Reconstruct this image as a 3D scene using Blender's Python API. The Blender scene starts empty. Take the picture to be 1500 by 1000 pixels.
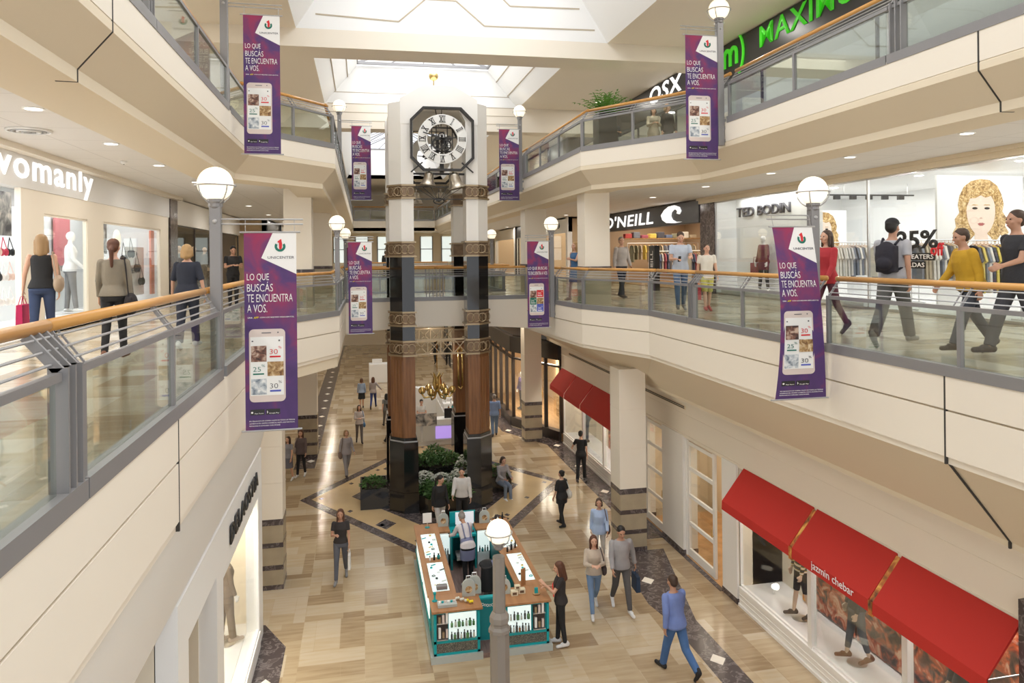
import bpy, bmesh, math, random
from mathutils import Vector, Matrix, Euler
R = math.radians
random.seed(7)
SC = bpy.context.scene
COL = SC.collection

# ------------------------------------------------------------------ camera, sky, main daylight, exposure
F_PX, YAW, HORIZON, ROLL = 1080.0, math.atan(221 / 1080.0), 373.5, 0.0107
EYE, MF, TF = 7.75, 6.35, 10.47           # eye height, middle floor, top floor (ground is z = 0)
cd = bpy.data.cameras.new('camera')
cam = bpy.data.objects.new('camera', cd)
COL.objects.link(cam)
cd.sensor_width = 36.0
cd.lens = 36.0 * F_PX / 1500.0
cd.shift_y = (HORIZON - 500.0) / 1500.0
cd.clip_start, cd.clip_end = 0.05, 400
cam.matrix_world = (Matrix.Translation((0, 0, EYE)) @ Matrix.Rotation(-YAW, 4, 'Z')
                    @ Matrix.Rotation(R(90), 4, 'X') @ Matrix.Rotation(-ROLL, 4, 'Z'))
SC.camera = cam

world = bpy.data.worlds.new('sky')
SC.world = world
world.use_nodes = True
bg = world.node_tree.nodes['Background']
bg.inputs[0].default_value = (0.93, 0.96, 1.0, 1)
bg.inputs[1].default_value = 1.7
SC.view_settings.view_transform = 'Standard'
SC.view_settings.look = 'None'
SC.view_settings.gamma = 1.0
SC.view_settings.use_curve_mapping = False
SC.view_settings.exposure = -0.22
try:
    SC.cycles.use_denoising = True
    SC.cycles.max_bounces = 8
    SC.cycles.diffuse_bounces = 5
    SC.cycles.transparent_max_bounces = 24
    SC.cycles.sample_clamp_indirect = 6.0
    SC.cycles.caustics_reflective = False
    SC.cycles.caustics_refractive = False
except Exception:
    pass

def area(name, loc, sx, sy, power, col=(1, 1, 1), rot=(0, 0, 0), shape='RECTANGLE'):
    l = bpy.data.lights.new(name, 'AREA')
    l.shape = shape
    l.size, l.size_y = sx, sy
    l.energy = power
    l.color = col
    o = bpy.data.objects.new(name, l)
    o.location = loc
    o.rotation_euler = rot
    COL.objects.link(o)
    return o

DAY = (1.0, 0.985, 0.96)
WARM = (1.0, 0.87, 0.70)
NEUT = (1.0, 0.95, 0.88)
area('skylight_daylight', (2.4, 8, 17.2), 6.4, 21, 1750, DAY)
area('skylight_daylight', (2.2, 22.8, 15.8), 5.0, 7.4, 480, DAY)
area('skylight_daylight', (2.4, 39.5, 16.7), 5.4, 24, 1500, DAY)

# ------------------------------------------------------------------ materials
def nt(m):
    m.use_nodes = True
    return m.node_tree

def mat(name, col, rough=0.5, metal=0.0, spec=0.5, emit=None, es=0.0, bump=0.0, bscale=40.0, var=0.0, vscale=3.0, coat=0.0):
    m = bpy.data.materials.new(name)
    t = nt(m)
    b = t.nodes['Principled BSDF']
    b.inputs['Base Color'].default_value = (*col, 1)
    b.inputs['Roughness'].default_value = rough
    b.inputs['Metallic'].default_value = metal
    b.inputs['Specular IOR Level'].default_value = spec
    b.inputs['Coat Weight'].default_value = coat
    if emit:
        b.inputs['Emission Color'].default_value = (*emit, 1)
        b.inputs['Emission Strength'].default_value = es
    if var or bump:
        tc = t.nodes.new('ShaderNodeTexCoord')
        if var:
            n = t.nodes.new('ShaderNodeTexNoise')
            n.inputs['Scale'].default_value = vscale
            n.inputs['Detail'].default_value = 5
            t.links.new(tc.outputs['Object'], n.inputs['Vector'])
            r = t.nodes.new('ShaderNodeValToRGB')
            r.color_ramp.elements[0].position = 0.3
            r.color_ramp.elements[1].position = 0.7
            r.color_ramp.elements[0].color = (*[c * (1 - var) for c in col], 1)
            r.color_ramp.elements[1].color = (*[min(1, c * (1 + var)) for c in col], 1)
            t.links.new(n.outputs['Fac'], r.inputs['Fac'])
            t.links.new(r.outputs['Color'], b.inputs['Base Color'])
        if bump:
            n2 = t.nodes.new('ShaderNodeTexNoise')
            n2.inputs['Scale'].default_value = bscale
            t.links.new(tc.outputs['Object'], n2.inputs['Vector'])
            bp = t.nodes.new('ShaderNodeBump')
            bp.inputs['Strength'].default_value = bump
            bp.inputs['Distance'].default_value = 0.01
            t.links.new(n2.outputs['Fac'], bp.inputs['Height'])
            t.links.new(bp.outputs['Normal'], b.inputs['Normal'])
    return m

def glass_mat(name, tint=(1, 1, 1), refl=0.06, edge=0.35, rough=0.02):
    m = bpy.data.materials.new(name)
    t = nt(m)
    t.nodes.remove(t.nodes['Principled BSDF'])
    out = t.nodes['Material Output']
    tr = t.nodes.new('ShaderNodeBsdfTransparent')
    tr.inputs[0].default_value = (*tint, 1)
    gl = t.nodes.new('ShaderNodeBsdfGlossy')
    gl.inputs['Roughness'].default_value = rough
    lw = t.nodes.new('ShaderNodeLayerWeight')
    lw.inputs['Blend'].default_value = 0.25
    mr = t.nodes.new('ShaderNodeMapRange')
    mr.inputs['To Min'].default_value = refl
    mr.inputs['To Max'].default_value = edge
    mx = t.nodes.new('ShaderNodeMixShader')
    t.links.new(lw.outputs['Facing'], mr.inputs['Value'])
    t.links.new(mr.outputs['Result'], mx.inputs['Fac'])
    t.links.new(tr.outputs[0], mx.inputs[1])
    t.links.new(gl.outputs[0], mx.inputs[2])
    t.links.new(mx.outputs[0], out.inputs['Surface'])
    return m

def ramp(t, stops):
    r = t.nodes.new('ShaderNodeValToRGB')
    e = r.color_ramp.elements
    while len(e) < len(stops):
        e.new(0.5)
    for i, (p, c) in enumerate(stops):
        e[i].position = p
        e[i].color = (*c, 1)
    return r

def stone_tiles(name, cols, rough=0.22, tile=1.25, glow=0.5):
    """basket-weave stone flags: two brick textures at right angles swapped by a checker"""
    m = bpy.data.materials.new(name)
    t = nt(m)
    b = t.nodes['Principled BSDF']
    tc = t.nodes.new('ShaderNodeTexCoord')
    def bricks(rot):
        mp = t.nodes.new('ShaderNodeMapping')
        mp.inputs['Rotation'].default_value = (0, 0, rot)
        t.links.new(tc.outputs['Object'], mp.inputs['Vector'])
        br = t.nodes.new('ShaderNodeTexBrick')
        br.offset = 0.37
        br.inputs['Scale'].default_value = 1.0
        br.inputs['Brick Width'].default_value = tile
        br.inputs['Row Height'].default_value = tile / 2.5
        br.inputs['Mortar Size'].default_value = 0.003
        br.inputs['Color1'].default_value = (0, 0, 0, 1)
        br.inputs['Color2'].default_value = (1, 1, 1, 1)
        br.inputs['Mortar'].default_value = (0.45, 0.45, 0.45, 1)
        t.links.new(mp.outputs['Vector'], br.inputs['Vector'])
        nz = t.nodes.new('ShaderNodeTexNoise')
        nz.inputs['Scale'].default_value = 2.2
        nz.inputs['Detail'].default_value = 6
        mp2 = t.nodes.new('ShaderNodeMapping')
        mp2.inputs['Rotation'].default_value = (0, 0, rot)
        mp2.inputs['Scale'].default_value = (0.55, 4.5, 1)
        t.links.new(tc.outputs['Object'], mp2.inputs['Vector'])
        t.links.new(mp2.outputs['Vector'], nz.inputs['Vector'])
        mixv = t.nodes.new('ShaderNodeMix')
        mixv.data_type = 'RGBA'
        mixv.inputs['Factor'].default_value = 0.5
        t.links.new(br.outputs['Color'], mixv.inputs['A'])
        t.links.new(nz.outputs['Fac'], mixv.inputs['B'])
        return mixv.outputs['Result'], br.outputs['Fac']
    a, fa = bricks(0)
    d, fd = bricks(R(90))
    ck = t.nodes.new('ShaderNodeTexChecker')
    ck.inputs['Scale'].default_value = 1.0 / tile
    ck.inputs['Color1'].default_value = (0, 0, 0, 1)
    ck.inputs['Color2'].default_value = (1, 1, 1, 1)
    mpc = t.nodes.new('ShaderNodeMapping')
    mpc.inputs['Location'].default_value = (0.01, 0.01, 0.5)
    t.links.new(tc.outputs['Object'], mpc.inputs['Vector'])
    t.links.new(mpc.outputs['Vector'], ck.inputs['Vector'])
    mx = t.nodes.new('ShaderNodeMix')
    mx.data_type = 'RGBA'
    t.links.new(ck.outputs['Fac'], mx.inputs['Factor'])
    t.links.new(a, mx.inputs['A'])
    t.links.new(d, mx.inputs['B'])
    rp = ramp(t, cols)
    t.links.new(mx.outputs['Result'], rp.inputs['Fac'])
    t.links.new(rp.outputs['Color'], b.inputs['Base Color'])
    b.inputs['Roughness'].default_value = rough
    b.inputs['Specular IOR Level'].default_value = glow
    return m

def veined(name, base, vein, rough=0.15, scale=2.5, sharp=0.56):
    m = bpy.data.materials.new(name)
    t = nt(m)
    b = t.nodes['Principled BSDF']
    tc = t.nodes.new('ShaderNodeTexCoord')
    n = t.nodes.new('ShaderNodeTexNoise')
    n.inputs['Scale'].default_value = scale
    n.inputs['Detail'].default_value = 8
    n.inputs['Distortion'].default_value = 1.6
    t.links.new(tc.outputs['Object'], n.inputs['Vector'])
    rp = ramp(t, [(0.0, base), (sharp - 0.06, base), (sharp, vein), (sharp + 0.05, [c * 1.3 for c in base])])
    t.links.new(n.outputs['Fac'], rp.inputs['Fac'])
    t.links.new(rp.outputs['Color'], b.inputs['Base Color'])
    b.inputs['Roughness'].default_value = rough
    return m

def wood(name, c1, c2, rough=0.35, axis=2, scale=6.0):
    m = bpy.data.materials.new(name)
    t = nt(m)
    b = t.nodes['Principled BSDF']
    tc = t.nodes.new('ShaderNodeTexCoord')
    mp = t.nodes.new('ShaderNodeMapping')
    s = [scale, scale, scale]
    s[axis] = scale * 0.08
    mp.inputs['Scale'].default_value = s
    n = t.nodes.new('ShaderNodeTexNoise')
    n.inputs['Scale'].default_value = 2.0
    n.inputs['Detail'].default_value = 6
    t.links.new(tc.outputs['Object'], mp.inputs['Vector'])
    t.links.new(mp.outputs['Vector'], n.inputs['Vector'])
    rp = ramp(t, [(0.3, c1), (0.7, c2)])
    t.links.new(n.outputs['Fac'], rp.inputs['Fac'])
    t.links.new(rp.outputs['Color'], b.inputs['Base Color'])
    b.inputs['Roughness'].default_value = rough
    return m

def grid_ceiling(name, col, line, pitch=1.2):
    m = bpy.data.materials.new(name)
    t = nt(m)
    b = t.nodes['Principled BSDF']
    tc = t.nodes.new('ShaderNodeTexCoord')
    br = t.nodes.new('ShaderNodeTexBrick')
    br.offset = 0.0
    br.inputs['Scale'].default_value = 1.0
    br.inputs['Brick Width'].default_value = pitch
    br.inputs['Row Height'].default_value = pitch
    br.inputs['Mortar Size'].default_value = 0.012
    br.inputs['Color1'].default_value = (*col, 1)
    br.inputs['Color2'].default_value = (*col, 1)
    br.inputs['Mortar'].default_value = (*line, 1)
    t.links.new(tc.outputs['Object'], br.inputs['Vector'])
    t.links.new(br.outputs['Color'], b.inputs['Base Color'])
    b.inputs['Roughness'].default_value = 0.8
    return m

def blotches(name, cols, scale=6.0, rough=0.6, detail=3.0, dist=0.6, emit=0.0):
    """a busy printed picture: coloured patches"""
    m = bpy.data.materials.new(name)
    t = nt(m)
    b = t.nodes['Principled BSDF']
    tc = t.nodes.new('ShaderNodeTexCoord')
    n = t.nodes.new('ShaderNodeTexNoise')
    n.inputs['Scale'].default_value = scale
    n.inputs['Detail'].default_value = detail
    n.inputs['Distortion'].default_value = dist
    t.links.new(tc.outputs['Object'], n.inputs['Vector'])
    k = len(cols)
    rp = ramp(t, [(0.34 + 0.32 * i / max(1, k - 1), c) for i, c in enumerate(cols)])
    t.links.new(n.outputs['Fac'], rp.inputs['Fac'])
    t.links.new(rp.outputs['Color'], b.inputs['Base Color'])
    b.inputs['Roughness'].default_value = rough
    if emit:
        t.links.new(rp.outputs['Color'], b.inputs['Emission Color'])
        b.inputs['Emission Strength'].default_value = emit
    return m

M = {}
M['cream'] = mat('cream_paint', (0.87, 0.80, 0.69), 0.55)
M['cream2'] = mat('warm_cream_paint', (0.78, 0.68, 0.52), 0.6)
M['white'] = mat('white_paint', (0.88, 0.86, 0.82), 0.55)
M['pure'] = mat('bright_white_paint', (0.92, 0.92, 0.91), 0.4)
M['joint'] = mat('dark_joint', (0.05, 0.045, 0.04), 0.8)
M['seam'] = mat('panel_seam', (0.50, 0.43, 0.33), 0.8)
M['ceil'] = grid_ceiling('ceiling_tiles', (0.80, 0.77, 0.74), (0.66, 0.63, 0.6))
M['grey'] = mat('grey_painted_metal', (0.27, 0.265, 0.27), 0.42, 0.25)
M['grey2'] = mat('light_grey_metal', (0.46, 0.46, 0.47), 0.38, 0.35)
M['steel'] = mat('brushed_steel', (0.72, 0.72, 0.72), 0.28, 0.9)
M['hand'] = wood('handrail_wood', (0.55, 0.26, 0.06), (0.70, 0.37, 0.11), 0.3, 1, 5)
M['handx'] = wood('handrail_wood_cross', (0.55, 0.26, 0.06), (0.70, 0.37, 0.11), 0.3, 0, 5)
M['glass'] = glass_mat('railing_glass', (0.86, 0.90, 0.87), 0.05, 0.42)
M['shopglass'] = glass_mat('shop_window_glass', (0.97, 0.985, 0.98), 0.03, 0.30)
M['skyglass'] = glass_mat('skylight_glass', (0.98, 0.99, 1.0), 0.02, 0.15)
M['stone'] = stone_tiles('basketweave_stone', [(0.27, (0.33, 0.235, 0.14)), (0.42, (0.44, 0.335, 0.21)), (0.58, (0.51, 0.405, 0.265)), (0.75, (0.55, 0.46, 0.34))], 0.14)
M['stone2'] = stone_tiles('walkway_stone', [(0.30, (0.36, 0.28, 0.18)), (0.45, (0.50, 0.42, 0.30)), (0.7, (0.62, 0.57, 0.48))], 0.18, 1.2)
M['yellowstone'] = mat('yellow_limestone', (0.60, 0.44, 0.235), 0.2, var=0.12, vscale=0.8)
M['darkmarble'] = veined('dark_marble', (0.075, 0.058, 0.058), (0.20, 0.17, 0.165), 0.16, 4.5)
M['colstone'] = mat('sand_stone', (0.40, 0.335, 0.235), 0.35, var=0.12, vscale=2.5)
M['granite'] = mat('black_granite', (0.012, 0.011, 0.011), 0.08, spec=0.7)
M['bronze'] = mat('aged_bronze', (0.20, 0.135, 0.085), 0.42, 0.65, var=0.25, vscale=6)
M['bronze2'] = mat('light_bronze', (0.40, 0.31, 0.20), 0.38, 0.7)
M['gold'] = mat('polished_brass', (0.75, 0.55, 0.22), 0.22, 0.95)
M['colwood'] = wood('reddish_wood', (0.16, 0.065, 0.022), (0.30, 0.135, 0.05), 0.35, 2, 7)
M['iron'] = mat('dark_iron', (0.05, 0.047, 0.045), 0.4, 0.6)
M['bell'] = mat('bell_metal', (0.45, 0.40, 0.33), 0.3, 0.85)
M['dial'] = mat('white_dial', (0.86, 0.86, 0.84), 0.4)
M['globe'] = mat('opal_globe', (1, 0.95, 0.85), 0.4, emit=(1.0, 0.86, 0.63), es=1.15)
M['lampon'] = mat('downlight_lens', (1, 1, 1), 0.5, emit=(1.0, 0.93, 0.82), es=3.0)
M['red'] = mat('red_canvas', (0.50, 0.022, 0.014), 0.75, bump=0.25, bscale=220)
M['black'] = mat('black_panel', (0.02, 0.02, 0.022), 0.35)
M['dkframe'] = mat('dark_brown_frame', (0.045, 0.034, 0.03), 0.35)
M['teal'] = mat('teal_laminate', (0.0, 0.235, 0.255), 0.45)
M['teal2'] = mat('bright_teal_laminate', (0.0, 0.36, 0.40), 0.45)
M['ktop'] = wood('counter_wood', (0.36, 0.17, 0.07), (0.46, 0.235, 0.105), 0.4, 1, 5)
M['kfloor'] = wood('plank_floor', (0.16, 0.10, 0.085), (0.30, 0.21, 0.19), 0.5, 1, 9)
M['lightbox'] = mat('lit_white_panel', (.8, .85, .85), 0.4, emit=(0.88, 1.0, 0.98), es=0.85)
M['signwhite'] = mat('lit_white_letters', (1, 1, 1), 0.4, emit=(1, 1, 1), es=1.1)
M['signgreen'] = mat('lit_green_letters', (0.05, 0.5, 0.02), 0.4, emit=(0.06, 0.55, 0.02), es=0.55)
M['brick'] = mat('white_brick', (0.76, 0.755, 0.75), 0.7, bump=0.3, bscale=14)
M['leaf'] = mat('green_leaf', (0.075, 0.17, 0.04), 0.55, var=0.45, vscale=9)
M['leaf2'] = mat('fresh_leaf', (0.16, 0.38, 0.06), 0.5, var=0.4, vscale=7)
M['flower'] = mat('pale_flower', (0.72, 0.73, 0.66), 0.6)
M['soil'] = mat('potting_soil', (0.05, 0.035, 0.025), 0.95)
M['screen'] = mat('phone_screen', (0.88, 0.88, 0.87), 0.4)
M['phonebody'] = mat('pinkish_phone_body', (0.72, 0.62, 0.58), 0.4)
M['txtwhite'] = mat('white_print', (0.93, 0.92, 0.92), 0.6)
M['txtgrey'] = mat('dark_grey_print', (0.10, 0.10, 0.12), 0.6)
M['logogreen'] = mat('green_print', (0.01, 0.17, 0.12), 0.6)
M['logored'] = mat('red_print', (0.68, 0.02, 0.03), 0.6)
M['yellowp'] = mat('yellow_print', (0.9, 0.72, 0.02), 0.6)
M['bluep'] = mat('blue_print', (0.10, 0.13, 0.55), 0.6)
M['shoepic'] = blotches('shoe_picture', [(0.05, 0.03, 0.03), (0.22, 0.10, 0.07), (0.6, 0.45, 0.36)], 14)
M['foodpic'] = blotches('burger_picture', [(0.16, 0.07, 0.03), (0.45, 0.28, 0.12), (0.75, 0.62, 0.42)], 13)
M['tshirtpic'] = blotches('shirt_picture', [(0.16, 0.2, 0.26), (0.5, 0.55, 0.6), (0.85, 0.86, 0.86)], 12)
M['skin'] = mat('fair_skin', (0.62, 0.36, 0.25), 0.5)
M['skin2'] = mat('tan_skin', (0.48, 0.26, 0.17), 0.5)
M['manq'] = mat('white_mannequin', (0.86, 0.85, 0.84), 0.35)
M['manqskin'] = mat('beige_mannequin', (0.72, 0.52, 0.38), 0.4)
M['lip'] = mat('lips', (0.45, 0.12, 0.11), 0.5)
M['eye'] = mat('dark_eye', (0.02, 0.015, 0.012), 0.2)
for n, c in dict(hbrown=(0.055, 0.03, 0.018), hblack=(0.012, 0.01, 0.009), hblond=(0.42, 0.26, 0.11), hlight=(0.34, 0.21, 0.10), hauburn=(0.10, 0.035, 0.016), hgrey=(0.25, 0.22, 0.2)).items():
    M[n] = mat('hair_' + n[1:], c, 0.55, bump=0.5, bscale=90)
CLOTH = {}
def cl(c, n=None):
    k = tuple(c)
    if k not in CLOTH:
        CLOTH[k] = mat(n or 'fabric', c, 0.85, bump=0.35, bscale=30, var=0.10, vscale=5)
    return CLOTH[k]

# banner fabric: purple with red blotches near the top, in the banner's own coordinates
def banner_mat():
    m = bpy.data.materials.new('purple_banner_fabric')
    t = nt(m)
    b = t.nodes['Principled BSDF']
    tc = t.nodes.new('ShaderNodeTexCoord')
    n = t.nodes.new('ShaderNodeTexNoise')
    n.inputs['Scale'].default_value = 2.3
    n.inputs['Detail'].default_value = 3
    n.inputs['Distortion'].default_value = 0.8
    t.links.new(tc.outputs['Object'], n.inputs['Vector'])
    rp = ramp(t, [(0.22, (0.062, 0.030, 0.125)), (0.46, (0.085, 0.037, 0.165)), (0.60, (0.20, 0.035, 0.13)), (0.75, (0.36, 0.025, 0.09))])
    sx = t.nodes.new('ShaderNodeSeparateXYZ')
    t.links.new(tc.outputs['Object'], sx.inputs['Vector'])
    mr = t.nodes.new('ShaderNodeMapRange')
    mr.inputs['From Min'].default_value = 1.0
    mr.inputs['From Max'].default_value = 2.5
    mr.inputs['To Min'].default_value = -0.06
    mr.inputs['To Max'].default_value = 0.13
    t.links.new(sx.outputs['Z'], mr.inputs['Value'])
    ad = t.nodes.new('ShaderNodeMath')
    t.links.new(n.outputs['Fac'], ad.inputs[0])
    t.links.new(mr.outputs['Result'], ad.inputs[1])
    t.links.new(ad.outputs[0], rp.inputs['Fac'])
    t.links.new(rp.outputs['Color'], b.inputs['Base Color'])
    b.inputs['Roughness'].default_value = 0.6
    return m
M['banner'] = banner_mat()

# ------------------------------------------------------------------ mesh helpers
class MB:
    def __init__(s):
        s.bm = bmesh.new()
    def box(s, x0, x1, y0, y1, z0, z1, mtx=None):
        v = [s.bm.verts.new(p) for p in ((x0, y0, z0), (x1, y0, z0), (x1, y1, z0), (x0, y1, z0), (x0, y0, z1), (x1, y0, z1), (x1, y1, z1), (x0, y1, z1))]
        if mtx is not None:
            for a in v:
                a.co = mtx @ a.co
        for f in ((3, 2, 1, 0), (4, 5, 6, 7), (0, 1, 5, 4), (1, 2, 6, 5), (2, 3, 7, 6), (3, 0, 4, 7)):
            s.bm.faces.new([v[i] for i in f])
        return s
    def prism(s, pts, a, b, axis='z', mtx=None):
        """polygon pts (2D) extruded from a to b along axis. axis z: pts=(x,y); y: pts=(x,z); x: pts=(y,z)"""
        def P(p, h):
            if axis == 'z': q = Vector((p[0], p[1], h))
            elif axis == 'y': q = Vector((p[0], h, p[1]))
            else: q = Vector((h, p[0], p[1]))
            return mtx @ q if mtx is not None else q
        lo = [s.bm.verts.new(P(p, a)) for p in pts]
        hi = [s.bm.verts.new(P(p, b)) for p in pts]
        n = len(pts)
        s.bm.faces.new(lo[::-1])
        s.bm.faces.new(hi)
        for i in range(n):
            j = (i + 1) % n
            s.bm.faces.new((lo[i], lo[j], hi[j], hi[i]))
        return s
    def tube(s, pts, r, n=8, cap=True, r2=None):
        pts = [Vector(p) for p in pts]
        rings = []
        up = Vector((0, 0, 1))
        for i, p in enumerate(pts):
            if i == 0: d = pts[1] - p
            elif i == len(pts) - 1: d = p - pts[i - 1]
            else: d = (pts[i + 1] - p).normalized() + (p - pts[i - 1]).normalized()
            d.normalize()
            u = up if abs(d.dot(up)) < 0.95 else Vector((0, 1, 0))
            a = d.cross(u).normalized()
            b = a.cross(d).normalized()
            rr = r if r2 is None else r + (r2 - r) * i / (len(pts) - 1)
            rings.append([s.bm.verts.new(p + a * (rr * math.cos(2 * math.pi * k / n)) + b * (rr * math.sin(2 * math.pi * k / n))) for k in range(n)])
        for q, w in zip(rings, rings[1:]):
            for k in range(n):
                s.bm.faces.new((q[k], q[(k + 1) % n], w[(k + 1) % n], w[k]))
        if cap:
            s.bm.faces.new(rings[0][::-1])
            s.bm.faces.new(rings[-1])
        return s
    def bar(s, p, q, w, h):
        """rectangular bar from p to q, w wide (horizontal) and h high"""
        p, q = Vector(p), Vector(q)
        d = (q - p).normalized()
        u = Vector((0, 0, 1)) if abs(d.z) < 0.98 else Vector((0, 1, 0))
        a = d.cross(u).normalized() * (w / 2)
        b = a.cross(d).normalized() * (h / 2)
        lo = [s.bm.verts.new(p + x) for x in (-a - b, a - b, a + b, -a + b)]
        hi = [s.bm.verts.new(q + x) for x in (-a - b, a - b, a + b, -a + b)]
        s.bm.faces.new(lo[::-1]); s.bm.faces.new(hi)
        for i in range(4):
            j = (i + 1) % 4
            s.bm.faces.new((lo[i], lo[j], hi[j], hi[i]))
        return s
    def lathe(s, prof, c=(0, 0, 0), n=20, axis='z', loop=False):
        c = Vector(c)
        rings = []
        for r, z in prof:
            ring = []
            for k in range(n):
                a = 2 * math.pi * k / n
                x, y = max(r, 1e-4) * math.cos(a), max(r, 1e-4) * math.sin(a)
                v = {'z': Vector((x, y, z)), 'y': Vector((x, z, y)), 'x': Vector((z, x, y))}[axis]
                ring.append(s.bm.verts.new(c + v))
            rings.append(ring)
        for q, w in zip(rings, rings[1:]):
            for k in range(n):
                s.bm.faces.new((q[k], q[(k + 1) % n], w[(k + 1) % n], w[k]))
        if loop:
            for k in range(n):
                s.bm.faces.new((rings[-1][k], rings[-1][(k + 1) % n], rings[0][(k + 1) % n], rings[0][k]))
        else:
            s.bm.faces.new(rings[0][::-1]); s.bm.faces.new(rings[-1])
        return s
    def sph(s, c, r, sc=(1, 1, 1), seg=12, rings=8, mtx=None):
        m = Matrix.Translation(c) @ (mtx or Matrix()) @ Matrix.Diagonal((r * sc[0], r * sc[1], r * sc[2], 1))
        bmesh.ops.create_uvsphere(s.bm, u_segments=seg, v_segments=rings, radius=1, matrix=m)
        return s
    def cone(s, p, q, r1, r2, n=10):
        return s.tube([p, q], r1, n, True, r2)
    def face(s, pts):
        s.bm.faces.new([s.bm.verts.new(p) for p in pts])
        return s
    def move(s, mtx):
        s.bm.transform(mtx)
        return s
    def mesh(s, name, m, smooth=False, bev=0.0):
        bmesh.ops.recalc_face_normals(s.bm, faces=s.bm.faces)
        if bev:
            bmesh.ops.bevel(s.bm, geom=list(s.bm.edges), offset=bev, segments=2, affect='EDGES', profile=0.6, clamp_overlap=True)
        me = bpy.data.meshes.new(name)
        s.bm.to_mesh(me); s.bm.free()
        if m is not None:
            me.materials.append(m)
        if smooth:
            me.polygons.foreach_set('use_smooth', [True] * len(me.polygons))
        return me
    def build(s, name, m, parent=None, smooth=False, bev=0.0, label=None):
        return link(name, s.mesh(name, m, smooth, bev), parent, label)

def link(name, me, parent=None, label=None):
    o = bpy.data.objects.new(name, me)
    COL.objects.link(o)
    if parent is not None:
        o.parent = parent
        o.matrix_parent_inverse = wm(parent).inverted()
    if label: o['label'] = label
    return o

def wm(o):
    m = o.matrix_basis.copy()
    while o.parent is not None:
        m = o.parent.matrix_basis @ o.matrix_parent_inverse @ m if o.parent.parent is None else wm(o.parent) @ o.matrix_parent_inverse @ m
        break
    return m

def tag(o, label, cat, group=None, kind=None):
    o['label'] = label
    o['category'] = cat
    if group: o['group'] = group
    if kind: o['kind'] = kind
    return o

def thing(name, label, cat, loc=(0, 0, 0), group=None):
    """an Empty at the base of a thing; its parts are built in world coordinates and parented to it"""
    o = bpy.data.objects.new(name, None)
    COL.objects.link(o)
    o.location = loc
    o.empty_display_size = 0.1
    return tag(o, label, cat, group)

def struct(name, mb, m, label=None, cat=None, smooth=False):
    o = mb.build(name, m, None, smooth)
    o['kind'] = 'structure'
    if label: o['label'] = label
    o['category'] = cat or name.split('_')[0]
    return o

KIDS = {}
def dup(root, loc, rz=None, label=None, group=None):
    r = root.copy(); COL.objects.link(r)
    r.location = loc
    if rz is not None: r.rotation_euler = (0, 0, rz)
    if label: r['label'] = label
    if group: r['group'] = group
    if root.name not in KIDS:
        KIDS[root.name] = [(ch, list(ch.children)) for ch in root.children]
    for ch, gs in KIDS[root.name]:
        c = ch.copy(); COL.objects.link(c); c.parent = r
        for g in gs:
            d = g.copy(); COL.objects.link(d); d.parent = c
    return r

TMP = bpy.data.scenes.new('scratch')
def evaluated(ob):
    TMP.collection.objects.link(ob)
    vl = TMP.view_layers[0]
    vl.update()
    dg = vl.depsgraph
    me = bpy.data.meshes.new_from_object(ob.evaluated_get(dg), depsgraph=dg)
    d = ob.data
    bpy.data.objects.remove(ob)
    if isinstance(d, bpy.types.Mesh): bpy.data.meshes.remove(d)
    return me

def remesh(mb, name, m, vox=0.012, smooth=4):
    bm = mb.bm
    bmesh.ops.recalc_face_normals(bm, faces=bm.faces)
    me = bpy.data.meshes.new(name)
    bm.to_mesh(me); bm.free()
    ob = bpy.data.objects.new(name, me)
    md = ob.modifiers.new('r', 'REMESH'); md.mode = 'VOXEL'; md.voxel_size = vox; md.adaptivity = 0.0
    if smooth:
        sm = ob.modifiers.new('s', 'SMOOTH'); sm.factor = 0.5; sm.iterations = smooth
    out = evaluated(ob)
    out.name = name
    out.materials.clear(); out.materials.append(m)
    out.polygons.foreach_set('use_smooth', [True] * len(out.polygons))
    return out

TXT = {}
def text_mesh(txt, m, width=None, height=None, depth=0.004, bold=0.0, shear=0.0, key=None, space=1.0):
    """lettering as a mesh in the XZ plane facing -Y, left-bottom at the origin, fitted to width x cap height"""
    cu = bpy.data.curves.new('lettering', 'FONT')
    cu.body = txt
    cu.size = 1.0
    cu.extrude = 0.0
    cu.offset = bold
    cu.shear = shear
    cu.space_character = space
    cu.resolution_u = 3
    ob = bpy.data.objects.new('lettering', cu)
    me = evaluated(ob)
    bm = bmesh.new(); bm.from_mesh(me); bpy.data.meshes.remove(me)
    xs = [v.co.x for v in bm.verts]; ys = [v.co.y for v in bm.verts]
    x0, x1, y0, y1 = min(xs), max(xs), min(ys), max(ys)
    kx = (width / (x1 - x0)) if width else None
    ky = (height / (y1 - y0)) if height else kx
    if kx is None: kx = ky
    for v in bm.verts:
        v.co = Vector(((v.co.x - x0) * kx, 0, (v.co.y - y0) * ky))
    ret = bmesh.ops.extrude_face_region(bm, geom=list(bm.faces))
    for e in ret['geom']:
        if isinstance(e, bmesh.types.BMVert):
            e.co.y -= depth
    bmesh.ops.recalc_face_normals(bm, faces=bm.faces)
    out = bpy.data.meshes.new('lettering')
    bm.to_mesh(out); bm.free()
    out.materials.append(m)
    return out

def face_mtx(face, loc):
    """matrix that takes XZ-plane art facing -Y to a wall facing the given way"""
    rz = {'-y': 0, '+x': R(90), '-x': R(-90), '+y': R(180)}[face]
    return Matrix.Translation(loc) @ Matrix.Rotation(rz, 4, 'Z')

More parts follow.
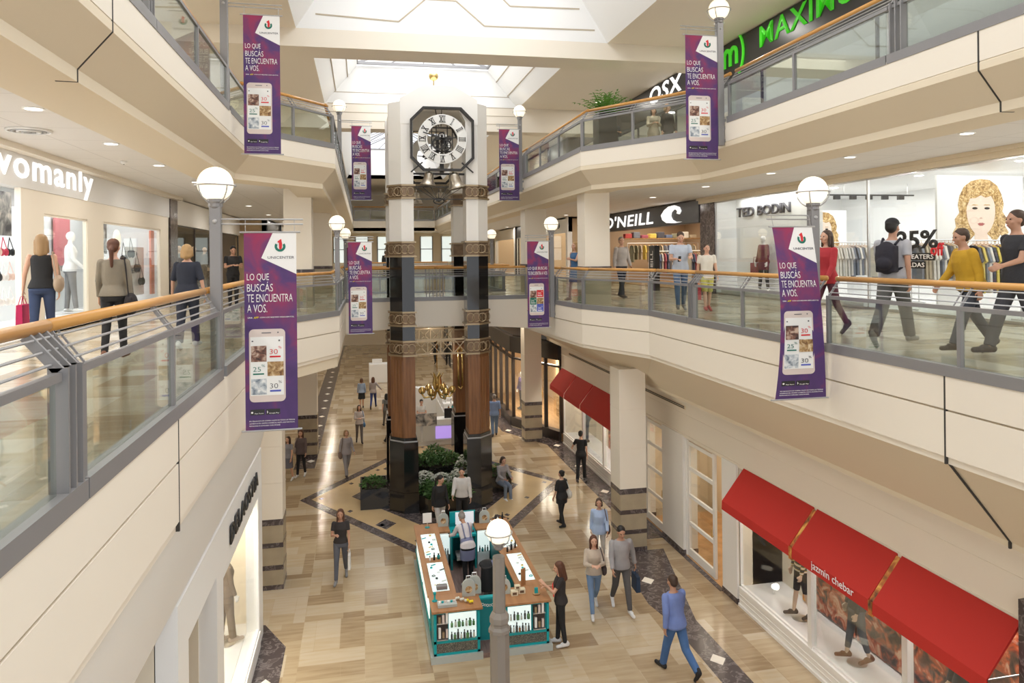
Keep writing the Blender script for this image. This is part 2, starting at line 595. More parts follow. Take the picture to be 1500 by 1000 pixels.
def place_mesh(name, me, mtx, parent=None, label=None):
    me.transform(mtx)
    return link(name, me, parent, label)
def ordw(i):
    return ['first', 'second', 'third', 'fourth', 'fifth', 'sixth', 'seventh', 'eighth', 'ninth', 'tenth', 'eleventh', 'twelfth', 'thirteenth', 'fourteenth', 'fifteenth', 'sixteenth'][i]
def wm(o):
    return o.matrix_basis.copy() if o.parent is None else wm(o.parent) @ o.matrix_parent_inverse @ o.matrix_basis

# ------------------------------------------------------------------ plan of the atrium
L_MID = [(-1.66, -3.0), (-1.66, 17.0), (-0.55, 19.0), (-0.50, 24.2)]
R_MID = [(6.68, -3.0), (6.68, 16.5), (5.78, 19.0), (5.60, 21.2), (5.45, 24.2)]
L_TOP = [(-2.30, -3.0), (-2.30, 16.4), (-0.60, 18.6), (-0.55, 56.0)]
R_TOP = [(7.34, -3.0), (7.34, 15.6), (5.58, 18.3), (5.50, 56.0)]
BR0, BR1 = 24.2, 28.4                       # the bridge on the middle level
WL, WR, WTR = -5.8, 12.0, 9.3               # shop fronts: left, right (middle level), right (top level)
GR, GLX = 8.1, -2.06                        # shop fronts on the ground floor

def offset(poly, d, side):
    """poly moved d sideways; side +1 = left of travel, -1 = right"""
    out = []
    P = [Vector(p) for p in poly]
    for i, p in enumerate(P):
        ns = []
        for a, b in ((i - 1, i), (i, i + 1)):
            if 0 <= a and b < len(P):
                t = (P[b] - P[a]).normalized()
                ns.append(Vector((-t.y, t.x)) * side)
        n = ns[0] if len(ns) == 1 else (ns[0] + ns[1]).normalized()
        k = d / max(0.4, n.dot(ns[0]))
        out.append(tuple(p + n * k))
    return out

def sweep(mb, poly, prof, side):
    """closed profile [(inward offset, z)] swept along a plan polyline"""
    rows = [[mb.bm.verts.new((q[0], q[1], z)) for q in offset(poly, o, side)] for o, z in prof]
    n = len(prof)
    for i in range(n):
        a, b = rows[i], rows[(i + 1) % n]
        for k in range(len(poly) - 1):
            mb.bm.faces.new((a[k], a[k + 1], b[k + 1], b[k]))
    for k in (0, -1):
        try: mb.bm.faces.new([r[k] for r in rows])
        except ValueError: pass
    return mb

# ------------------------------------------------------------------ ground floor
struct('floor', MB().box(-9, 14, -6, 70, -0.3, 0.0), M['stone'], 'polished basket-weave stone floor of the ground level')
DC = (2.35, 24.4)
dm = [(DC[0] - 4.35, DC[1]), (DC[0], DC[1] - 6.6), (DC[0] + 4.35, DC[1]), (DC[0], DC[1] + 6.6)]
def scaled(k): return [(DC[0] + (x - DC[0]) * k, DC[1] + (y - DC[1]) * k) for x, y in dm]
struct('floor_2', MB().prism(dm, -0.05, 0.003), M['darkmarble'], 'dark marble diamond border around the clock tower')
struct('floor_3', MB().prism(scaled(0.915), -0.05, 0.006), M['yellowstone'], 'yellow stone diamond field around the clock tower')
b = MB()
for u in range(-5, 6):
    for v in range(-5, 6):
        if abs(u) + abs(v) in (4,) or (abs(u) == 2 and abs(v) == 3):
            x, y = DC[0] + u * 0.92, DC[1] + v * 1.4
            if abs(x - DC[0]) / 4.0 + abs(y - DC[1]) / 6.0 < 0.9 + 0.1:
                b.prism([(x - .09, y), (x, y - .12), (x + .09, y), (x, y + .12)], -0.04, 0.009)
for x, y in ((.62, 21.65), (3.9, 21.3), (1.0, 27.3), (3.7, 27.3)):
    b.prism([(x - .3, y), (x, y - .42), (x + .3, y), (x, y + .42)], -0.04, 0.009)
struct('floor_4', b, M['darkmarble'], 'small dark marble insets in the yellow stone')
PC = (2.37, 24.38)
b = MB().prism([(PC[0] - 2.75, PC[1]), (PC[0], PC[1] - 4.2), (PC[0] + 2.75, PC[1]), (PC[0], PC[1] + 4.2)], -0.04, 0.010)
struct('floor_5', b, M['darkmarble'], 'dark marble diamond under the clock tower')
# marble bands along the shop fronts
b = MB()
b.prism([(6.3, 18.2), (6.3, 17.2), (6.15, 15.4), (6.3, 14.5), (6.3, -4), (6.85, -4), (6.85, 14.5), (7.7, 18.2)], -0.05, 0.003)
b.prism([(7.35, 18.9), (8.1, 18.9), (8.1, 29.6), (6.6, 32.6), (6.6, 66), (6.0, 66), (6.0, 31.9), (7.35, 29.2)], -0.05, 0.003)
b.prism([(-2.1, -4), (-1.55, -4), (-1.55, 15.3), (-2.06, 16.3), (-2.4, 16.3)], -0.05, 0.003)
b.prism([(-2.5, 28), (-1.75, 28), (-1.45, 66), (-2.3, 66)], -0.05, 0.003)
struct('floor_6', b, M['darkmarble'], 'dark veined marble bands along the shop fronts')
b = MB()
for y in list(range(1, 15, 3)) + [16.5]:
    b.prism([(6.42, y), (6.58, y - .2), (6.74, y), (6.58, y + .2)], -0.04, 0.006)
for y in range(20, 66, 3):
    x = 7.72 if y < 30 else 6.3
    b.prism([(x - .15, y), (x, y - .2), (x + .15, y), (x, y + .2)], -0.04, 0.006)
for y in list(range(2, 15, 3)) + list(range(29, 66, 2)):
    x = -1.8 if y < 20 else -1.95
    b.prism([(x - .15, y), (x, y - .2), (x + .15, y), (x, y + .2)], -0.04, 0.006)
struct('floor_7', b, M['cream'], 'pale stone lozenges set in the marble bands')

# ------------------------------------------------------------------ middle level: slabs, fascias, coves
def balcony(n, poly, side, wallx):
    zt = MF
    nm = 'left' if side > 0 else 'right'
    struct(f'trim_{n}', sweep(MB(), poly, [(0, 6.28), (0, 5.895), (0.16, 5.895), (0.16, 6.28)], side), M['cream'], f'upper cream fascia panel of the {nm} middle balcony')
    struct(f'trim_{n+1}', sweep(MB(), poly, [(0.03, 5.90), (0.03, 5.865), (0.15, 5.865), (0.15, 5.90)], side), M['seam'], f'shadow gap in the {nm} middle balcony fascia')
    struct(f'trim_{n+2}', sweep(MB(), poly, [(0.0, 5.87), (0.0, 5.34), (0.03, 5.33), (0.03, 5.25), (0.16, 5.25), (0.16, 5.87)], side), M['cream'], f'lower cream fascia panel of the {nm} middle balcony')
    inner = offset(poly, 0.12, side)
    walk = inner + [(wallx, inner[-1][1]), (wallx, inner[0][1])]
    struct(f'floor_{n+7}', MB().prism(walk, 6.05, zt), M['stone2'], f'polished stone walkway of the {nm} middle level')
balcony(1, L_MID, 1, WL - 3.0)
balcony(4, R_MID, -1, WR + 5.0)

# cove under the balconies down to the ground-floor shop fronts
def cove(poly, inner, zi, zo=5.27):
    b = MB()
    a = [b.bm.verts.new((x, y, zo)) for x, y in poly]
    c = [b.bm.verts.new((x, y, zi)) for x, y in inner]
    a2 = [b.bm.verts.new((x, y, zo + 0.5)) for x, y in poly]
    c2 = [b.bm.verts.new((x, y, zo + 0.5)) for x, y in inner]
    for k in range(len(poly) - 1):
        b.bm.faces.new((a[k], a[k + 1], c[k + 1], c[k]))
        b.bm.faces.new((a2[k], a2[k + 1], c2[k + 1], c2[k]))
        b.bm.faces.new((a[k], a[k + 1], a2[k + 1], a2[k]))
        b.bm.faces.new((c[k], c[k + 1], c2[k + 1], c2[k]))
    b.bm.faces.new((a[0], c[0], c2[0], a2[0]))
    b.bm.faces.new((a[-1], c[-1], c2[-1], a2[-1]))
    return b
pl = offset(R_MID, 0.06, -1)
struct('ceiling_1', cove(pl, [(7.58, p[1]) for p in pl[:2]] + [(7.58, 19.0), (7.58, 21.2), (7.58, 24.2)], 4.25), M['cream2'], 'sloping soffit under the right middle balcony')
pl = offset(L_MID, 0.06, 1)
struct('ceiling_2', cove([pl[0], (pl[0][0], 16.0)], [(GLX - .02, pl[0][1]), (GLX - .02, 16.0)], 3.86), M['pure'], 'sloping soffit above the left ground-floor shop')  # white paint stands in for cove light brightening this soffit
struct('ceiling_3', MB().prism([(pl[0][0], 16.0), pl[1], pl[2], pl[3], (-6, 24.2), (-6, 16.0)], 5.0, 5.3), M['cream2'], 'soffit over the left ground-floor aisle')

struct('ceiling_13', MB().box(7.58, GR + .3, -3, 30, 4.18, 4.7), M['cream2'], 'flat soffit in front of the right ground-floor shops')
# bridge across the atrium, behind the front pair of tower columns
bl, br = L_MID[-1][0], R_MID[-1][0]
mid = [(bl, 5.30)] + [(bl + (br - bl) * i / 16, 5.30 + 0.14 * math.sin(math.pi * i / 16)) for i in range(1, 16)] + [(br, 5.30)]
struct('trim_8', MB().prism([(bl, 6.28)] + mid + [(br, 6.28)], BR0, BR0 + 0.16, 'y'), M['cream'], 'arched cream fascia of the bridge behind the tower')
struct('floor_20', MB().box(bl - 8, br + 11, BR0 + .02, BR1, 5.85, MF), M['stone2'], 'stone floor of the bridge')
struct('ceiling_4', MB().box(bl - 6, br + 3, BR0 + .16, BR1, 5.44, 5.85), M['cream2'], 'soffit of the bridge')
# middle level beyond the bridge
struct('floor_21', MB().box(-9, bl, BR1, 60, 5.6, MF), M['stone2'], 'far left walkway of the middle level')
struct('floor_22', MB().box(br, 17, BR1, 60, 5.6, MF), M['stone2'], 'far right walkway of the middle level')
struct('floor_23', MB().box(bl, br, 47, 60, 5.6, MF), M['stone2'], 'far end floor of the middle level')

# ------------------------------------------------------------------ top level slabs
def top_balcony(n, poly, side, wallx):
    nm = 'left' if side > 0 else 'right'
    struct(f'trim_{n}', sweep(MB(), poly, [(0, 10.43), (0, 10.03), (0.16, 10.03), (0.16, 10.43)], side), M['cream'], f'cream fascia panel of the {nm} top balcony')
    struct(f'trim_{n+1}', sweep(MB(), poly, [(0.03, 10.035), (0.03, 10.005), (0.15, 10.005), (0.15, 10.035)], side), M['seam'], f'shadow gap in the {nm} top balcony fascia')
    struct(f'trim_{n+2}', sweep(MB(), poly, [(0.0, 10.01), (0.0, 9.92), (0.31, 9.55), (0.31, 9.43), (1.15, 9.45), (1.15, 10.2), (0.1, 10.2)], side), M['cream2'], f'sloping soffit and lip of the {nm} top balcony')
    inner = offset(poly, 0.12, side)
    struct(f'floor_{n+17}', MB().prism(inner + [(wallx, inner[-1][1]), (wallx, inner[0][1])], 10.2, TF), M['stone2'], f'stone walkway of the {nm} top level')
    c = offset(poly, 1.12, side)
    struct(f'ceiling_{n-4}', MB().prism(c + [(wallx, c[-1][1]), (wallx, c[0][1])], 9.70, 9.80), M['ceil'], f'tiled ceiling over the {nm} middle walkway')
top_balcony(9, L_TOP, 1, WL - 3.0)
top_balcony(12, R_TOP, -1, WR + 5.0)
struct('trim_15', MB().box(-0.55, 5.5, 56, 56.2, 9.65, 10.43), M['cream'], 'cream fascia of the far top bridge')
struct('floor_30', MB().box(-9, 17, 56.05, 64, 9.9, TF), M['stone2'], 'floor of the far top bridge')
struct('ceiling_12', MB().box(-9, 17, 56, 64, 9.6, 9.9), M['cream2'], 'ceiling under the far top bridge')

# expansion joints, dark, across fascias and soffits
jb = MB()
for poly, side, y, prof in ((L_MID, 1, 7.25, [(-.003, 6.28), (-.003, 5.25), (.1, 5.25), (.1, 6.28)]), (R_MID, -1, 7.45, [(-.003, 6.28), (-.003, 5.25), (.1, 5.25), (.1, 6.28)])):
    x = poly[0][0]
    sweep(jb, [(x, y - .012), (x, y + .012)], prof, side)
for poly, side, y in ((L_TOP, 1, 7.65), (R_TOP, -1, 7.6)):
    x = poly[0][0]
    sweep(jb, [(x, y - .012), (x, y + .012)], [(-.004, 10.43), (-.004, 9.918), (.306, 9.548), (.306, 9.427), (.5, 9.43), (.5, 9.85), (.1, 10.43)], side)
jb.bar((6.72, 7.45, 5.265), (7.58, 7.45, 4.245), 0.024, 0.02); jb.box(7.55, 7.60, 7.438, 7.462, 4.18, 4.26)
struct('trim_16', jb, M['joint'], 'dark expansion joints across the balcony fascias')

# ------------------------------------------------------------------ outer walls and shop walls (middle level); ends
struct('wall_right', MB().box(17.0, 17.3, -4, 64, 0, 14), M['white'], 'outer wall behind the right shops')
struct('wall_left', MB().box(-9.3, -9.0, -4, 64, 0, 14), M['white'], 'outer wall behind the left shops')
struct('wall_back', MB().box(-9, 17, 66, 66.3, 0, 14.6), M['cream'], 'far end wall of the mall')
# ------------------------------------------------------------------ roof: flat ceiling, wells, beams, skylights
CZ = 13.15
W1 = (-1.45, 6.24, -3.0, 18.0)
W2 = (-1.20, 5.72, 19.0, 26.6)
W3 = (-0.9, 5.7, 27.4, 52.0)
b = MB()
b.box(-9, W1[0], -4, 66, CZ, CZ + .25)
b.box(W1[1], 17, -4, 66, CZ, CZ + .25)
b.box(W1[0], W1[1], W3[3], 66, CZ, CZ + .25)
struct('ceiling_20', b, M['cream'], 'flat cream ceiling of the top level')
b = MB()
b.box(W1[0], W2[0], 19.0, 27.4, CZ, CZ + .25); b.box(W2[1], W1[1], 19.0, 27.4, CZ, CZ + .25)
b.box(W1[0], W3[0], 27.4, W3[3], CZ, CZ + .25); b.box(W3[1], W1[1], 27.4, W3[3], CZ, CZ + .25)
struct('ceiling_21', b, M['cream'], 'ceiling margins beside the skylight wells')
struct('ceiling_22', MB().box(-9, 17, 18.0, 19.0, 12.72, CZ), M['cream'], 'deep cream beam spanning the atrium')
struct('ceiling_23', MB().box(-9, 17, 26.6, 27.4, 12.28, CZ), M['cream'], 'second cream beam behind the clock tower')

def well(n, w, zt, ins, far_vertical=True, top_y1=None):
    """sloping side walls from the ceiling up to the skylight frame"""
    x0, x1, y0, y1 = w
    b = MB()
    X0, X1 = x0 + ins, x1 - ins
    z = CZ
    t = 0.12
    def slab(p, q, r, s_, nrm):
        nrm = Vector(nrm).normalized() * t
        lo = [b.bm.verts.new(v) for v in (p, q, r, s_)]
        hi = [b.bm.verts.new(Vector(v) + nrm) for v in (p, q, r, s_)]
        b.bm.faces.new(lo); b.bm.faces.new(hi[::-1])
        for i in range(4):
            j = (i + 1) % 4
            b.bm.faces.new((lo[i], lo[j], hi[j], hi[i]))
    h = zt - z
    slab((x0, y0, z), (x0, y1, z), (X0, y1, zt), (X0, y0, zt), (-h, 0, ins))
    slab((x1, y0, z), (x1, y1, z), (X1, y1, zt), (X1, y0, zt), (h, 0, ins))
    slab((x0, y1, z), (x1, y1, z), (X1, y1, zt), (X0, y1, zt), (0, 1, 0))
    slab((x0, y0, z), (x1, y0, z), (X1, y0, zt), (X0, y0, zt), (0, -1, 0))
    struct(f'ceiling_{n}', b, M['pure'], 'bright sloping sides of a skylight well')
    return X0, X1
g1 = well(24, W1, 15.6, 1.55)
g2 = well(25, W2, 14.5, 1.12)
g3 = well(26, W3, 15.2, 1.0)
# moulded grooves on the beam face inside the first well and on the end wall of the second
b = MB()
def groove(pts, y, r=0.018):
    for p, q in zip(pts, pts[1:]):
        b.bar((p[0], y, p[1]), (q[0], y, q[1]), 0.012, 2 * r)
cx = 2.15
groove([(-1.0, 13.50), (0.95, 13.42), (1.6, 14.0), (2.35, 14.0), (3.05, 13.42), (5.9, 13.46)], 17.998)
groove([(-0.6, 13.98), (0.6, 13.95), (1.3, 14.6), (3.0, 14.6), (3.7, 13.95), (5.5, 13.98)], 17.998)
struct('trim_17', b, M['seam'], 'stepped groove lines on the beam face')
b = MB()
for z in (12.55, 12.85, 13.15, 13.55):
    b.box(-1.1, 5.6, 26.592, 26.6, z - .012, z + .012)
struct('trim_18', b, M['seam'], 'groove lines on the wall behind the clock tower')
b = MB()
for x0, x1, z0, z1 in ((W2[0], W2[1], CZ, 14.5),):
    for k in (0.33, 0.7):
        z = CZ + (14.5 - CZ) * k
        b.box(W2[1] - 1.12 * k - .03, W2[1] - 1.12 * k + .0, 19, 26.6, z - .015, z + .015)
        b.box(W2[0] + 1.12 * k, W2[0] + 1.12 * k + .03, 19, 26.6, z - .015, z + .015)
struct('trim_19', b, M['seam'], 'groove lines on the sides of the second skylight well')

def skylight(n, x0, x1, y0, y1, z, rise, bays, label):
    t = thing(f'skylight', label, 'skylight', ((x0 + x1) / 2, (y0 + y1) / 2, z), 'pyramid skylights over the atrium')
    f = MB()
    cx = (x0 + x1) / 2
    for k in range(bays + 1):
        y = y0 + (y1 - y0) * k / bays
        f.bar((x0, y, z), (cx, y, z + rise), .07, .07); f.bar((x1, y, z), (cx, y, z + rise), .07, .07)
        if k < bays:
            ym = y + (y1 - y0) / bays / 2
            yn = y + (y1 - y0) / bays
            for s in (x0, x1):
                f.bar((s, ym, z), (cx, y, z + rise), .05, .05)
                f.bar((s, ym, z), (cx, yn, z + rise), .05, .05)
    f.bar((cx, y0, z + rise), (cx, y1, z + rise), .08, .08)
    for s in (x0, x1): f.bar((s, y0, z), (s, y1, z), .09, .09)
    for yy in (y0, y1):
        f.bar((x0, yy, z), (x1, yy, z), .09, .09)
        for k in (.25, .5, .75):
            f.bar((x0 + (x1 - x0) * k, yy, z), (cx, yy, z + rise), .05, .05)
    f.build('glazing_bars', M['grey'], t)
    for s, nm in ((x0, 'west'), (x1, 'east')):
        g = MB().face([(s, y0, z + .02), (s, y1, z + .02), (cx, y1, z + rise + .02), (cx, y0, z + rise + .02)])
        g.build('glass_slope', M['skyglass'], t)
skylight(1, g1[0], g1[1], W1[2], W1[3], 15.6, 1.2, 8, 'glazed skylight over the near half of the atrium')
skylight(2, g2[0], g2[1], W2[2] + .15, W2[3] - .15, 14.56, 0.9, 3, 'white-lit skylight with diagonal bars above the clock tower')
skylight(3, g3[0], g3[1], W3[2], W3[3], 15.2, 1.1, 8, 'long skylight over the far half of the atrium')

# ------------------------------------------------------------------ columns
def column(label, cx, cy, z0, z1, w=0.72, bands=True, name='column'):
    o = thing('column', label, 'column', (cx, cy, z0))
    h = w / 2
    if bands:
        st = MB().box(cx - h, cx + h, cy - h, cy + h, z0, z0 + 1.62); st.build('stone_base', M['colstone'], o)
        b = MB()
        for za, zb in ((0, .11), (.46, .57), (.98, 1.09), (1.5, 1.64)):
            b.box(cx - h - .006, cx + h + .006, cy - h - .006, cy + h + .006, z0 + za, z0 + zb)
        b.build('dark_band', M['darkmarble'], o)
        zs = z0 + 1.64
    else:
        MB().box(cx - h - .02, cx + h + .02, cy - h - .02, cy + h + .02, z0, z0 + .95).build('stone_base', M['colstone'], o)
        MB().box(cx - h - .03, cx + h + .03, cy - h - .03, cy + h + .03, z0 + .95, z0 + 1.06).build('dark_band', M['darkmarble'], o)
        zs = z0 + 1.06
    b = MB()
    n = max(1, int(round((z1 - zs) / 0.95)))
    for k in range(n):
        za = zs + (z1 - zs) * k / n
        zb = zs + (z1 - zs) * (k + 1) / n - (0.014 if k < n - 1 else 0)
        b.box(cx - h, cx + h, cy - h, cy + h, za, zb)
        if k < n - 1: b.box(cx - h + .01, cx + h - .01, cy - h + .01, cy + h - .01, zb - .002, zb + .016)
    b.build('shaft', M['cream'], o)
    return o
column('cream column with striped stone foot beside the white French doors', 6.88, 18.55, 0, 4.75)
column('cream column with striped stone foot in front of the dark framed shop', 6.95, 30.2, 0, 5.62)
column('cream column with striped stone foot beside the white left shop', -2.22, 18.35, 0, 5.05)
column('farther cream column with striped stone foot on the left aisle', -2.1, 29.9, 0, 5.62)
column('white column on the right walkway before the black sign shop', 6.42, 19.9, MF, 9.75, bands=False)
column('farther white column on the right walkway past the lamp', 6.35, 27.0, MF, 9.75, .8, bands=False)
column('white column on the left walkway past the big banner', -1.75, 22.0, MF, 9.75, .76, bands=False)
column('farther white column on the left walkway near the bridge', -1.5, 29.5, MF, 9.75, .76, bands=False)
# ------------------------------------------------------------------ glass railings
def railing(label, p, q, side, zf, bays, fins=(0, 0), group='glass railings of the atrium', far=False, ext=(0, 0)):
    """one run of railing standing on the slab edge from p to q; side +1: walkway on the left of travel"""
    p, q = Vector(p), Vector(q)
    d = (q - p); L = d.length; d.normalize()
    n = Vector((-d.y, d.x)) * side
    t = thing('glass_railing', label, 'railing', (p.x, p.y, zf), group)
    def P(s_, o, z): return (p.x + d.x * s_ + n.x * o, p.y + d.y * s_ + n.y * o, zf + z)
    wood_m = M['hand'] if abs(d.y) > abs(d.x) else M['handx']
    MB().bar(P(0, .05, -.005), P(L, .05, -.005), .12, .13).build('sill_channel', M['grey'], t)
    MB().tube([P(-ext[0], .22, 1.0), P(L + ext[1], .22, 1.0)], .04, 14).build('handrail', wood_m, t, True)
    MB().bar(P(0, .05, .73), P(L, .05, .73), .05, .05).build('top_bar', M['grey'], t)
    for k, (o, z) in enumerate(((.085, .80), (.13, .87), (.175, .94))):
        MB().tube([P(0.02, o, z), P(L - .02, o, z)], .009, 6).build('rod', M['grey2'], t)
    st = [L * i / bays for i in range(bays + 1)]
    for i, s_ in enumerate(st):
        f = fins[0] if i == 0 else fins[1] if i == bays else 0
        if f == 3:
            for k in range(3):
                ss = s_ + (0.06 + .11 * k if i == 0 else -.06 - .11 * k)
                m = MB()
                m.bar(P(ss, .05, .0), P(ss, .05, .78), .022, .11) if abs(d.y) < abs(d.x) else m.bar(P(ss, .05, .0), P(ss, .05, .78), .11, .022)
                m.bar(P(ss, .045, .76), P(ss, .22, .965), .022, .06)
                m.build('fin_post', M['grey'], t)
        elif f != -1:
            ss = min(max(s_, .03), L - .03)
            m = MB()
            m.box(-.028, .028, -.028, .028, 0, .74, Matrix.Translation(P(ss, .05, 0)) @ Matrix.Rotation(math.atan2(d.y, d.x), 4, 'Z'))
            m.bar(P(ss, .05, .74), P(ss, .22, .97), .014, .03)
            m.bar(P(ss + .11, .05, .74), P(ss + .11, .22, .97), .012, .012) if i < bays else None
            m.build('post', M['grey'], t)
    for i in range(bays):
        a, b2 = st[i] + .05, st[i + 1] - .05
        if i == 0 and fins[0] == 3: a = st[i] + .34
        if i == bays - 1 and fins[1] == 3: b2 = st[i + 1] - .34
        m = MB().bar(P(a, .05, .385), P(b2, .05, .385), .012, .64)
        m.build('glass_pane', M['glass'], t)
    return t
LX, RX = -1.66, 6.68
railing('near glass railing on the left middle level, cut by the left edge of the photo', (LX, .6), (LX, 4.95), 1, MF, 2, (0, 3))
railing('glass railing on the left middle level just before the lamp post with the big banner', (LX, 4.97), (LX, 9.5), 1, MF, 2, (0, 0))
railing('glass railing on the left middle level behind the big banner', (LX, 9.7), (LX, 14.4), 1, MF, 2, (0, 3))
railing('short glass railing on the left middle level where the edge starts to turn', (LX, 14.42), (LX, 16.98), 1, MF, 1, (0, 0))
railing('slanting glass railing on the left middle level beside the striped column', (-1.65, 17.0), (-.55, 18.98), 1, MF, 1)
railing('glass railing on the left middle level leading to the bridge', (-.55, 19.0), (-.50, 24.15), 1, MF, 2)
railing('near glass railing on the right middle level in front of the fashion window', (RX, 4.8), (RX, 9.72), -1, MF, 2, (3, 0))
railing('glass railing on the right middle level past the tall curved banner', (RX, 9.98), (RX, 14.4), -1, MF, 2, (0, 3))
railing('short glass railing on the right middle level before the boy', (RX, 14.42), (RX, 16.48), -1, MF, 1, (-1, 0))
railing('slanting glass railing on the right middle level before the black sign shop', (RX, 16.5), (5.79, 18.98), -1, MF, 1)
railing('short glass railing on the right middle level beside the lamp with the two-line banner', (5.78, 19.0), (5.61, 21.1), -1, MF, 1)
railing('glass railing on the right middle level reaching the bridge', (5.6, 21.25), (5.46, 24.15), -1, MF, 1)
railing('glass railing along the bridge behind the clock tower', (-.5, BR0), (2.36, BR0), 1, MF, 2, (0, 3), ext=(0, .1))
railing('glass railing along the bridge, right half beside the tower column', (2.36, BR0), (5.45, BR0), 1, MF, 2, (3, 0))
railing('back railing of the bridge, farther from the clock', (5.45, BR1), (-.5, BR1), 1, MF, 5)
railing('far end railing of the middle level beyond the bridge', (-.5, 47), (5.45, 47), 1, MF, 4)
railing('far left railing of the middle level beyond the bridge', (-.5, BR1), (-.5, 47), 1, MF, 8)
railing('far right railing of the middle level beyond the bridge', (5.45, BR1), (5.45, 47), -1, MF, 8)
TL, TR = -2.30, 7.34
railing('near glass railing on the left top level, cut by the top of the photo', (TL, 4.6), (TL, 9.18), 1, TF, 2, (0, 3))
railing('glass railing on the left top level just before the purple banner', (TL, 9.2), (TL, 14.0), 1, TF, 2, (-1, 0))
railing('short glass railing on the left top level behind the purple banner', (TL, 14.2), (TL, 16.38), 1, TF, 1)
railing('slanting glass railing on the left top level', (TL, 16.4), (-.61, 18.58), 1, TF, 2)
railing('glass railing on the left top level leading past the far lamp', (-.6, 18.6), (-.58, 25.0), 1, TF, 3)
railing('distant glass railing on the left top level behind the far banner', (-.58, 25.2), (-.55, 56), 1, TF, 12)
railing('near glass railing on the right top level, cut by the right edge of the photo', (TR, 4.6), (TR, 9.18), -1, TF, 2, (0, 3))
railing('glass railing on the right top level below the green lettered sign', (TR, 9.2), (TR, 13.85), -1, TF, 2, (-1, 0))
railing('short glass railing on the right top level just past the lamp', (TR, 14.1), (TR, 15.58), -1, TF, 1)
railing('slanting glass railing on the right top level with people behind it', (TR, 15.6), (5.59, 18.28), -1, TF, 2)
railing('glass railing on the right top level leading to the far lamp', (5.58, 18.3), (5.54, 25.0), -1, TF, 3, (0, 3))
railing('distant glass railing on the right top level beyond the far lamp', (5.54, 25.2), (5.5, 56), -1, TF, 12)
railing('far glass railing of the top bridge at the end of the atrium', (-.5, 56), (5.45, 56), 1, TF, 5)

# ------------------------------------------------------------------ globe lamp posts
def globe_lamp(label, x, y, z0, zg, side=0, arms=None, r=.21, ground=False):
    t = thing('globe_lamp', label, 'lamp', (x, y, z0), 'globe lamps around the atrium')
    w = .065
    if ground:
        MB().prism([(x + .17 * math.cos(R(22.5 + 45 * k)), y + .17 * math.sin(R(22.5 + 45 * k))) for k in range(8)], z0, 1.36).build('base', M['postgrey'], t)
        MB().lathe([(.19, 1.36), (.19, 1.42), (.15, 1.46), (.15, 1.50), (.17, 1.53), (.17, 1.62), (.12, 1.70)], (x, y, 0), 8).build('collar', M['postgrey'], t)
        MB().lathe([(.11, 1.65), (.105, zg - .42)], (x, y, 0), 8).build('pole', M['postgrey'], t)
    else:
        MB().box(x - w, x + w, y - w, y + w, z0, zg - r - .07).build('pole', M['grey'], t, bev=.008)
        m = MB()
        for zz in (z0 + .1, z0 + .36):
            m.box(min(x, x + side * .12), max(x, x + side * .12), y - .05, y + .05, zz - .03, zz + .03)
        m.build('wall_bracket', M['grey'], t)
    MB().lathe([(.06, zg - r - .10), (.085, zg - r - .07), (.085, zg - r - .03), (.10, zg - r - .01), (.10, zg - r + .03)], (x, y, 0), 14).build('neck', M['grey'], t)
    g = MB().sph((x, y, zg), r, seg=28, rings=18)
    g.build('globe', M['globe'], t, True)
    c = MB()
    ring = [(x + (r + .025) * math.cos(2 * math.pi * k / 32), y + (r + .025) * math.sin(2 * math.pi * k / 32), zg - .02) for k in range(33)]
    c.tube(ring, .011, 6, False)
    for k in range(4):
        a = R(45 + 90 * k)
        c.tube([(x + (r + .022) * math.cos(a) * math.cos(e), y + (r + .022) * math.sin(a) * math.cos(e), zg - .02 - (r + .02) * math.sin(e)) for e in [R(v) for v in (0, 20, 40, 60, 72)]], .009, 5)
    c.build('cradle', M['grey2'], t)
    if arms:
        x1, zt, zb, yy = arms
        m = MB()
        for z in (zt + .11, zt + .17):
            m.tube([(x, y, z), (x1, yy, z)], .011, 6)
        m.sph((x, y - .06, zt + .14), .03)
        m.build('banner_arm', M['grey2'], t)
    return t
M['postgrey'] = mat('warm_grey_paint', (0.30, 0.275, 0.25), 0.45)
ZB, ZG = 5.9, MF + 2.31
ZTB, ZTG = 9.95, TF + 2.28
globe_lamp('grey post with a lit globe lamp on the left railing, beside the largest banner', LX - .085 + .16 - .16, 9.6, ZB, ZG, -1, (-.72, 8.06, 5.6, 9.7))
globe_lamp('grey post with a lit globe lamp in front of the fashion window on the right', RX - .085, 9.85, ZB, ZG, 1, (5.75, 8.12, 5.6, 9.7))
globe_lamp('small globe lamp on the left middle railing beside the slender banner', -.63, 20.4, ZB, ZG, -1, (.33, 8.12, 5.6, 20.4))
globe_lamp('small globe lamp on the right middle railing near the white column', 5.52, 21.15, ZB, ZG, 1, (4.7, 8.15, 5.6, 21.05))
globe_lamp('globe lamp post on the left top railing, its globe above the photo', TL - .085 + .0, 14.1, ZTB, ZTG, -1, (-1.38, 12.2, 9.6, 14.1))
globe_lamp('globe lamp on the right top railing at the top of the photo', TR - .085, 13.98, ZTB, ZTG, 1, (6.4, 12.2, 9.6, 13.98))
globe_lamp('small globe lamp on the left top railing beside the far banner', -.66, 25.1, ZTB, ZTG, -1, (.4, 12.12, 9.6, 25.15))
globe_lamp('small globe lamp on the right top railing beside the far banner', 5.46, 25.1, ZTB, ZTG, 1, (4.62, 12.12, 9.6, 25.1))
globe_lamp('distant globe lamp on the left middle railing past the bridge', -.6, 29.5, ZB, ZG, -1, (.1, 8.12, 5.6, 29.4))
globe_lamp('distant globe lamp on the right middle railing past the bridge, beside the white column', 5.55, 31.5, ZB, ZG, 1, (4.65, 8.12, 5.6, 31.5))
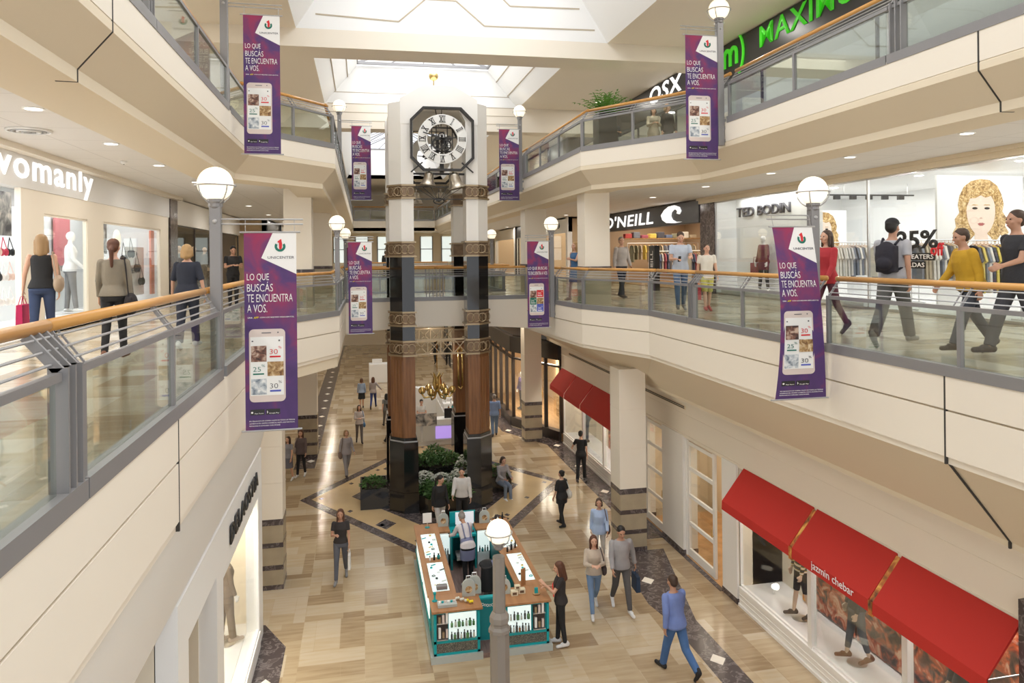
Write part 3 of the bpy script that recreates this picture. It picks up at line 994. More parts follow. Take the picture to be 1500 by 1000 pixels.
globe_lamp('tiny globe lamp on the right top railing behind the far banner', 5.46, 36.0, ZTB, ZTG, 1, (4.5, 12.14, 9.6, 36.0))
globe_lamp('very distant globe lamp behind the right tower column', 5.55, 36.0, ZB, ZG, 1)
globe_lamp('tall globe lamp standing on the ground floor in front of the kiosk', 2.24, 12.35, 0, 3.05, ground=True, r=.205)

# ------------------------------------------------------------------ hanging banners
BW, BH = .63, 2.5
def banner_parts():
    P = {}
    def U(u): return (u - .5) * BW
    def V(v): return v * BH
    def quadmesh(name, pts, m, y0=-.004, y1=-.001):
        P[name] = MB().prism([(U(u), V(v)) for u, v in pts], y0, y1, 'y').mesh(name, m)
    def rect(name, u0, u1, v0, v1, m, y0=-.004, y1=-.001):
        quadmesh(name, [(u0, v0), (u1, v0), (u1, v1), (u0, v1)], m, y0, y1)
    def rrect(name, u0, u1, v0, v1, ru, m, y0, y1):
        rv = ru * BW / BH
        pts = []
        for cu, cv, a0 in ((u1 - ru, v0 + rv, -90), (u1 - ru, v1 - rv, 0), (u0 + ru, v1 - rv, 90), (u0 + ru, v0 + rv, 180)):
            for k in range(6):
                a = R(a0 + 18 * k)
                pts.append((cu + ru * math.cos(a), cv + rv * math.sin(a)))
        quadmesh(name, pts, m, y0, y1)
    def txt(name, s_, u0, u1, v0, h, m, bold=0, y=-.003, shear=0):
        me = text_mesh(s_, m, (u1 - u0) * BW, h, .0025, bold, shear)
        me.transform(Matrix.Translation((U(u0), y, V(v0))))
        return me
    def join(name, ms, m):
        bm = bmesh.new()
        for x in ms: bm.from_mesh(x); bpy.data.meshes.remove(x)
        me = bpy.data.meshes.new(name); bm.to_mesh(me); bm.free(); me.materials.append(m)
        P[name] = me
    f = MB()
    N = 14
    for k in range(N):
        f.box(-BW / 2, BW / 2, -.001, .001, V(k / N), V((k + 1) / N))
    P['fabric'] = f.mesh('fabric', M['banner'])
    P['bottom_rail'] = MB().tube([(-BW / 2 - .05, 0, 0), (BW / 2 + .05, 0, 0)], .012, 8).mesh('bottom_rail', M['grey2'])
    m = MB().tube([(-BW / 2 - .05, 0, V(1)), (BW / 2 + .05, 0, V(1))], .012, 8)
    m.tube([(-BW / 2 + .02, 0, V(1)), (-BW / 2 + .02, 0, V(1) + .16)], .004, 5)
    m.tube([(BW / 2 - .02, 0, V(1)), (BW / 2 - .02, 0, V(1) + .16)], .004, 5)
    P['top_rail'] = m.mesh('top_rail', M['grey2'])
    quadmesh('logo_field', [(.55, .997), (1, .997), (1, .787), (.327, .87)], M['screen'])
    # emblem: a green ring open at the top with a red flame
    ring = MB()
    c, ro, ri = (U(.69), V(.928)), .066, .036
    arc = [R(a) for a in range(145, 396, 10)]
    pts = [(c[0] + ro * math.cos(a), c[1] + ro * math.sin(a)) for a in arc] + [(c[0] + ri * math.cos(a), c[1] + ri * math.sin(a)) for a in arc[::-1]]
    ring.prism(pts, -.008, -.004, 'y')
    P['emblem'] = ring.mesh('emblem', M['logogreen'])
    fl = [(-.006, -.04), (.02, -.03), (.026, .03), (.014, .095), (-.03, .065), (-.026, .045), (-.012, .05), (-.012, -.02)]
    P['flame'] = MB().prism([(c[0] + x, c[1] + z) for x, z in fl], -.010, -.006, 'y').mesh('flame', M['logored'])
    P['wordmark'] = txt('wordmark', 'UNICENTER', .45, .96, .866, .032, M['txtgrey'], 0, -.005)
    hl = [('LO QUE', .05, .47, .752), ('BUSCÁS', .05, .545, .701), ('TE ENCUENTRA', .05, .925, .648), ('A VOS.', .05, .43, .596)]
    join('headline', [txt('h', s_, a, b2, v, .100 if 'Á' not in s_ else .122, M['txtwhite'], -.004) for s_, a, b2, v in hl], M['txtwhite'])
    join('tagline', [txt('t', 'UNA', .06, .15, .566, .020, M['txtwhite'], .01), txt('t', 'CON LOS MEJORES DESCUENTOS.', .29, .95, .566, .020, M['txtwhite'], .01)], M['txtwhite'])
    P['app_word'] = txt('app', 'APP', .17, .265, .565, .026, M['yellowp'], .015, shear=.2)
    rrect('phone', .08, .77, .145, .512, .09, M['phonebody'], -.007, -.001)
    rect('phone_screen', .105, .735, .178, .473, M['screen'], -.009, -.006)
    rect('shoe_picture', .115, .41, .348, .428, M['shoepic'], -.011, -.008)
    rect('burger_picture', .425, .735, .275, .347, M['foodpic'], -.011, -.008)
    rect('shirt_picture', .115, .41, .183, .262, M['tshirtpic'], -.011, -.008)
    for nm, u0, u1, v0, v1 in (('speaker_slot', .32, .5, .491, .495), ('camera_dot', .62, .645, .491, .497), ('menu_icon', .13, .16, .449, .455), ('search_icon', .64, .67, .449, .457)):
        P[nm] = MB().box(U(u0), U(u1), -.011, -.006, V(v0), V(v1)).mesh(nm, M['txtgrey'])
    P['red_thirty'] = txt('n', '30', .47, .625, .385, .062, M['logored'], -.01, -.009)
    P['red_percent'] = txt('n', '%', .635, .70, .412, .03, M['logored'], -.01, -.009)
    P['green_twentyfive'] = txt('n', '25', .15, .30, .299, .058, M['logogreen'], -.01, -.009)
    P['green_percent'] = txt('n', '%', .31, .38, .322, .03, M['logogreen'], -.01, -.009)
    P['blue_thirty'] = txt('n', '30', .47, .625, .212, .062, M['txtgrey'], -.01, -.009)
    P['blue_percent'] = txt('n', '%', .635, .70, .238, .03, M['txtgrey'], -.01, -.009)
    rect('red_bar', .47, .68, .368, .376, M['logored'], -.011, -.008)
    rect('green_bar', .15, .36, .283, .290, M['logogreen'], -.011, -.008)
    rect('blue_bar', .47, .68, .195, .204, M['bluep'], -.011, -.008)
    P['store_badges'] = MB().box(U(.09), U(.36), -.005, -.001, V(.080), V(.108)).box(U(.39), U(.66), -.005, -.001, V(.080), V(.108)).mesh('store_badges', M['black'])
    join('badge_words', [txt('t', 'App Store', .17, .34, .084, .018, M['txtwhite'], 0, -.006), txt('t', 'Google Play', .45, .64, .083, .019, M['txtwhite'], 0, -.006), MB().sph((U(.125), -.006, V(.093)), .013, (1, .2, 1)).mesh('a', None), MB().prism([(U(.41), V(.085)), (U(.43), V(.093)), (U(.41), V(.102))], -.008, -.004, 'y').mesh('a', None)], M['txtwhite'])
    fine = ['SIN OBLIGACION DE COMPRA VALIDO EN TODAS LAS TIENDAS', 'ADHERIDAS DEL CENTRO COMERCIAL HASTA AGOTAR STOCK.', 'PROMOCIONES NO ACUMULABLES. CONSULTAR BASES.']
    join('fine_print', [txt('t', s_, .07, (.94, .94, .66)[k], .047 - .012 * k, .014, M['txtwhite'], 0) for k, s_ in enumerate(fine)], M['txtwhite'])
    return P
BP = banner_parts()
def bend_me(me, f):
    me = me.copy()
    for v in me.vertices: v.co = f(v.co)
    return me
def banner(label, x, y, zb, w=BW, h=BH, variant=None, f=None, ry=0):
    t = thing('hanging_banner', label, 'banner', (x, y, zb), 'purple banners hung from the lamp posts')
    S = Matrix.Diagonal((w / BW, 1, h / BH, 1))
    done = {}
    two = {'headline'} if variant else set()
    for k, me in BP.items():
        if k in two: continue
        if f: me = bend_me(me, f)
        o = bpy.data.objects.new(k, me); COL.objects.link(o); o.parent = t
        o.matrix_basis = S
        done[k] = o
    sub = ('shoe_picture', 'burger_picture', 'shirt_picture', 'red_thirty', 'red_percent', 'green_twentyfive', 'green_percent', 'blue_thirty', 'blue_percent', 'red_bar', 'green_bar', 'blue_bar', 'phone_screen', 'speaker_slot', 'camera_dot', 'menu_icon', 'search_icon')
    for k in sub:
        done[k].parent = done['phone']; done[k].matrix_basis = Matrix()
    for k in ('emblem', 'flame', 'wordmark'):
        done[k].parent = done['logo_field']; done[k].matrix_basis = Matrix()
    if variant:
        a = text_mesh('LO QUE BUSCÁS', M['txtwhite'], .58 * w, .12, .0025)
        a.transform(Matrix.Translation((-.48 * w, -.003, .665 * h)))
        b2 = text_mesh('TE ENCUENTRA A VOS', M['txtwhite'], .9 * w, .1, .0025)
        a2 = text_mesh('LO QUE BUSCÁS', M['txtwhite'], .9 * w, .12, .0025)
        bpy.data.meshes.remove(a)
        a2.transform(Matrix.Translation((-.47 * w, -.003, .665 * h))); b2.transform(Matrix.Translation((-.47 * w, -.003, .61 * h)))
        o = link('headline', a2); o.parent = t
        o = link('headline', b2); o.parent = t
        for (u0, u1, v0, v1), mm in (((.425, .735, .349, .43), 'logored'), ((.115, .41, .264, .346), 'logogreen'), ((.425, .735, .184, .273), 'bluep')):
            me = MB().box((u0 - .5) * w, (u1 - .5) * w, -.0092, -.007, v0 * h, v1 * h).mesh('price_tile', M[mm])
            o = link('price_tile', me); o.parent = done['phone']; o.matrix_parent_inverse = Matrix()
        for k in ('red_thirty', 'red_percent', 'green_twentyfive', 'green_percent', 'blue_thirty', 'blue_percent', 'red_bar', 'green_bar', 'blue_bar'):
            me = done[k].data.copy(); me.materials.clear(); me.materials.append(M['txtwhite'])
            me.transform(Matrix.Translation((0, -.002, 0)))
            done[k].data = me
    return t
def curl(co):
    k = co.z / BH
    s_ = 4 * k * (1 - k)
    u = co.x / BW + .5
    lft, rgt = -.40 + .07 * s_ + .01 * k, .42 - .17 * k
    return Vector((lft + (rgt - lft) * u, co.y - .07 * s_ - .05 * (1 - k), co.z))
banner('largest purple hanging banner, beside the left lamp post', -1.12, 9.7, 5.58, .63, 2.49)
banner('curling purple hanging banner on the right, beside the post in front of the fashion window', 6.22, 9.70, 5.62, BW, 2.5, f=curl)
banner('slender purple banner on the left middle railing, left of the clock tower', -.03, 20.4, 5.66, .63, 2.49)
banner('purple banner with red, green and blue price tiles, right of the clock tower', 5.07, 21.0, 5.62, .64, 2.53, variant=1)
banner('large purple banner on the left top railing', -1.74, 14.1, 9.64, .64, 2.54)
banner('purple banner on the right top railing, left of the green lettered sign', 6.84, 13.95, 9.66, .70, 2.53)
banner('small purple banner on the left top railing beside the clock', .04, 25.15, 9.64, .63, 2.48)
banner('small purple banner on the right top railing beside the clock', 5.05, 25.0, 9.64, .70, 2.46)
banner('distant purple banner at the far right beyond the bridge, seen between tower and railing', 5.0, 31.5, 5.62, .63, 2.5)
banner('distant purple banner behind the right top banner', 4.85, 36.0, 9.64, .63, 2.5)
banner('distant purple banner peeping out left of the slender banner', -.22, 29.4, 5.62, .63, 2.5)
# ------------------------------------------------------------------ clock tower
TX, TYF, TYR = 2.37, 22.78, 26.0      # centre line, centres of the front and rear columns
HX = 1.16
tower = thing('clock_tower', 'tall clock tower with four granite, wood and bronze columns and a skeleton clock', 'clock tower', (TX, 24.4, 0))
def colpoly(cx, cy, h, sx, sy, ch):
    """square of half-width h with its outer corner (sx, sy) cut by ch"""
    pts = [(-h, -h), (h, -h), (h, h), (-h, h)]
    out = []
    for x, y in pts:
        if x * sx > 0 and y * sy > 0:
            a, b2 = (cx + x - sx * ch, cy + y), (cx + x, cy + y - sy * ch)
            # keep the winding
            if (x > 0) == (y > 0): out += [b2, a] if x > 0 else [b2, a]
            else: out += [a, b2]
        else: out.append((cx + x, cy + y))
    # sort around centre
    mx, my = sum(p[0] for p in out) / len(out), sum(p[1] for p in out) / len(out)
    return sorted(out, key=lambda p: math.atan2(p[1] - my, p[0] - mx))
def tcol(sx, sy, cy):
    cx = TX + sx * HX
    def pz(nm, m, h, ch, z0, z1, par=tower, label=None):
        return MB().prism(colpoly(cx, cy, h, sx, sy, ch), z0, z1).build(nm, m, par, label=label)
    pz('granite_base', M['granite'], .43, .42, 0, .62)
    pz('granite_base', M['granite'], .42, .41, .63, 2.14)
    pz('base_molding', M['grey2'], .40, .39, 2.14, 2.18)
    pz('base_molding', M['granite'], .39, .38, 2.18, 2.27)
    sh = pz('wood_shaft', M['colwood'], .35, .34, 2.27, 4.72)
    fl = MB()
    for k in range(-3, 4):
        x = cx + k * .085
        y = cy + sy * .35
        if (x - cx) * sx < .02: fl.box(x - .012, x + .012, min(y, y + sy * .012), max(y, y + sy * .012), 2.4, 4.6)
    for k in range(4):
        s_ = .06 + k * .085
        px, py = cx + sx * (.35 - s_), cy + sy * (.01 + s_)
        fl.tube([(px, py, 2.4), (px, py, 4.6)], .014, 6)
    for k in range(-3, 4):
        y = cy + k * .085; x = cx + sx * .35
        if (y - cy) * sy < .02: fl.box(min(x, x + sx * .012), max(x, x + sx * .012), y - .012, y + .012, 2.4, 4.6)
        x = cx - sx * .35
        fl.box(min(x, x - sx * .012), max(x, x - sx * .012), y - .012, y + .012, 2.4, 4.6)
    fl.build('flute', M['colwood'], sh)
    for z0, z1 in ((4.72, 5.20), (5.62, 6.08), (7.72, 8.20), (9.48, 9.92)):
        c = pz('bronze_band', M['bronze'], .37, .36, z0 + .05, z1 - .05)
        m = MB()
        m.prism(colpoly(cx, cy, .42, sx, sy, .41), z0, z0 + .05); m.prism(colpoly(cx, cy, .42, sx, sy, .41), z1 - .05, z1)
        m.build('rim', M['bronze2'], c)
        m = MB()
        zc, rr = (z0 + z1) / 2, .13
        for u in (-.16, .02, .2):
            for (ax, ay, dx, dy) in ((cx - sx * .08, cy + sy * .37, 1, 0), (cx + sx * .19, cy + sy * .19, -sx * .7, sy * .7)):
                ring = []
                for k in range(17):
                    a = 2 * math.pi * k / 16
                    w_ = u * .8 + rr * math.cos(a) if abs(u) < 1 else 0
                    if dx == 1: ring.append((ax + u - .02 + rr * math.cos(a) * .9, ay + sy * .006, zc + rr * math.sin(a)))
                    else: ring.append((ax + dx * (u + rr * math.cos(a)) + sx * .006, ay + dy * (u + rr * math.cos(a)) * 1 + sy * .006, zc + rr * math.sin(a)))
                if all(abs(p[0] - cx) < .40 and abs(p[1] - cy) < .40 for p in ring): m.tube(ring, .014, 5, False)
        m.build('ring_ornament', M['bronze2'], c)
    pz('granite_block', M['granite'], .36, .35, 5.20, 5.62)
    pz('granite_shaft', M['granite'], .36, .35, 6.08, 7.72)
    pz('white_shaft', M['white'], .36, .35, 8.20, 9.48)
    top = colpoly(cx, cy, .36, sx, sy, .35)
    pz('white_pier', M['white'], .36, .35, 9.92, 12.42)
for sx in (-1, 1):
    tcol(sx, -1, TYF); tcol(sx, 1, TYR)
# gabled housing with an eight-sided opening front and back
gx = HX + .02
def gable(y0, y1, nm):
    top = [(TX - gx, 12.42), (TX - gx + .0, 12.52), (TX - .48, 12.93), (TX + .48, 12.93), (TX + gx, 12.52), (TX + gx, 12.42)]
    bot = [(TX + gx, 11.75), (TX + .86, 11.75), (TX + .60, 12.2), (TX - .55, 12.2), (TX - .86, 11.75), (TX - gx, 11.75)]
    MB().prism(top + bot, y0, y1, 'y').build(nm, M['white'], tower)
gable(TYF - .372, TYF - .08, 'gable_front'); gable(TYR + .08, TYR + .372, 'gable_rear')
for sx in (-1, 1):
    x0 = TX + sx * (HX + .30)
    MB().box(min(x0, x0 - sx * .25), max(x0, x0 - sx * .25), TYF + .3, TYR - .3, 11.9, 12.42).build('side_lintel', M['white'], tower)
MB().prism([(TX - gx, 12.50), (TX - .48, 12.90), (TX + .48, 12.90), (TX + gx, 12.50), (TX + gx, 12.44), (TX + .46, 12.84), (TX - .46, 12.84), (TX - gx, 12.44)], TYF - .08, TYR + .08, 'y').build('roof_panel', M['white'], tower)
b = MB().tube([(TX - .07, 23.3, 12.9), (TX - .07, 23.3, 13.3)], .02)
fin = b.build('finial_rod', M['gold'], tower)
MB().sph((TX - .07, 23.3, 13.42), .15, seg=20, rings=14).build('finial_ball', M['gold'], fin, True)
# trusses of bronze between the columns
def truss(p, q, z0, z1, n):
    m = MB()
    p, q = Vector(p), Vector(q)
    for z in (z0, z1): m.bar((p.x, p.y, z), (q.x, q.y, z), .05, .05)
    for k in range(n + 1):
        a = p + (q - p) * (k / n)
        m.bar((a.x, a.y, z0), (a.x, a.y, z1), .03, .03)
        if k < n:
            c = p + (q - p) * ((k + 1) / n)
            m.bar((a.x, a.y, z0), (c.x, c.y, z1), .022, .022); m.bar((a.x, a.y, z1), (c.x, c.y, z0), .022, .022)
            mid = (a + c) / 2
            m.sph((mid.x, mid.y, (z0 + z1) / 2), .035)
    m.build('bronze_truss', M['bronze2'], tower)
for z0, z1 in ((4.74, 5.18),):
    truss((TX - HX + .36, TYF - .1, 0), (TX + HX - .36, TYF - .1, 0), z0, z1, 4)
    truss((TX - HX + .36, TYR + .1, 0), (TX + HX - .36, TYR + .1, 0), z0, z1, 4)
    for s_ in (-1, 1):
        truss((TX + s_ * (HX + .1), TYF + .36, 0), (TX + s_ * (HX + .1), TYR - .36, 0), z0, z1, 4)
m = MB()
for z in (9.5, 9.88):
    m.bar((TX - HX + .36, TYF, z), (TX + HX - .36, TYF, z), .03, .03)
for k in range(-3, 4):
    m.bar((TX + k * .25, TYF, 9.88), (TX, TYF, 9.42), .018, .018)
m.tube([(TX + .16 * math.cos(R(a)), TYF, 9.44 + .09 * math.sin(R(a))) for a in range(0, 361, 30)], .02, 6, False)
m.build('iron_spider', M['iron'], tower)

# the clock: eight-sided frame, ring dial with Roman numerals, hands and open works
CYK, CXK, CZK = TYF - .46, 2.45, 11.29
def clockface(yk, flip):
    """flip +1 faces the camera side, -1 the far side"""
    s_ = flip
    oc = lambda r: [(CXK + a * r, CZK + c_ * r) for a, c_ in ((1, .60), (.60, 1), (-.60, 1), (-1, .60), (-1, -.60), (-.60, -1), (.60, -1), (1, -.60))]
    m = MB()
    o8, i8 = oc(.97), oc(.90)
    for k in range(8):
        j = (k + 1) % 8
        m.prism([o8[k], o8[j], i8[j], i8[k]], yk - .05, yk + .08, 'y')
    fr = m.build('clock_frame', M['iron'], tower)
    m = MB()
    N = 48
    po = [(CXK + .75 * math.cos(2 * math.pi * k / N), CZK + .75 * math.sin(2 * math.pi * k / N)) for k in range(N)]
    pi = [(CXK + .46 * math.cos(2 * math.pi * k / N), CZK + .46 * math.sin(2 * math.pi * k / N)) for k in range(N)]
    for k in range(N):
        j = (k + 1) % N
        m.prism([po[k], po[j], pi[j], pi[k]], yk - .02, yk + .02, 'y')
    dial = m.build('dial', M['dial'], tower)
    for k, s in enumerate(['XII', 'I', 'II', 'III', 'IIII', 'V', 'VI', 'VII', 'VIII', 'IX', 'X', 'XI']):
        w = {1: .05, 2: .09, 3: .13, 4: .17}.get(len(s), .15)
        if s in ('V', 'X'): w = .11
        if s == 'XII': w = .17
        # block numerals: strokes
        g = MB()
        st = []
        x = 0
        for ch in s:
            if ch == 'I': st.append(((x, 0), (x, .19))); x += .045
            elif ch == 'V': st += [((x, .19), (x + .04, 0)), ((x + .04, 0), (x + .08, .19))]; x += .105
            elif ch == 'X': st += [((x, 0), (x + .085, .19)), ((x, .19), (x + .085, 0))]; x += .11
        wd = max(max(a[0], b2[0]) for a, b2 in st)
        for a, b2 in st:
            g.bar((a[0] - wd / 2, 0, a[1] - .095), (b2[0] - wd / 2, 0, b2[1] - .095), .012, .024)
        for zz in (-.095, .095): g.bar((-wd / 2 - .025, 0, zz), (wd / 2 + .025, 0, zz), .012, .016)
        ang = R(30 * k)
        mt = Matrix.Translation((CXK + s_ * .605 * math.sin(ang), yk - s_ * .024, CZK + .605 * math.cos(ang))) @ Matrix.Rotation(s_ * ang, 4, 'Y')
        if flip < 0: mt = mt @ Matrix.Rotation(R(180), 4, 'Z')
        g.move(mt).build('numeral', M['iron'], dial)
    for nm, ang, ln in (('minute_hand', 288, .62), ('hour_hand', 84, .44)):
        a = R(ang)
        d = Vector((s_ * math.sin(a), 0, math.cos(a)))
        p0 = Vector((CXK, yk - s_ * .06, CZK))
        m = MB().bar(p0 - d * .2, p0 + d * ln * .5, .02, .05)
        m.bar(p0 + d * ln * .45, p0 + d * ln, .02, .03)
        m.sph(p0 + d * ln * .5, .05, (1, .3, 1))
        m.build(nm, M['iron'], tower)
clockface(CYK, 1); clockface(TYR + .46, -1)
m = MB()
for (dx, dz, r, y) in ((-.1, -.12, .22, .1), (.14, -.16, .17, .16), (.0, .12, .12, .12), (.22, .05, .1, .2)):
    N = 28
    pts = []
    for k in range(N * 2):
        rr = r if k % 2 else r * .88
        pts.append((CXK + dx + rr * math.cos(math.pi * k / N), CZK + dz + rr * math.sin(math.pi * k / N)))
    inn = [(CXK + dx + r * .66 * math.cos(math.pi * k / N), CZK + dz + r * .66 * math.sin(math.pi * k / N)) for k in range(N * 2)]
    for k in range(N * 2):
        j = (k + 1) % (N * 2)
        m.prism([pts[k], pts[j], inn[j], inn[k]], CYK + y, CYK + y + .03, 'y')
    for a in range(0, 180, 45):
        m.bar((CXK + dx - r * .9 * math.cos(R(a)), CYK + y + .015, CZK + dz - r * .9 * math.sin(R(a))), (CXK + dx + r * .9 * math.cos(R(a)), CYK + y + .015, CZK + dz + r * .9 * math.sin(R(a))), .02, .02)
m.build('gear_train', M['iron'], tower)
m = MB()
for x in (-.3, -.16, .18, .34):
    m.bar((CXK + x, CYK + .25, CZK - .5), (CXK + x, CYK + .25, CZK + .45), .03, .03)
m.bar((CXK - .4, CYK + .25, CZK - .34), (CXK + .42, CYK + .25, CZK - .34), .05, .05)
m.bar((CXK - .35, CYK + .25, CZK + .38), (CXK + .38, CYK + .25, CZK + .38), .04, .04)
for x in (-.12, .0, .12): m.tube([(CXK + x, CYK + .2, CZK - .42), (CXK + x, CYK + .2, CZK + .1)], .035, 8)
m.bar((CXK, CYK + .25, CZK - 1.0), (CXK, CYK + .25, CZK - .4), .12, .12)
m.bar((CXK - .95, CYK + .1, CZK - 1.0), (CXK - .6, CYK + .1, CZK - .7), .04, .04); m.bar((CXK + .95, CYK + .1, CZK - 1.0), (CXK + .6, CYK + .1, CZK - .7), .04, .04)
m.bar((CXK - .2, CYK + .1, CZK + .95), (CXK - .1, CYK + .15, CZK + .4), .02, .02); m.bar((CXK + .0, CYK + .1, CZK + .95), (CXK - .02, CYK + .15, CZK + .4), .02, .02)
m.bar((CXK + .3, CYK + .5, CZK + .5), (CXK + .75, CYK + .5, CZK - .3), .05, .05)
m.bar((CXK - .55, CYK + .3, CZK - .45), (CXK - .3, CYK + .3, CZK - .6), .04, .04)
m.build('movement_frame', M['iron'], tower)
m = MB().bar((TX - HX + .3, TYF, 10.28), (TX + HX - .3, TYF, 10.28), .06, .06)
m.build('bell_beam', M['iron'], tower)
def bell(x, y, z, s, tilt, label):
    prof = [(.02, .0), (.10, -.01), (.145, -.06), (.155, -.16), (.175, -.28), (.23, -.38), (.27, -.43), (.26, -.445), (.2, -.39), (.0, -.36)]
    m = MB().lathe([(r * s, zz * s) for r, zz in prof], (0, 0, 0), 24)
    m.tube([(0, 0, -.02), (0, 0, .14 * s)], .03 * s)
    m.move(Matrix.Translation((x, y, z)) @ Matrix.Rotation(tilt, 4, 'Y'))
    m.build('bell', M['bell'], tower, True)
bell(CXK - .40, CYK + .12, 10.30, .95, R(6), '')
bell(CXK + .33, CYK + .12, 10.28, 1.12, R(-14), '')
bell(CXK - .55, TYR - .2, 9.95, .9, 0, ''); bell(CXK + .3, TYR - .2, 9.98, .8, 0, '')
# brass pendulum ornament and weights in the tower shaft
pen = MB().tube([(2.41, 24.3, 4.95), (2.41, 24.3, 3.95)], .015)
po_ = pen.build('pendulum_rod', M['gold'], tower)
for k in range(6):
    a = R(60 * k)
    pts = []
    m = MB()
    dx, dy = math.cos(a), math.sin(a)
    prof = [(.03, 0), (.10, .10), (.14, .28), (.11, .46), (.20, .62)]
    prev = None
    for (r, z), w in zip(prof, (.03, .07, .09, .06, .01)):
        c = Vector((2.41 + r * dx, 24.3 + r * dy, 3.28 + z)); sidev = Vector((-dy, dx, 0)) * w
        cur = (m.bm.verts.new(c - sidev), m.bm.verts.new(c + Vector((dx, dy, 0)) * .02), m.bm.verts.new(c + sidev))
        if prev:
            m.bm.faces.new((prev[0], prev[1], cur[1], cur[0])); m.bm.faces.new((prev[1], prev[2], cur[2], cur[1]))
        prev = cur
    m.build('brass_leaf', M['gold'], po_, True)
    m = MB().tube([(2.41 + .05 * dx, 24.3 + .05 * dy, 3.3), (2.41 + .2 * dx, 24.3 + .2 * dy, 3.12), (2.41 + .42 * dx, 24.3 + .42 * dy, 3.10), (2.41 + .52 * dx, 24.3 + .52 * dy, 3.25)], .03, 8)
    m.sph((2.41 + .5 * dx, 24.3 + .5 * dy, 3.34), .12, seg=14, rings=10)
    m.build('ball_arm', M['gold'], po_, True)
m = MB()
for s_ in (-.07, .07): m.tube([(TX + .98 + s_, TYR - .42, 3.2), (TX + .98 + s_, TYR - .42, 4.45)], .035, 8)
m.tube([(TX + .98 - .07, TYR - .42, 4.45), (TX + .98, TYR - .42, 4.56), (TX + .98 + .07, TYR - .42, 4.45)], .035, 8)
m.tube([(TX + .98 - .07, TYR - .42, 3.2), (TX + .98, TYR - .42, 3.09), (TX + .98 + .07, TYR - .42, 3.2)], .035, 8)
m.build('clock_weight', M['gold'], tower, True)

# ------------------------------------------------------------------ planter round the tower with its plants
pl = thing('planter', 'low black granite planter between the tower columns', 'planter', (TX, 24.2, 0))
def wallring(poly, z0, z1, w):
    b = MB()
    P = [Vector(p) for p in poly]
    c = sum(P, Vector((0, 0))) / len(P)
    I = [p + (c - p).normalized() * w for p in P]
    for k in range(len(P)):
        j = (k + 1) % len(P)
        b.prism([tuple(P[k]), tuple(P[j]), tuple(I[j]), tuple(I[k])], z0, z1)
    return b, I
front = [(TX - .72, 23.3), (TX - .72, 22.3), (TX - .5, 21.9), (TX, 21.7), (TX + .5, 21.9), (TX + .72, 22.3), (TX + .72, 23.3), (TX + 1.2, 23.4), (TX + 1.2, 25.4), (TX - 1.2, 25.4), (TX - 1.2, 23.4)]
b, I = wallring(front, 0, .55, .12)
b.build('planter_wall', M['granite'], pl)
MB().prism([tuple(p) for p in I], .3, .46).build('soil', M['soil'], pl)
b, I2 = wallring([(TX, 23.6), (TX + .85, 24.1), (TX + .85, 25.2), (TX - .85, 25.2), (TX - .85, 24.1)], .4, .95, .1)
b.build('inner_wall', M['granite'], pl)
MB().prism([tuple(p) for p in I2], .6, .86).build('soil', M['soil'], pl)
sp = thing('planter', 'square black granite planter left of the tower base', 'planter', (.42, 23.6, 0))
b, I3 = wallring([(-.1, 23.0), (.75, 23.0), (.75, 24.4), (-.1, 24.4)], 0, .62, .1)
b.build('planter_wall', M['granite'], sp)
MB().prism([tuple(p) for p in I3], .35, .52).build('soil', M['soil'], sp)
sp = thing('planter', 'square black granite planter right of the tower base', 'planter', (4.3, 23.9, 0))
b, I3 = wallring([(4.0, 23.7), (4.75, 23.7), (4.75, 24.9), (4.0, 24.9)], 0, .5, .1)
b.build('planter_wall', M['granite'], sp)
MB().prism([tuple(p) for p in I3], .3, .42).build('soil', M['soil'], sp)

def leafquad(bm, c, d, ln, w, droop=.3):
    d = d.normalized()
    side = d.cross(Vector((0, 0, 1)))
    side = side.normalized() if side.length > .01 else Vector((1, 0, 0))
    a = bm.verts.new(c)
    m1 = c + d * ln * .5
    e = c + d * ln - Vector((0, 0, ln * droop))
    l, r_ = bm.verts.new(m1 - side * w), bm.verts.new(m1 + side * w)
    t = bm.verts.new(e)
    bm.faces.new((a, r_, t, l))
def shrub(name, label, x, y, z, r, h, n, m, flower=0, ln=.16, w=.025, seed=0):
    rnd = random.Random(seed)
    t = thing(name, label, 'plant', (x, y, z), 'planting in the tower planter')
    b = MB()
    for k in range(6):
        a = rnd.random() * 6.28
        b.tube([(x, y, z), (x + r * .6 * math.cos(a), y + r * .6 * math.sin(a), z + h * .7)], .008, 4)
    b.build('stem', M['leaf'], t)
    b = MB()
    for k in range(n):
        a, e = rnd.random() * 6.28, rnd.random() ** .7
        rr = r * math.sqrt(rnd.random())
        zz = z + h * (1 - (rr / r) ** 2 * .7) * (.35 + .65 * rnd.random())
        c = Vector((x + rr * math.cos(a), y + rr * math.sin(a), zz))
        d = Vector((math.cos(a) * rnd.uniform(.3, 1.2) + rnd.uniform(-.5, .5), math.sin(a) * rnd.uniform(.3, 1.2) + rnd.uniform(-.5, .5), rnd.uniform(.1, 1.0)))
        leafquad(b.bm, c, d, ln * rnd.uniform(.7, 1.3), w * rnd.uniform(.7, 1.3))
    b.build('foliage', m, t)
    if flower:
        b = MB()
        for k in range(flower):
            a = rnd.random() * 6.28; rr = r * math.sqrt(rnd.random())
            zz = z + h * (1.02 - (rr / r) ** 2 * .6)
            c = Vector((x + rr * math.cos(a), y + rr * math.sin(a), zz))
            for q in range(4):
                leafquad(b.bm, c, Vector((rnd.uniform(-1, 1), rnd.uniform(-1, 1), rnd.uniform(.1, .9))), .075, .022, .1)
        b.build('blossom', M['flower'], t)
    return t
k = 0
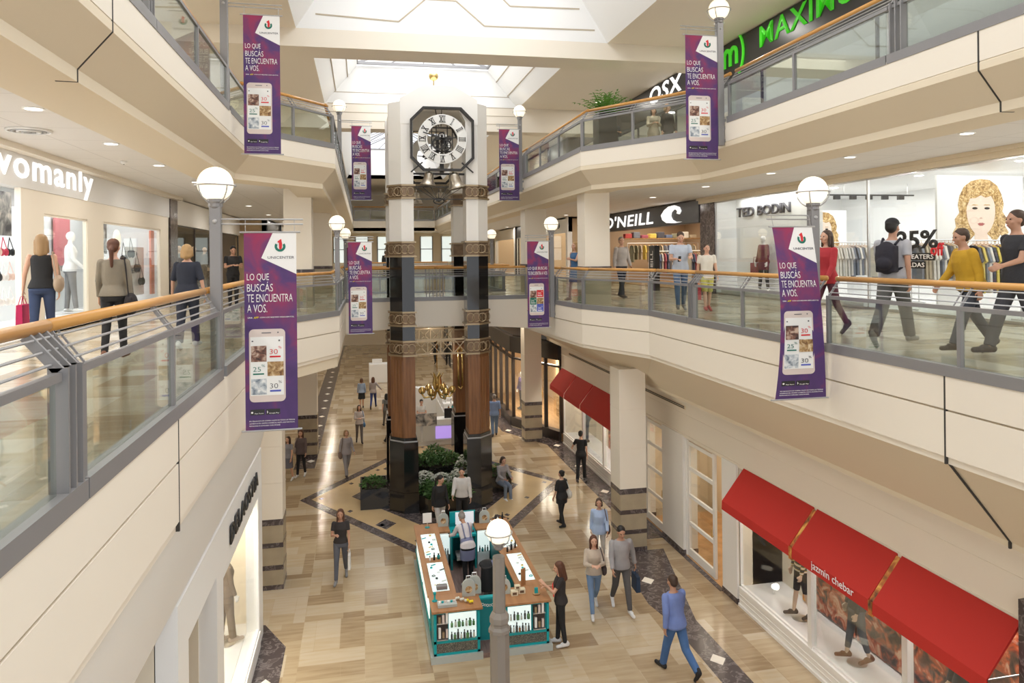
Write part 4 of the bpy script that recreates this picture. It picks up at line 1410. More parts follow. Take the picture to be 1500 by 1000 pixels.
for lab, x, y, z, r, h, n, mm, fl in (
    ('leafy green shrub at the front centre of the tower planter', TX - .1, 22.15, .45, .42, .5, 420, 'leaf', 0),
    ('leafy green shrub at the front left of the tower planter', TX - .45, 22.6, .45, .28, .45, 300, 'leaf', 0),
    ('leafy green shrub at the front right of the tower planter', TX + .5, 22.3, .45, .36, .45, 300, 'leaf', 0),
    ('white flowering shrub left of centre in the tower planter', TX - .5, 23.1, .45, .42, .55, 260, 'leaf', 170),
    ('white flowering shrub in the middle of the tower planter', TX + .02, 22.95, .45, .40, .5, 260, 'leaf', 170),
    ('white flowering shrub right of centre in the tower planter', TX + .52, 23.0, .45, .40, .55, 260, 'leaf', 170),
    ('white flowering shrub against the right inner wall of the tower planter', TX + .80, 23.75, .45, .28, .8, 200, 'leaf', 130),
    ('dark fern in the raised middle bed, left one', TX - .4, 24.35, .85, .40, .42, 330, 'leaf', 0),
    ('dark fern in the raised middle bed, right one', TX + .38, 24.4, .85, .40, .40, 330, 'leaf', 0),
    ('tall fern at the back of the raised middle bed', TX, 24.9, .85, .36, .5, 330, 'leaf', 0),
    ('low green plant in the square planter left of the tower', .3, 23.6, .5, .34, .35, 240, 'leaf', 0),
    ('low green plant in the square planter right of the tower', 4.4, 24.3, .4, .33, .35, 200, 'leaf', 0)):
    shrub('flowering_shrub' if fl else ('fern' if 'fern' in lab else 'shrub'), lab, x, y, z, r, h, n, M[mm], fl, seed=k, ln=.2 if 'fern' in lab else .15, w=.03)
    k += 1
# palm in a planter on the top level
t = thing('potted_palm', 'bright green palm in a dark planter behind the top right railing', 'plant', (6.55, 18.7, TF))
MB().prism([(6.15, 18.5), (6.65, 18.5), (6.65, 19.0), (6.15, 19.0)], TF, TF + 1.0).build('planter_box', M['black'], t)
rnd = random.Random(3)
for k in range(44):
    b = MB()
    a = rnd.random() * 6.28; e = rnd.uniform(.75, 1.5)
    base = Vector((6.4 + rnd.uniform(-.15, .15), 18.75 + rnd.uniform(-.1, .1), TF + .95))
    ln = rnd.uniform(.7, 1.15)
    prev = base
    for q in range(1, 7):
        f = q / 6
        p = base + Vector((math.cos(a) * ln * f * math.cos(e) * 1.2, math.sin(a) * ln * f * math.cos(e) * 1.2, ln * (f * math.sin(e) - .35 * f * f)))
        d = (p - prev)
        for s_ in (-1, 1):
            sd = Vector((-math.sin(a), math.cos(a), 0)) * s_
            leafquad(b.bm, prev, d.normalized() * .5 + sd * .6, .24 * (1.1 - f * .5), .022, .2)
        prev = p
    b.tube([base, base + Vector((math.cos(a) * ln * .5 * math.cos(e) * 1.2, math.sin(a) * ln * .5 * math.cos(e) * 1.2, ln * (.5 * math.sin(e) - .0875)))], .007, 4)
    b.build('frond', M['leaf2'], t)
# ------------------------------------------------------------------ helpers for shops
def downlight(label, x, y, z, group='recessed downlights', r=.10):
    t = thing('downlight', label, 'ceiling light', (x, y, z), group)
    MB().lathe([(r + .03, z - .012), (r + .03, z), (r, z), (r, z - .012)], (x, y, 0), 18, loop=True).build('trim_ring', M['pure'], t)
    MB().lathe([(r, z - .016), (r, z - .010)], (x, y, 0), 18).build('lens', M['lampon'], t)
    return t
def shop_lamp(x, y, z, sx, sy, p, c=NEUT):
    area('shop_ceiling_light', (x, y, z), sx, sy, p, c)

GCOL = [(0.55, 0.09, 0.09), (0.75, 0.72, 0.66), (0.08, 0.08, 0.10), (0.20, 0.22, 0.27), (0.50, 0.42, 0.30), (0.13, 0.17, 0.28), (0.38, 0.10, 0.14), (0.62, 0.60, 0.58), (0.25, 0.24, 0.16), (0.70, 0.55, 0.12)]
GNAME = ['red', 'cream', 'black', 'charcoal', 'tan', 'navy', 'burgundy', 'pale grey', 'olive', 'mustard']
GM = {}
def garment_mesh(ci, h):
    k = (ci, round(h, 2))
    if k not in GM:
        w = .23
        out = [(-.04, 0), (-.17, -.05), (-.26, -.34), (-.2, -.38), (-.165, -.2), (-.19, -h), (.19, -h), (.165, -.2), (.2, -.38), (.26, -.34), (.17, -.05), (.04, 0)]
        b = MB().prism(out, -.032, .032, 'y')
        GM[k] = (b.mesh('garment', cl(GCOL[ci]), bev=.012), MB().tube([(-.17, 0, -.045), (0, 0, .03), (.17, 0, -.045)], .007, 5).tube([(0, 0, .03), (0, 0, .09), (.03, 0, .11), (.045, 0, .085)], .005, 5).mesh('hanger', M['hand']))
    return GM[k]
def clothes_rack(where, p, q, z, zf, n, seed, cols=None, h=.8):
    rnd = random.Random(seed)
    p, q = Vector(p), Vector(q)
    d = (q - p).normalized()
    t = thing('clothes_rack', 'steel clothes rail ' + where, 'clothes rack', (p.x, p.y, zf))
    MB().tube([(p.x, p.y, z), (q.x, q.y, z)], .014, 8).build('rail', M['steel'], t)
    nx, ny = -d.y, d.x
    for e in (p, q):
        MB().tube([(e.x, e.y, zf), (e.x, e.y, z)], .014, 8).build('upright', M['steel'], t)
        MB().bar((e.x - nx * .22, e.y - ny * .22, zf + .015), (e.x + nx * .22, e.y + ny * .22, zf + .015), .03, .03).build('foot', M['steel'], t)
    ang = math.atan2(d.y, d.x) + R(90)
    L = (q - p).length
    for k in range(n):
        ci = (cols or list(range(10)))[rnd.randrange(len(cols) if cols else 10)]
        g, hg = garment_mesh(ci, h * rnd.choice([.85, 1.0]))
        s_ = .12 + (L - .24) * (k + .5) / n
        c = p + d * s_
        o = link('hanging_garment', g)
        o.location = (c.x, c.y, z - .10)
        o.rotation_euler = (0, 0, ang + rnd.uniform(-.12, .12))
        tag(o, f'{GNAME[ci]} garment, {ordw(k)} of {n} on the rail {where}', 'clothes', 'garments on the clothes rail ' + where)
        hh = bpy.data.objects.new('hanger', hg); COL.objects.link(hh); hh.parent = o

def storefront_glass(label, x, y0, y1, z0, z1, frame=None, name='shop_window', mull=()):
    t = thing(name, label, 'shop window', (x, (y0 + y1) / 2, z0), 'shop windows')
    ys = [y0] + list(mull) + [y1]
    for a, b2 in zip(ys, ys[1:]):
        MB().box(x - .008, x + .008, a + .015, b2 - .015, z0 + .03, z1 - .03).build('glass_pane', M['shopglass'], t)
    m = MB()
    fm = frame or M['steel']
    for y in ys: m.box(x - .03, x + .03, y - .02, y + .02, z0, z1)
    m.box(x - .03, x + .03, y0, y1, z0, z0 + .04); m.box(x - .03, x + .03, y0, y1, z1 - .04, z1)
    m.build('window_frame', fm, t)
    return t
def room(n, label, x0, x1, y0, y1, z0, z1, open_side, wallm, floorm, t=.06):
    """thin-shelled shop interior, open on one side ('+x' or '-x')"""
    b = MB()
    if open_side == '-x': b.box(x1 - t, x1, y0, y1, z0, z1)
    else: b.box(x0, x0 + t, y0, y1, z0, z1)
    b.box(x0, x1, y0, y0 + t, z0, z1); b.box(x0, x1, y1 - t, y1, z0, z1)
    b.box(x0, x1, y0, y1, z1 - t, z1)
    struct(f'wall_{n}', b, wallm, 'inner walls of ' + label)
    struct(f'floor_{n}', MB().box(x0, x1, y0, y1, z0, z0 + .03), floorm, 'floor of ' + label)
M['whitefloor'] = mat('white_shop_floor', (0.82, 0.82, 0.82), 0.25)
M['warmwall'] = mat('warm_shop_wall', (0.62, 0.45, 0.27), 0.6)
M['greywall'] = mat('pale_grey_wall', (0.62, 0.64, 0.64), 0.6)
M['beigewall'] = mat('beige_shop_wall', (0.80, 0.72, 0.58), 0.6)
M['pinkstone'] = mat('orange_marble', (0.52, 0.30, 0.14), 0.15, var=0.25, vscale=2.5)
M['redpic'] = blotches('red_fashion_picture', [(0.03, 0.02, 0.02), (0.14, 0.06, 0.04), (0.50, 0.10, 0.03), (0.70, 0.42, 0.28)], 3.4, .5, 3, 1.2)
M['orangepic'] = blotches('orange_picture_strip', [(0.05, 0.03, 0.02), (0.5, 0.16, 0.03), (0.85, 0.5, 0.12)], 5, .5)
M['greypic'] = blotches('grey_poster', [(0.05, 0.05, 0.06), (0.3, 0.3, 0.3), (0.7, 0.66, 0.62)], 4, .5)
M['wallwood'] = wood('shop_timber', (0.30, 0.17, 0.07), (0.45, 0.28, 0.13), .5, 1, 5)

# ------------------------------------------------------------------ GROUND FLOOR, right side
struct('wall_1', MB().box(GR, GR + .25, -4, 29.6, 3.06, 4.10).box(GR - .03, GR, -4, 29.6, 3.98, 4.06).box(GR - .012, GR, -4, 29.6, 3.60, 3.62).box(GR - .02, GR, -4, 29.6, 3.03, 3.10), M['cream'], 'cream fascia wall above the right ground-floor shops')
b = MB()
for y0, y1 in ((14.95, 15.62), (17.72, 19.05), (20.5, 21.2)):
    b.box(GR - .05, GR + .35, y0, y1, .12, 3.06)
struct('trim_30', b, M['white'], 'white pilasters between the right ground-floor shops')
b = MB()
for y0, y1 in ((14.95, 15.62), (17.72, 19.05), (20.5, 21.2)):
    b.box(GR - .06, GR + .36, y0 - .01, y1 + .01, 0, .12)
struct('baseboard_right', b, M['darkmarble'], 'dark foot of the white pilasters')
struct('trim_31', MB().box(GR - .12, GR + .3, 7.0, 7.75, 0, 3.4), M['darkmarble'], 'dark marble pillar at the right edge of the photo')

def awning(label, y0, y1, text=None):
    t = thing('awning', label, 'awning', (GR - .02, (y0 + y1) / 2, 2.3), 'red shop awnings')
    prof = [(GR - .03, 3.08), (GR - .55, 2.42), (GR - .56, 2.24), (GR - .54, 2.24), (GR - .525, 2.41), (GR - .01, 3.05)]
    MB().prism(prof, y0, y1, 'y').build('canvas', M['red'], t)
    m = MB()
    for y in (y0 + .02, y1 - .02):
        m.tube([(GR - .02, y, 3.02), (GR - .53, y, 2.40), (GR - .02, y, 2.40)], .012, 6)
    m.tube([(GR - .53, y0, 2.40), (GR - .53, y1, 2.40)], .012, 6)
    m.build('awning_frame', M['steel'], t)
    if text:
        me = text_mesh(text, M['txtwhite'], 1.12, .17, .004)
        place_mesh('lettering', me, face_mtx('-x', (GR - .562, 11.42, 2.27)) @ Matrix.Rotation(R(2), 4, 'X'), t)
    return t
awning('red awning left part of the near shop, beside the white pilaster', 12.12, 14.65)
awning('red awning with white lettering in the middle of the near shop', 9.98, 12.02, 'jazmin chebar')
awning('red awning at the right edge of the photo over the near shop', 7.8, 9.88)
awning('small far red awning next to the dark framed shop', 27.35, 29.4)
awning('middle one of the far red awnings', 25.25, 27.25)
awning('far red awning half hidden by the cream column', 21.4, 25.15)
def shopwindow(n, y0, y1, mull, label):
    # plinth, floor, back and side walls of a ground-floor window
    b = MB().box(GR - .03, GR + .1, y0, y1, 0, .34).box(GR - .06, GR + .1, y0, y1, 0, .06).box(GR - .045, GR + .1, y0, y1, .33, .42)
    b.box(GR - .04, GR, y0, y1, .14, .16).box(GR - .04, GR, y0, y1, .24, .26)
    struct(f'trim_{n}', b, M['white'], 'moulded white plinth of ' + label)
    struct(f'floor_{n}', MB().box(GR + .1, GR + 1.1, y0, y1, .30, .42), M['whitefloor'], 'white window bed of ' + label)
    b = MB().box(GR + 1.02, GR + 1.1, y0, y1, .42, 3.06).box(GR, GR + 1.1, y0 - .08, y0, .42, 3.06).box(GR, GR + 1.1, y1, y1 + .08, .42, 3.06).box(GR, GR + 1.1, y0, y1, 3.0, 3.06)
    struct(f'wall_{n}', b, M['beigewall'], 'inside of ' + label)
    storefront_glass('white framed ' + label, GR + .03, y0, y1, .42, 3.06, M['white'], mull=mull)
    for y in (y0,) + tuple(mull) + (y1,):
        pass
    b = MB()
    for y in mull: b.box(GR - .03, GR + .08, y - .06, y + .06, .42, 3.06)
    struct(f'trim_{n+1}', b, M['white'], 'white posts of ' + label)
    area('window_spot', (GR + .5, (y0 + y1) / 2, 2.95), .5, y1 - y0 - .4, 17 * (y1 - y0), NEUT)
shopwindow(32, 7.8, 14.9, (12.3, 9.85), 'shop window under the near red awnings')
shopwindow(34, 21.25, 29.3, (26.6, 24.2), 'shop window under the far red awnings')
def poster(name, label, pts_box, m, group=None):
    o = MB().box(*pts_box).build(name, m)
    return tag(o, label, 'poster', group)
poster('poster', 'dark and red fashion picture behind the striped top mannequin', (GR + .95, GR + 1.0, 12.35, 13.75, .46, 2.98), M['redpic'])
poster('poster', 'dark and red fashion picture behind the grey trousered mannequin', (GR + .95, GR + 1.0, 9.95, 12.28, .46, 2.98), M['redpic'])
poster('poster', 'dark and orange fashion picture at the right edge of the near window', (GR + .95, GR + 1.0, 7.85, 9.88, .46, 2.98), M['redpic'])
poster('poster', 'narrow orange picture strip left of the striped top mannequin', (GR + .9, GR + .94, 13.78, 13.95, .46, 2.98), M['orangepic'])
poster('poster', 'red picture in the far window beside the mannequin', (GR + .95, GR + 1.0, 24.3, 26.5, .46, 2.98), M['redpic'])
for y in (12.07, 9.93):
    o = MB().box(GR - .56, GR - .50, y - .045, y + .045, 2.2, 2.42).prism([(GR - .5, 2.4), (GR - .02, 3.02), (GR - .05, 3.05), (GR - .53, 2.43)], y - .045, y + .045, 'y').build('picture_strip', M['orangepic'])
    tag(o, 'printed orange strip between awnings, ' + ('left of the lettered one' if y > 11 else 'right of the lettered one'), 'fabric strip')
# small spotlights on the window bed
for y in (14.4,):
    t = thing('spotlight', 'small spotlight on the near window bed beside the beige wall', 'spotlight', (GR + .5, y, .42))
    MB().tube([(GR + .5, y, .42), (GR + .5, y, .6)], .02).build('stand', M['steel'], t)
    MB().lathe([(.05, 0), (.07, .12)], (0, 0, 0), 12).move(Matrix.Translation((GR + .5, y, .58)) @ Matrix.Rotation(R(70), 4, 'X')).build('lamp_head', M['lampon'], t)
# French doors and the warm vestibule
struct('wall_36', MB().box(10.4, 10.5, 14.9, 21.2, 0, 3.1).box(GR + .3, 10.5, 14.9, 15.0, 0, 3.1).box(GR + .3, 10.5, 21.1, 21.2, 0, 3.1).box(GR + .2, 10.5, 14.9, 21.2, 3.0, 3.1), M['cream2'], 'warm beige walls of the entrance behind the French doors')
struct('floor_36', MB().box(GR, 10.4, 15.62, 20.5, -.02, .012), M['pinkstone'], 'orange marble floor of the entrance')
struct('floor_37', MB().box(GR - .12, GR, 15.62, 20.5, -.02, .010), M['darkmarble'], 'dark threshold of the entrance')
shop_lamp(9.4, 18, 2.95, 1.2, 4.5, 60, WARM)
def french_door(n, y0, y1, x):
    w = y1 - y0
    m = MB()
    for y in (y0, y1 - .11): m.box(x, x + .06, y, y + .11, .02, 2.98)
    for z in (.02, .82, 1.52, 2.22, 2.86): m.box(x + .002, x + .058, y0 + .11, y1 - .11, z, z + (.2 if z < .1 else .09))
    o = struct(f'door_{n}', m, M['white'], 'white French door leaf with four panes')
    g = MB().box(x + .025, x + .035, y0 + .1, y1 - .1, .2, 2.9).build('pane', M['shopglass'], o)
    h = MB().tube([(x - .05, y0 + .07, 1.0), (x - .05, y0 + .07, 1.2)], .012).tube([(x, y0 + .07, 1.02), (x - .05, y0 + .07, 1.02)], .01).build('handle', M['gold'], o)
french_door(1, 16.15, 17.66, GR + .04)
french_door(2, 19.1, 20.45, GR + .04)
b = MB()
for y in (15.62, 17.66, 19.05, 20.44): b.box(GR + .02, GR + .16, y, y + .06, 0, 3.06)
struct('trim_37', b, M['white'], 'white door frames of the entrance')

# dark framed corner shop beyond
A, B_, C_ = (8.12, 29.75), (6.75, 33.0), (6.75, 39.0)
def frame_wall(mb, p, q, z0, z1, w=.16):
    mb.bar((p[0], p[1], (z0 + z1) / 2), (q[0], q[1], (z0 + z1) / 2), w, z1 - z0)
b = MB()
for p, q in ((A, B_), (B_, C_)):
    frame_wall(b, p, q, 0, .38, .3); frame_wall(b, p, q, 3.35, 4.05, .3); frame_wall(b, p, q, 3.02, 3.10)
for k in (0, .30, .62, 1):
    x, y = A[0] + (B_[0] - A[0]) * k, A[1] + (B_[1] - A[1]) * k
    b.box(x - .07, x + .07, y - .07, y + .07, .3, 3.4)
for k in (.25, .5, .75, 1):
    x, y = B_[0], B_[1] + (C_[1] - B_[1]) * k
    b.box(x - .07, x + .07, y - .07, y + .07, .3, 3.4)
struct('trim_38', b, M['dkframe'], 'dark brown frame of the corner shop')
struct('ceiling_38', MB().prism([A, B_, C_, (12, 39), (12, 29.7)], 4.05, 4.12), M['dkframe'], 'dark roof edge of the corner shop')
struct('ceiling_39', MB().prism([A, B_, C_, (12, 39), (12, 29.7)], 3.36, 3.40), M['warmwall'], 'inner ceiling of the corner shop')
struct('floor_39', MB().prism([A, B_, C_, (12, 39), (12, 29.7)], 0, .36), M['wallwood'], 'raised timber floor of the corner shop')
struct('wall_39', MB().box(9.6, 9.7, 29.7, 39, 0, 4).box(6.8, 12, 39, 39.1, 0, 5), M['warmwall'], 'warm back wall of the corner shop')
t = thing('shop_window', 'angled shop windows of the dark framed corner shop', 'shop window', (7.2, 32, .38), 'shop windows')
for p, q in ((A, B_), (B_, C_)):
    MB().bar((p[0], p[1], 1.7), (q[0], q[1], 1.7), .012, 2.6).build('glass_pane', M['shopglass'], t)
shop_lamp(7.9, 33.5, 3.3, 1.0, 5, 420, WARM)
poster('poster', 'slanted brown picture in the corner shop window', (8.55, 8.6, 30.6, 32.2, .5, 3.2), M['foodpic'])
# ------------------------------------------------------------------ GROUND FLOOR, left shop
zt = 3.84
b = MB()
b.box(GLX - .25, GLX, 8.87, 9.38, 0, zt); b.box(GLX - .25, GLX, 11.12, 11.62, 0, zt); b.box(GLX - .25, GLX, 15.42, 15.95, 0, zt)
b.box(GLX - .25, GLX, 9.38, 11.12, 3.22, zt); b.box(GLX - .25, GLX, 11.62, 15.42, 3.0, zt)
b.box(GLX - .25, GLX + .02, 11.62, 15.42, 0, .32)
struct('wall_40', b, M['pure'], 'white portal front of the left ground-floor shop')
struct('wall_41', MB().box(-6, GLX - .24, 8.87, 9.05, 0, zt), M['beigewall'], 'side wall of the left ground-floor shop')
struct('wall_42', MB().box(-6, GLX - .25, 15.8, 15.95, 0, zt).box(-3.7, -3.6, 9.05, 15.8, 0, zt).box(-3.6, GLX - .25, 11.1, 11.25, 0, zt).box(-6, GLX - .1, 9, 15.9, zt - .1, zt), M['beigewall'], 'cream inside of the left ground-floor shop')
struct('floor_42', MB().box(-3.6, GLX - .255, 11.25, 15.8, .2, .32), M['whitefloor'], 'window bed of the left ground-floor shop')
area('window_spot', (-2.9, 13.6, 3.6), 1.0, 3.6, 170, NEUT)
storefront_glass('window of the white left shop with one mannequin', GLX - .04, 11.62, 15.42, .32, 3.0, M['pure'])
me = text_mesh('DELAOSTIA', M['black'], 3.1, .30, .025, .008, space=1.12)
o = place_mesh('shop_sign', me, face_mtx('+x', (GLX + .01, 12.15, 3.28)))
tag(o, 'black raised letters on the white left ground-floor shop', 'sign')
# aisle walls farther down the ground floor
def shop_row(prefix, x, face, ys, z0, z1, cols, bright, signs):
    """plain shopfronts far down the mall: fascia, frame, lit room and goods behind glass"""
    for k, (y0, y1) in enumerate(zip(ys, ys[1:])):
        d = 1 if face == '-x' else -1
        x0, x1 = sorted((x, x + d * 2.6))
        n = 50 + len(bpy.data.objects)
        room(n, f'the {prefix} shop {ordw(k)} from the camera', x0, x1, y0 + .1, y1 - .1, z0, z1, face, M[cols[k % len(cols)]], M['whitefloor'])
        b = MB().box(min(x, x + d * .2), max(x, x + d * .2), y0, y1, z1 - .75, z1)
        for y in (y0, y1 - .35): b.box(min(x - d * .06, x + d * .2), max(x - d * .06, x + d * .2), y, y + .35, z0, z1)
        struct(f'trim_{n}', b, M[('white', 'dkframe', 'cream', 'black')[(k + len(prefix)) % 4]], f'front of the {prefix} shop {ordw(k)} from the camera')
        storefront_glass(f'shopfront glass of the {prefix} shop {ordw(k)} from the camera', x + d * .05, y0 + .35, y1 - .35, z0 + .02, z1 - .75)
        area('shop_ceiling_light', (x + d * 1.3, (y0 + y1) / 2, z1 - .1), 1.6, y1 - y0 - 1, bright * (y1 - y0), (NEUT, WARM)[k % 2])
        if signs and k < len(signs) and signs[k]:
            me = text_mesh(signs[k], M['signwhite'] if (k + len(prefix)) % 4 in (1, 3) else M['txtgrey'], min(3.0, (y1 - y0) * .6), .3, .03, .01)
            w = min(3.0, (y1 - y0) * .6)
            o = place_mesh('shop_sign', me, face_mtx(face, (x - d * .01, (y0 + y1) / 2 + d * w / 2, z1 - .53)))
            tag(o, f'small lettering on the {prefix} shop {ordw(k)} from the camera', 'sign')
shop_row('left ground aisle', -4.6, '+x', [16.0, 21, 27, 33, 40, 48, 57, 66], 0, 4.4, ['beigewall', 'greywall', 'warmwall'], 13, [])
shop_row('right ground aisle', 7.3, '-x', [39.2, 46, 53, 60, 66], 0, 4.2, ['warmwall', 'beigewall'], 14, [])
# ------------------------------------------------------------------ MIDDLE LEVEL, right: fashion shop with glass front
RY0, RY1 = -2.0, 23.5
room(43, 'the white fashion shop', WR, 16.9, RY0, RY1, MF, 9.68, '-x', M['pure'], M['whitefloor'])
storefront_glass('tall frameless window of the white fashion shop on the right', WR, RY0 + .1, RY1, MF + .02, 9.50, M['steel'], mull=(4.5, 10.1, 15.7))
struct('trim_43', MB().box(WR - .12, WR + .1, RY0, 24.6, 9.50, 9.72).box(WR - .2, WR - .1, RY0, 24.6, 9.62, 9.72), M['cream2'], 'beige cornice above the fashion shop window')
struct('trim_44', MB().box(WR - .06, WR + .3, 23.5, 24.6, MF, 9.72), M['darkmarble'], 'dark marble pilaster between the two right shops')
struct('floor_44', MB().box(WR + .06, 13.4, 16.0, 23.3, MF, MF + .14), M['pure'], 'low white display platform in the fashion shop')
area('shop_ceiling_light', (12.35, 20.8, 9.58), .4, 4.4, 45, (1, .99, .97)); area('shop_ceiling_light', (14.4, 6, 9.55), 3.6, 12, 300, (1, .99, .97)); area('shop_ceiling_light', (14.4, 17.5, 9.55), 3.6, 10, 240, (1, .99, .97))  # first lamp has no fixture, added to brighten the white display wall
o = tag(MB().box(12.66, 12.76, 18.6, 23.3, MF + .14, 9.6).build('display_wall', M['pure']), 'white display wall with the shop name behind the burgundy coat', 'display wall')
me = text_mesh('TED BODIN', M['txtgrey'], 3.2, .32, .05, .01)
o = place_mesh('shop_sign', me, face_mtx('-x', (12.655, 23.2, 8.95))); tag(o, 'dark grey shop name lettering on the white display wall', 'sign')
def portrait(label, x, y, z, s=1.0, look=0, panel=(2.1, 3.0)):
    """printed portrait of a blonde woman on a white panel, facing -Y"""
    t = thing('portrait_poster', label, 'poster', (x, y, MF))
    w, h = panel
    MB().box(x - w / 2, x + w / 2, y, y + .06, z + .62 * s - h, z + .62 * s).build('panel', M['pure'], t)
    def blob(nm, pts, m, dy):
        MB().prism([(x + a * s, z + c * s) for a, c in pts], y - dy, y - dy + .004, 'y').build(nm, m, t)
    def ell(cx, cz, rx, rz, n=24, a0=0, a1=360): return [(cx + rx * math.cos(R(a0 + (a1 - a0) * k / n)), cz + rz * math.sin(R(a0 + (a1 - a0) * k / n))) for k in range(n)]
    rnd = random.Random(4)
    right = [(.0, .56), (.20, .54), (.36, .44), (.45, .28), (.50, .10), (.47, -.04), (.56, -.16), (.52, -.30), (.60, -.42), (.50, -.55), (.42, -.46), (.30, -.62), (.20, -.50)]
    left = [(-a * (.97 + .06 * rnd.random()), c - .02) for a, c in right[1:]]
    blob('printed_hair', right + [(0, -.35)] + left[::-1], M['printhair'], .006)
    blob('printed_shoulder', [(-.62, -1.3), (-.5, -.78), (-.14, -.62), (-.13, -.4), (.13, -.4), (.16, -.62), (.5, -.78), (.62, -1.3)], M['printskin'], .008)
    blob('printed_face', [(.31 * math.sin(R(a)), -.02 + (.40 if math.cos(R(a)) > 0 else .46) * math.cos(R(a))) for a in range(0, 360, 15)], M['printskin'], .011)
    fr = [(-.40, -.30), (-.40, .1), (-.30, .36), (-.05, .50), (.15, .50), (.34, .34), (.40, .06), (.38, -.34), (.33, -.08), (.31, .12), (.22, .25), (.10, .215), (.0, .26), (-.12, .205), (-.23, .20), (-.30, .06), (-.33, -.12)]
    blob('printed_fringe', fr, M['printhair'], .014)
    for s_ in (-1, 1):
        blob('printed_eye', [(.13 * s_ + a, c) for a, c in ell(0, .02, .058, .022)], M['eye'], .015)
        blob('printed_brow', [(.13 * s_ - .07, .075), (.13 * s_ + .07, .075), (.13 * s_ + .05, .09), (.13 * s_ - .05, .09)], M['printhair'], .016)
    blob('printed_nose', [(-.035, -.17), (.035, -.17), (.015, -.15), (-.015, -.15)], M['printshade'], .015)
    blob('printed_mouth', [(-.08, -.265), (-.03, -.245), (0, -.252), (.03, -.245), (.08, -.265), (.03, -.30), (-.03, -.30)], M['lip'], .015)
    return t
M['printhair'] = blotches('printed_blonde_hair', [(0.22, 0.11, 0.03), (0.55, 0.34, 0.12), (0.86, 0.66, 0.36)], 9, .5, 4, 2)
M['printskin'] = mat('printed_skin', (0.88, 0.70, 0.58), .5)
M['printshade'] = mat('printed_shadow', (0.62, 0.40, 0.32), .5)
portrait('big white poster of a blonde woman in the fashion shop', 14.5, 15.0, 8.72, 1.3, panel=(2.4, 3.1))
portrait('narrow poster of a blonde woman seen behind the right lamp post', 14.4, 21.0, 8.45, 1.0, panel=(1.7, 3.1))
t = thing('track_light', 'black track with five spotlights in the fashion shop', 'track light', (13.9, 18, 9.3))
MB().box(12.5, 15.2, 17.98, 18.02, 9.28, 9.32).build('track', M['black'], t)
MB().tube([(13, 18, 9.32), (13, 18, 9.62)], .01).tube([(15, 18, 9.32), (15, 18, 9.62)], .01).build('suspension', M['steel'], t)
for k in range(5): MB().box(12.7 + .5 * k, 12.86 + .5 * k, 17.95, 18.05, 9.18, 9.28).build('spotlight', M['black'], t)
clothes_rack('behind the backpack man', (12.5, 14.9), (14.0, 14.9), 8.0, MF + .03, 12, 1, [1, 3, 7, 4, 2], h=.95)
clothes_rack('left of the sale sticker', (12.9, 16.9), (14.4, 16.9), 7.95, MF + .03, 14, 2, [1, 3, 7, 4], h=.9)
clothes_rack('under the big poster', (12.4, 13.2), (13.9, 13.2), 7.95, MF + .03, 14, 3, [3, 2, 7, 1, 9], h=1.0)
clothes_rack('at the right photo edge', (12.4, 11.9), (13.4, 11.9), 7.85, MF + .03, 10, 4, [2, 5, 7, 4], h=.9)
clothes_rack('behind the person in red', (12.5, 18.0), (13.8, 18.0), 8.0, MF + .03, 12, 5, [1, 7, 1, 3], h=.95)
t = thing('sale_sticker', 'black and red sale sticker on the fashion shop window', 'sticker', (WR - .02, 14.1, 7.9))
for nm, s_, y, z, w, h, m in (('percent_text', '25%', 14.75, 7.80, 1.25, .40, 'black'), ('off_text', 'off', 13.72, 7.64, .38, .28, 'logored')):
    place_mesh(nm, text_mesh(s_, M[m], w, h, .006, .03), face_mtx('-x', (WR - .012, y, z)), t)
for s_, z, w in (('SWEATERS', 7.56, 1.0), ('FALDAS', 7.38, .74)):
    o = MB().box(WR - .016, WR - .010, 14.6 - w, 14.6, z - .02, z + .14).build('text_strip', M['black'], t)
    place_mesh('strip_text', text_mesh(s_, M['txtwhite'], w - .06, .10, .004, .01), face_mtx('-x', (WR - .018, 14.57, z + .01)), o)
me = text_mesh('TED BODIN', M['txtgrey'], 2.0, .22, .006, .01)
o = place_mesh('window_lettering', me, face_mtx('-x', (WR - .012, 9.9, MF + .45))); tag(o, 'dark shop name low on the fashion shop window', 'sign')
M['surfwall'] = mat('timber_wall', (.40, .29, .19), .6)
# sports shop with the black sign
room(45, 'the surf clothing shop', WR + .1, 16.9, 24.6, 36.5, MF, 9.68, '-x', M['surfwall'], M['wallwood'])
struct('trim_45', MB().box(WR - .1, WR + .3, 24.6, 36.5, 8.85, 9.66), M['black'], 'black sign band of the surf clothing shop')
struct('trim_46', MB().box(WR - .1, WR + .25, 36.1, 36.6, MF, 9.7), M['dkframe'], 'dark post of the surf clothing shop')
shop_lamp(14.2, 30.5, 9.55, 3, 10, 420, WARM)
me = text_mesh("O'NEILL", M['signwhite'], 6.2, .54, .012, .015, shear=.12, space=1.08)
o = place_mesh('shop_sign', me, face_mtx('-x', (WR - .11, 35.0, 8.98))); tag(o, 'white illuminated letters on the black sign band, partly behind a column', 'sign')
wv = [(0, .02), (.18, .22), (.42, .34), (.72, .36), (.98, .26), (1.06, .10), (.98, -.02), (.86, .02), (.90, .10), (.84, .18), (.70, .20), (.56, .10), (.52, -.06), (.62, -.22), (.82, -.32), (1.1, -.34), (.7, -.36), (.3, -.32), (.08, -.18)]
b = MB().prism([(a * 1.75, c * .95) for a, c in wv], -.05, 0, 'y'); me = b.mesh('wave', M['signwhite'])
o = place_mesh('wave_emblem', me, face_mtx('-x', (WR - .105, 27.9, 9.26))); tag(o, 'white wave emblem on the black sign band', 'emblem')
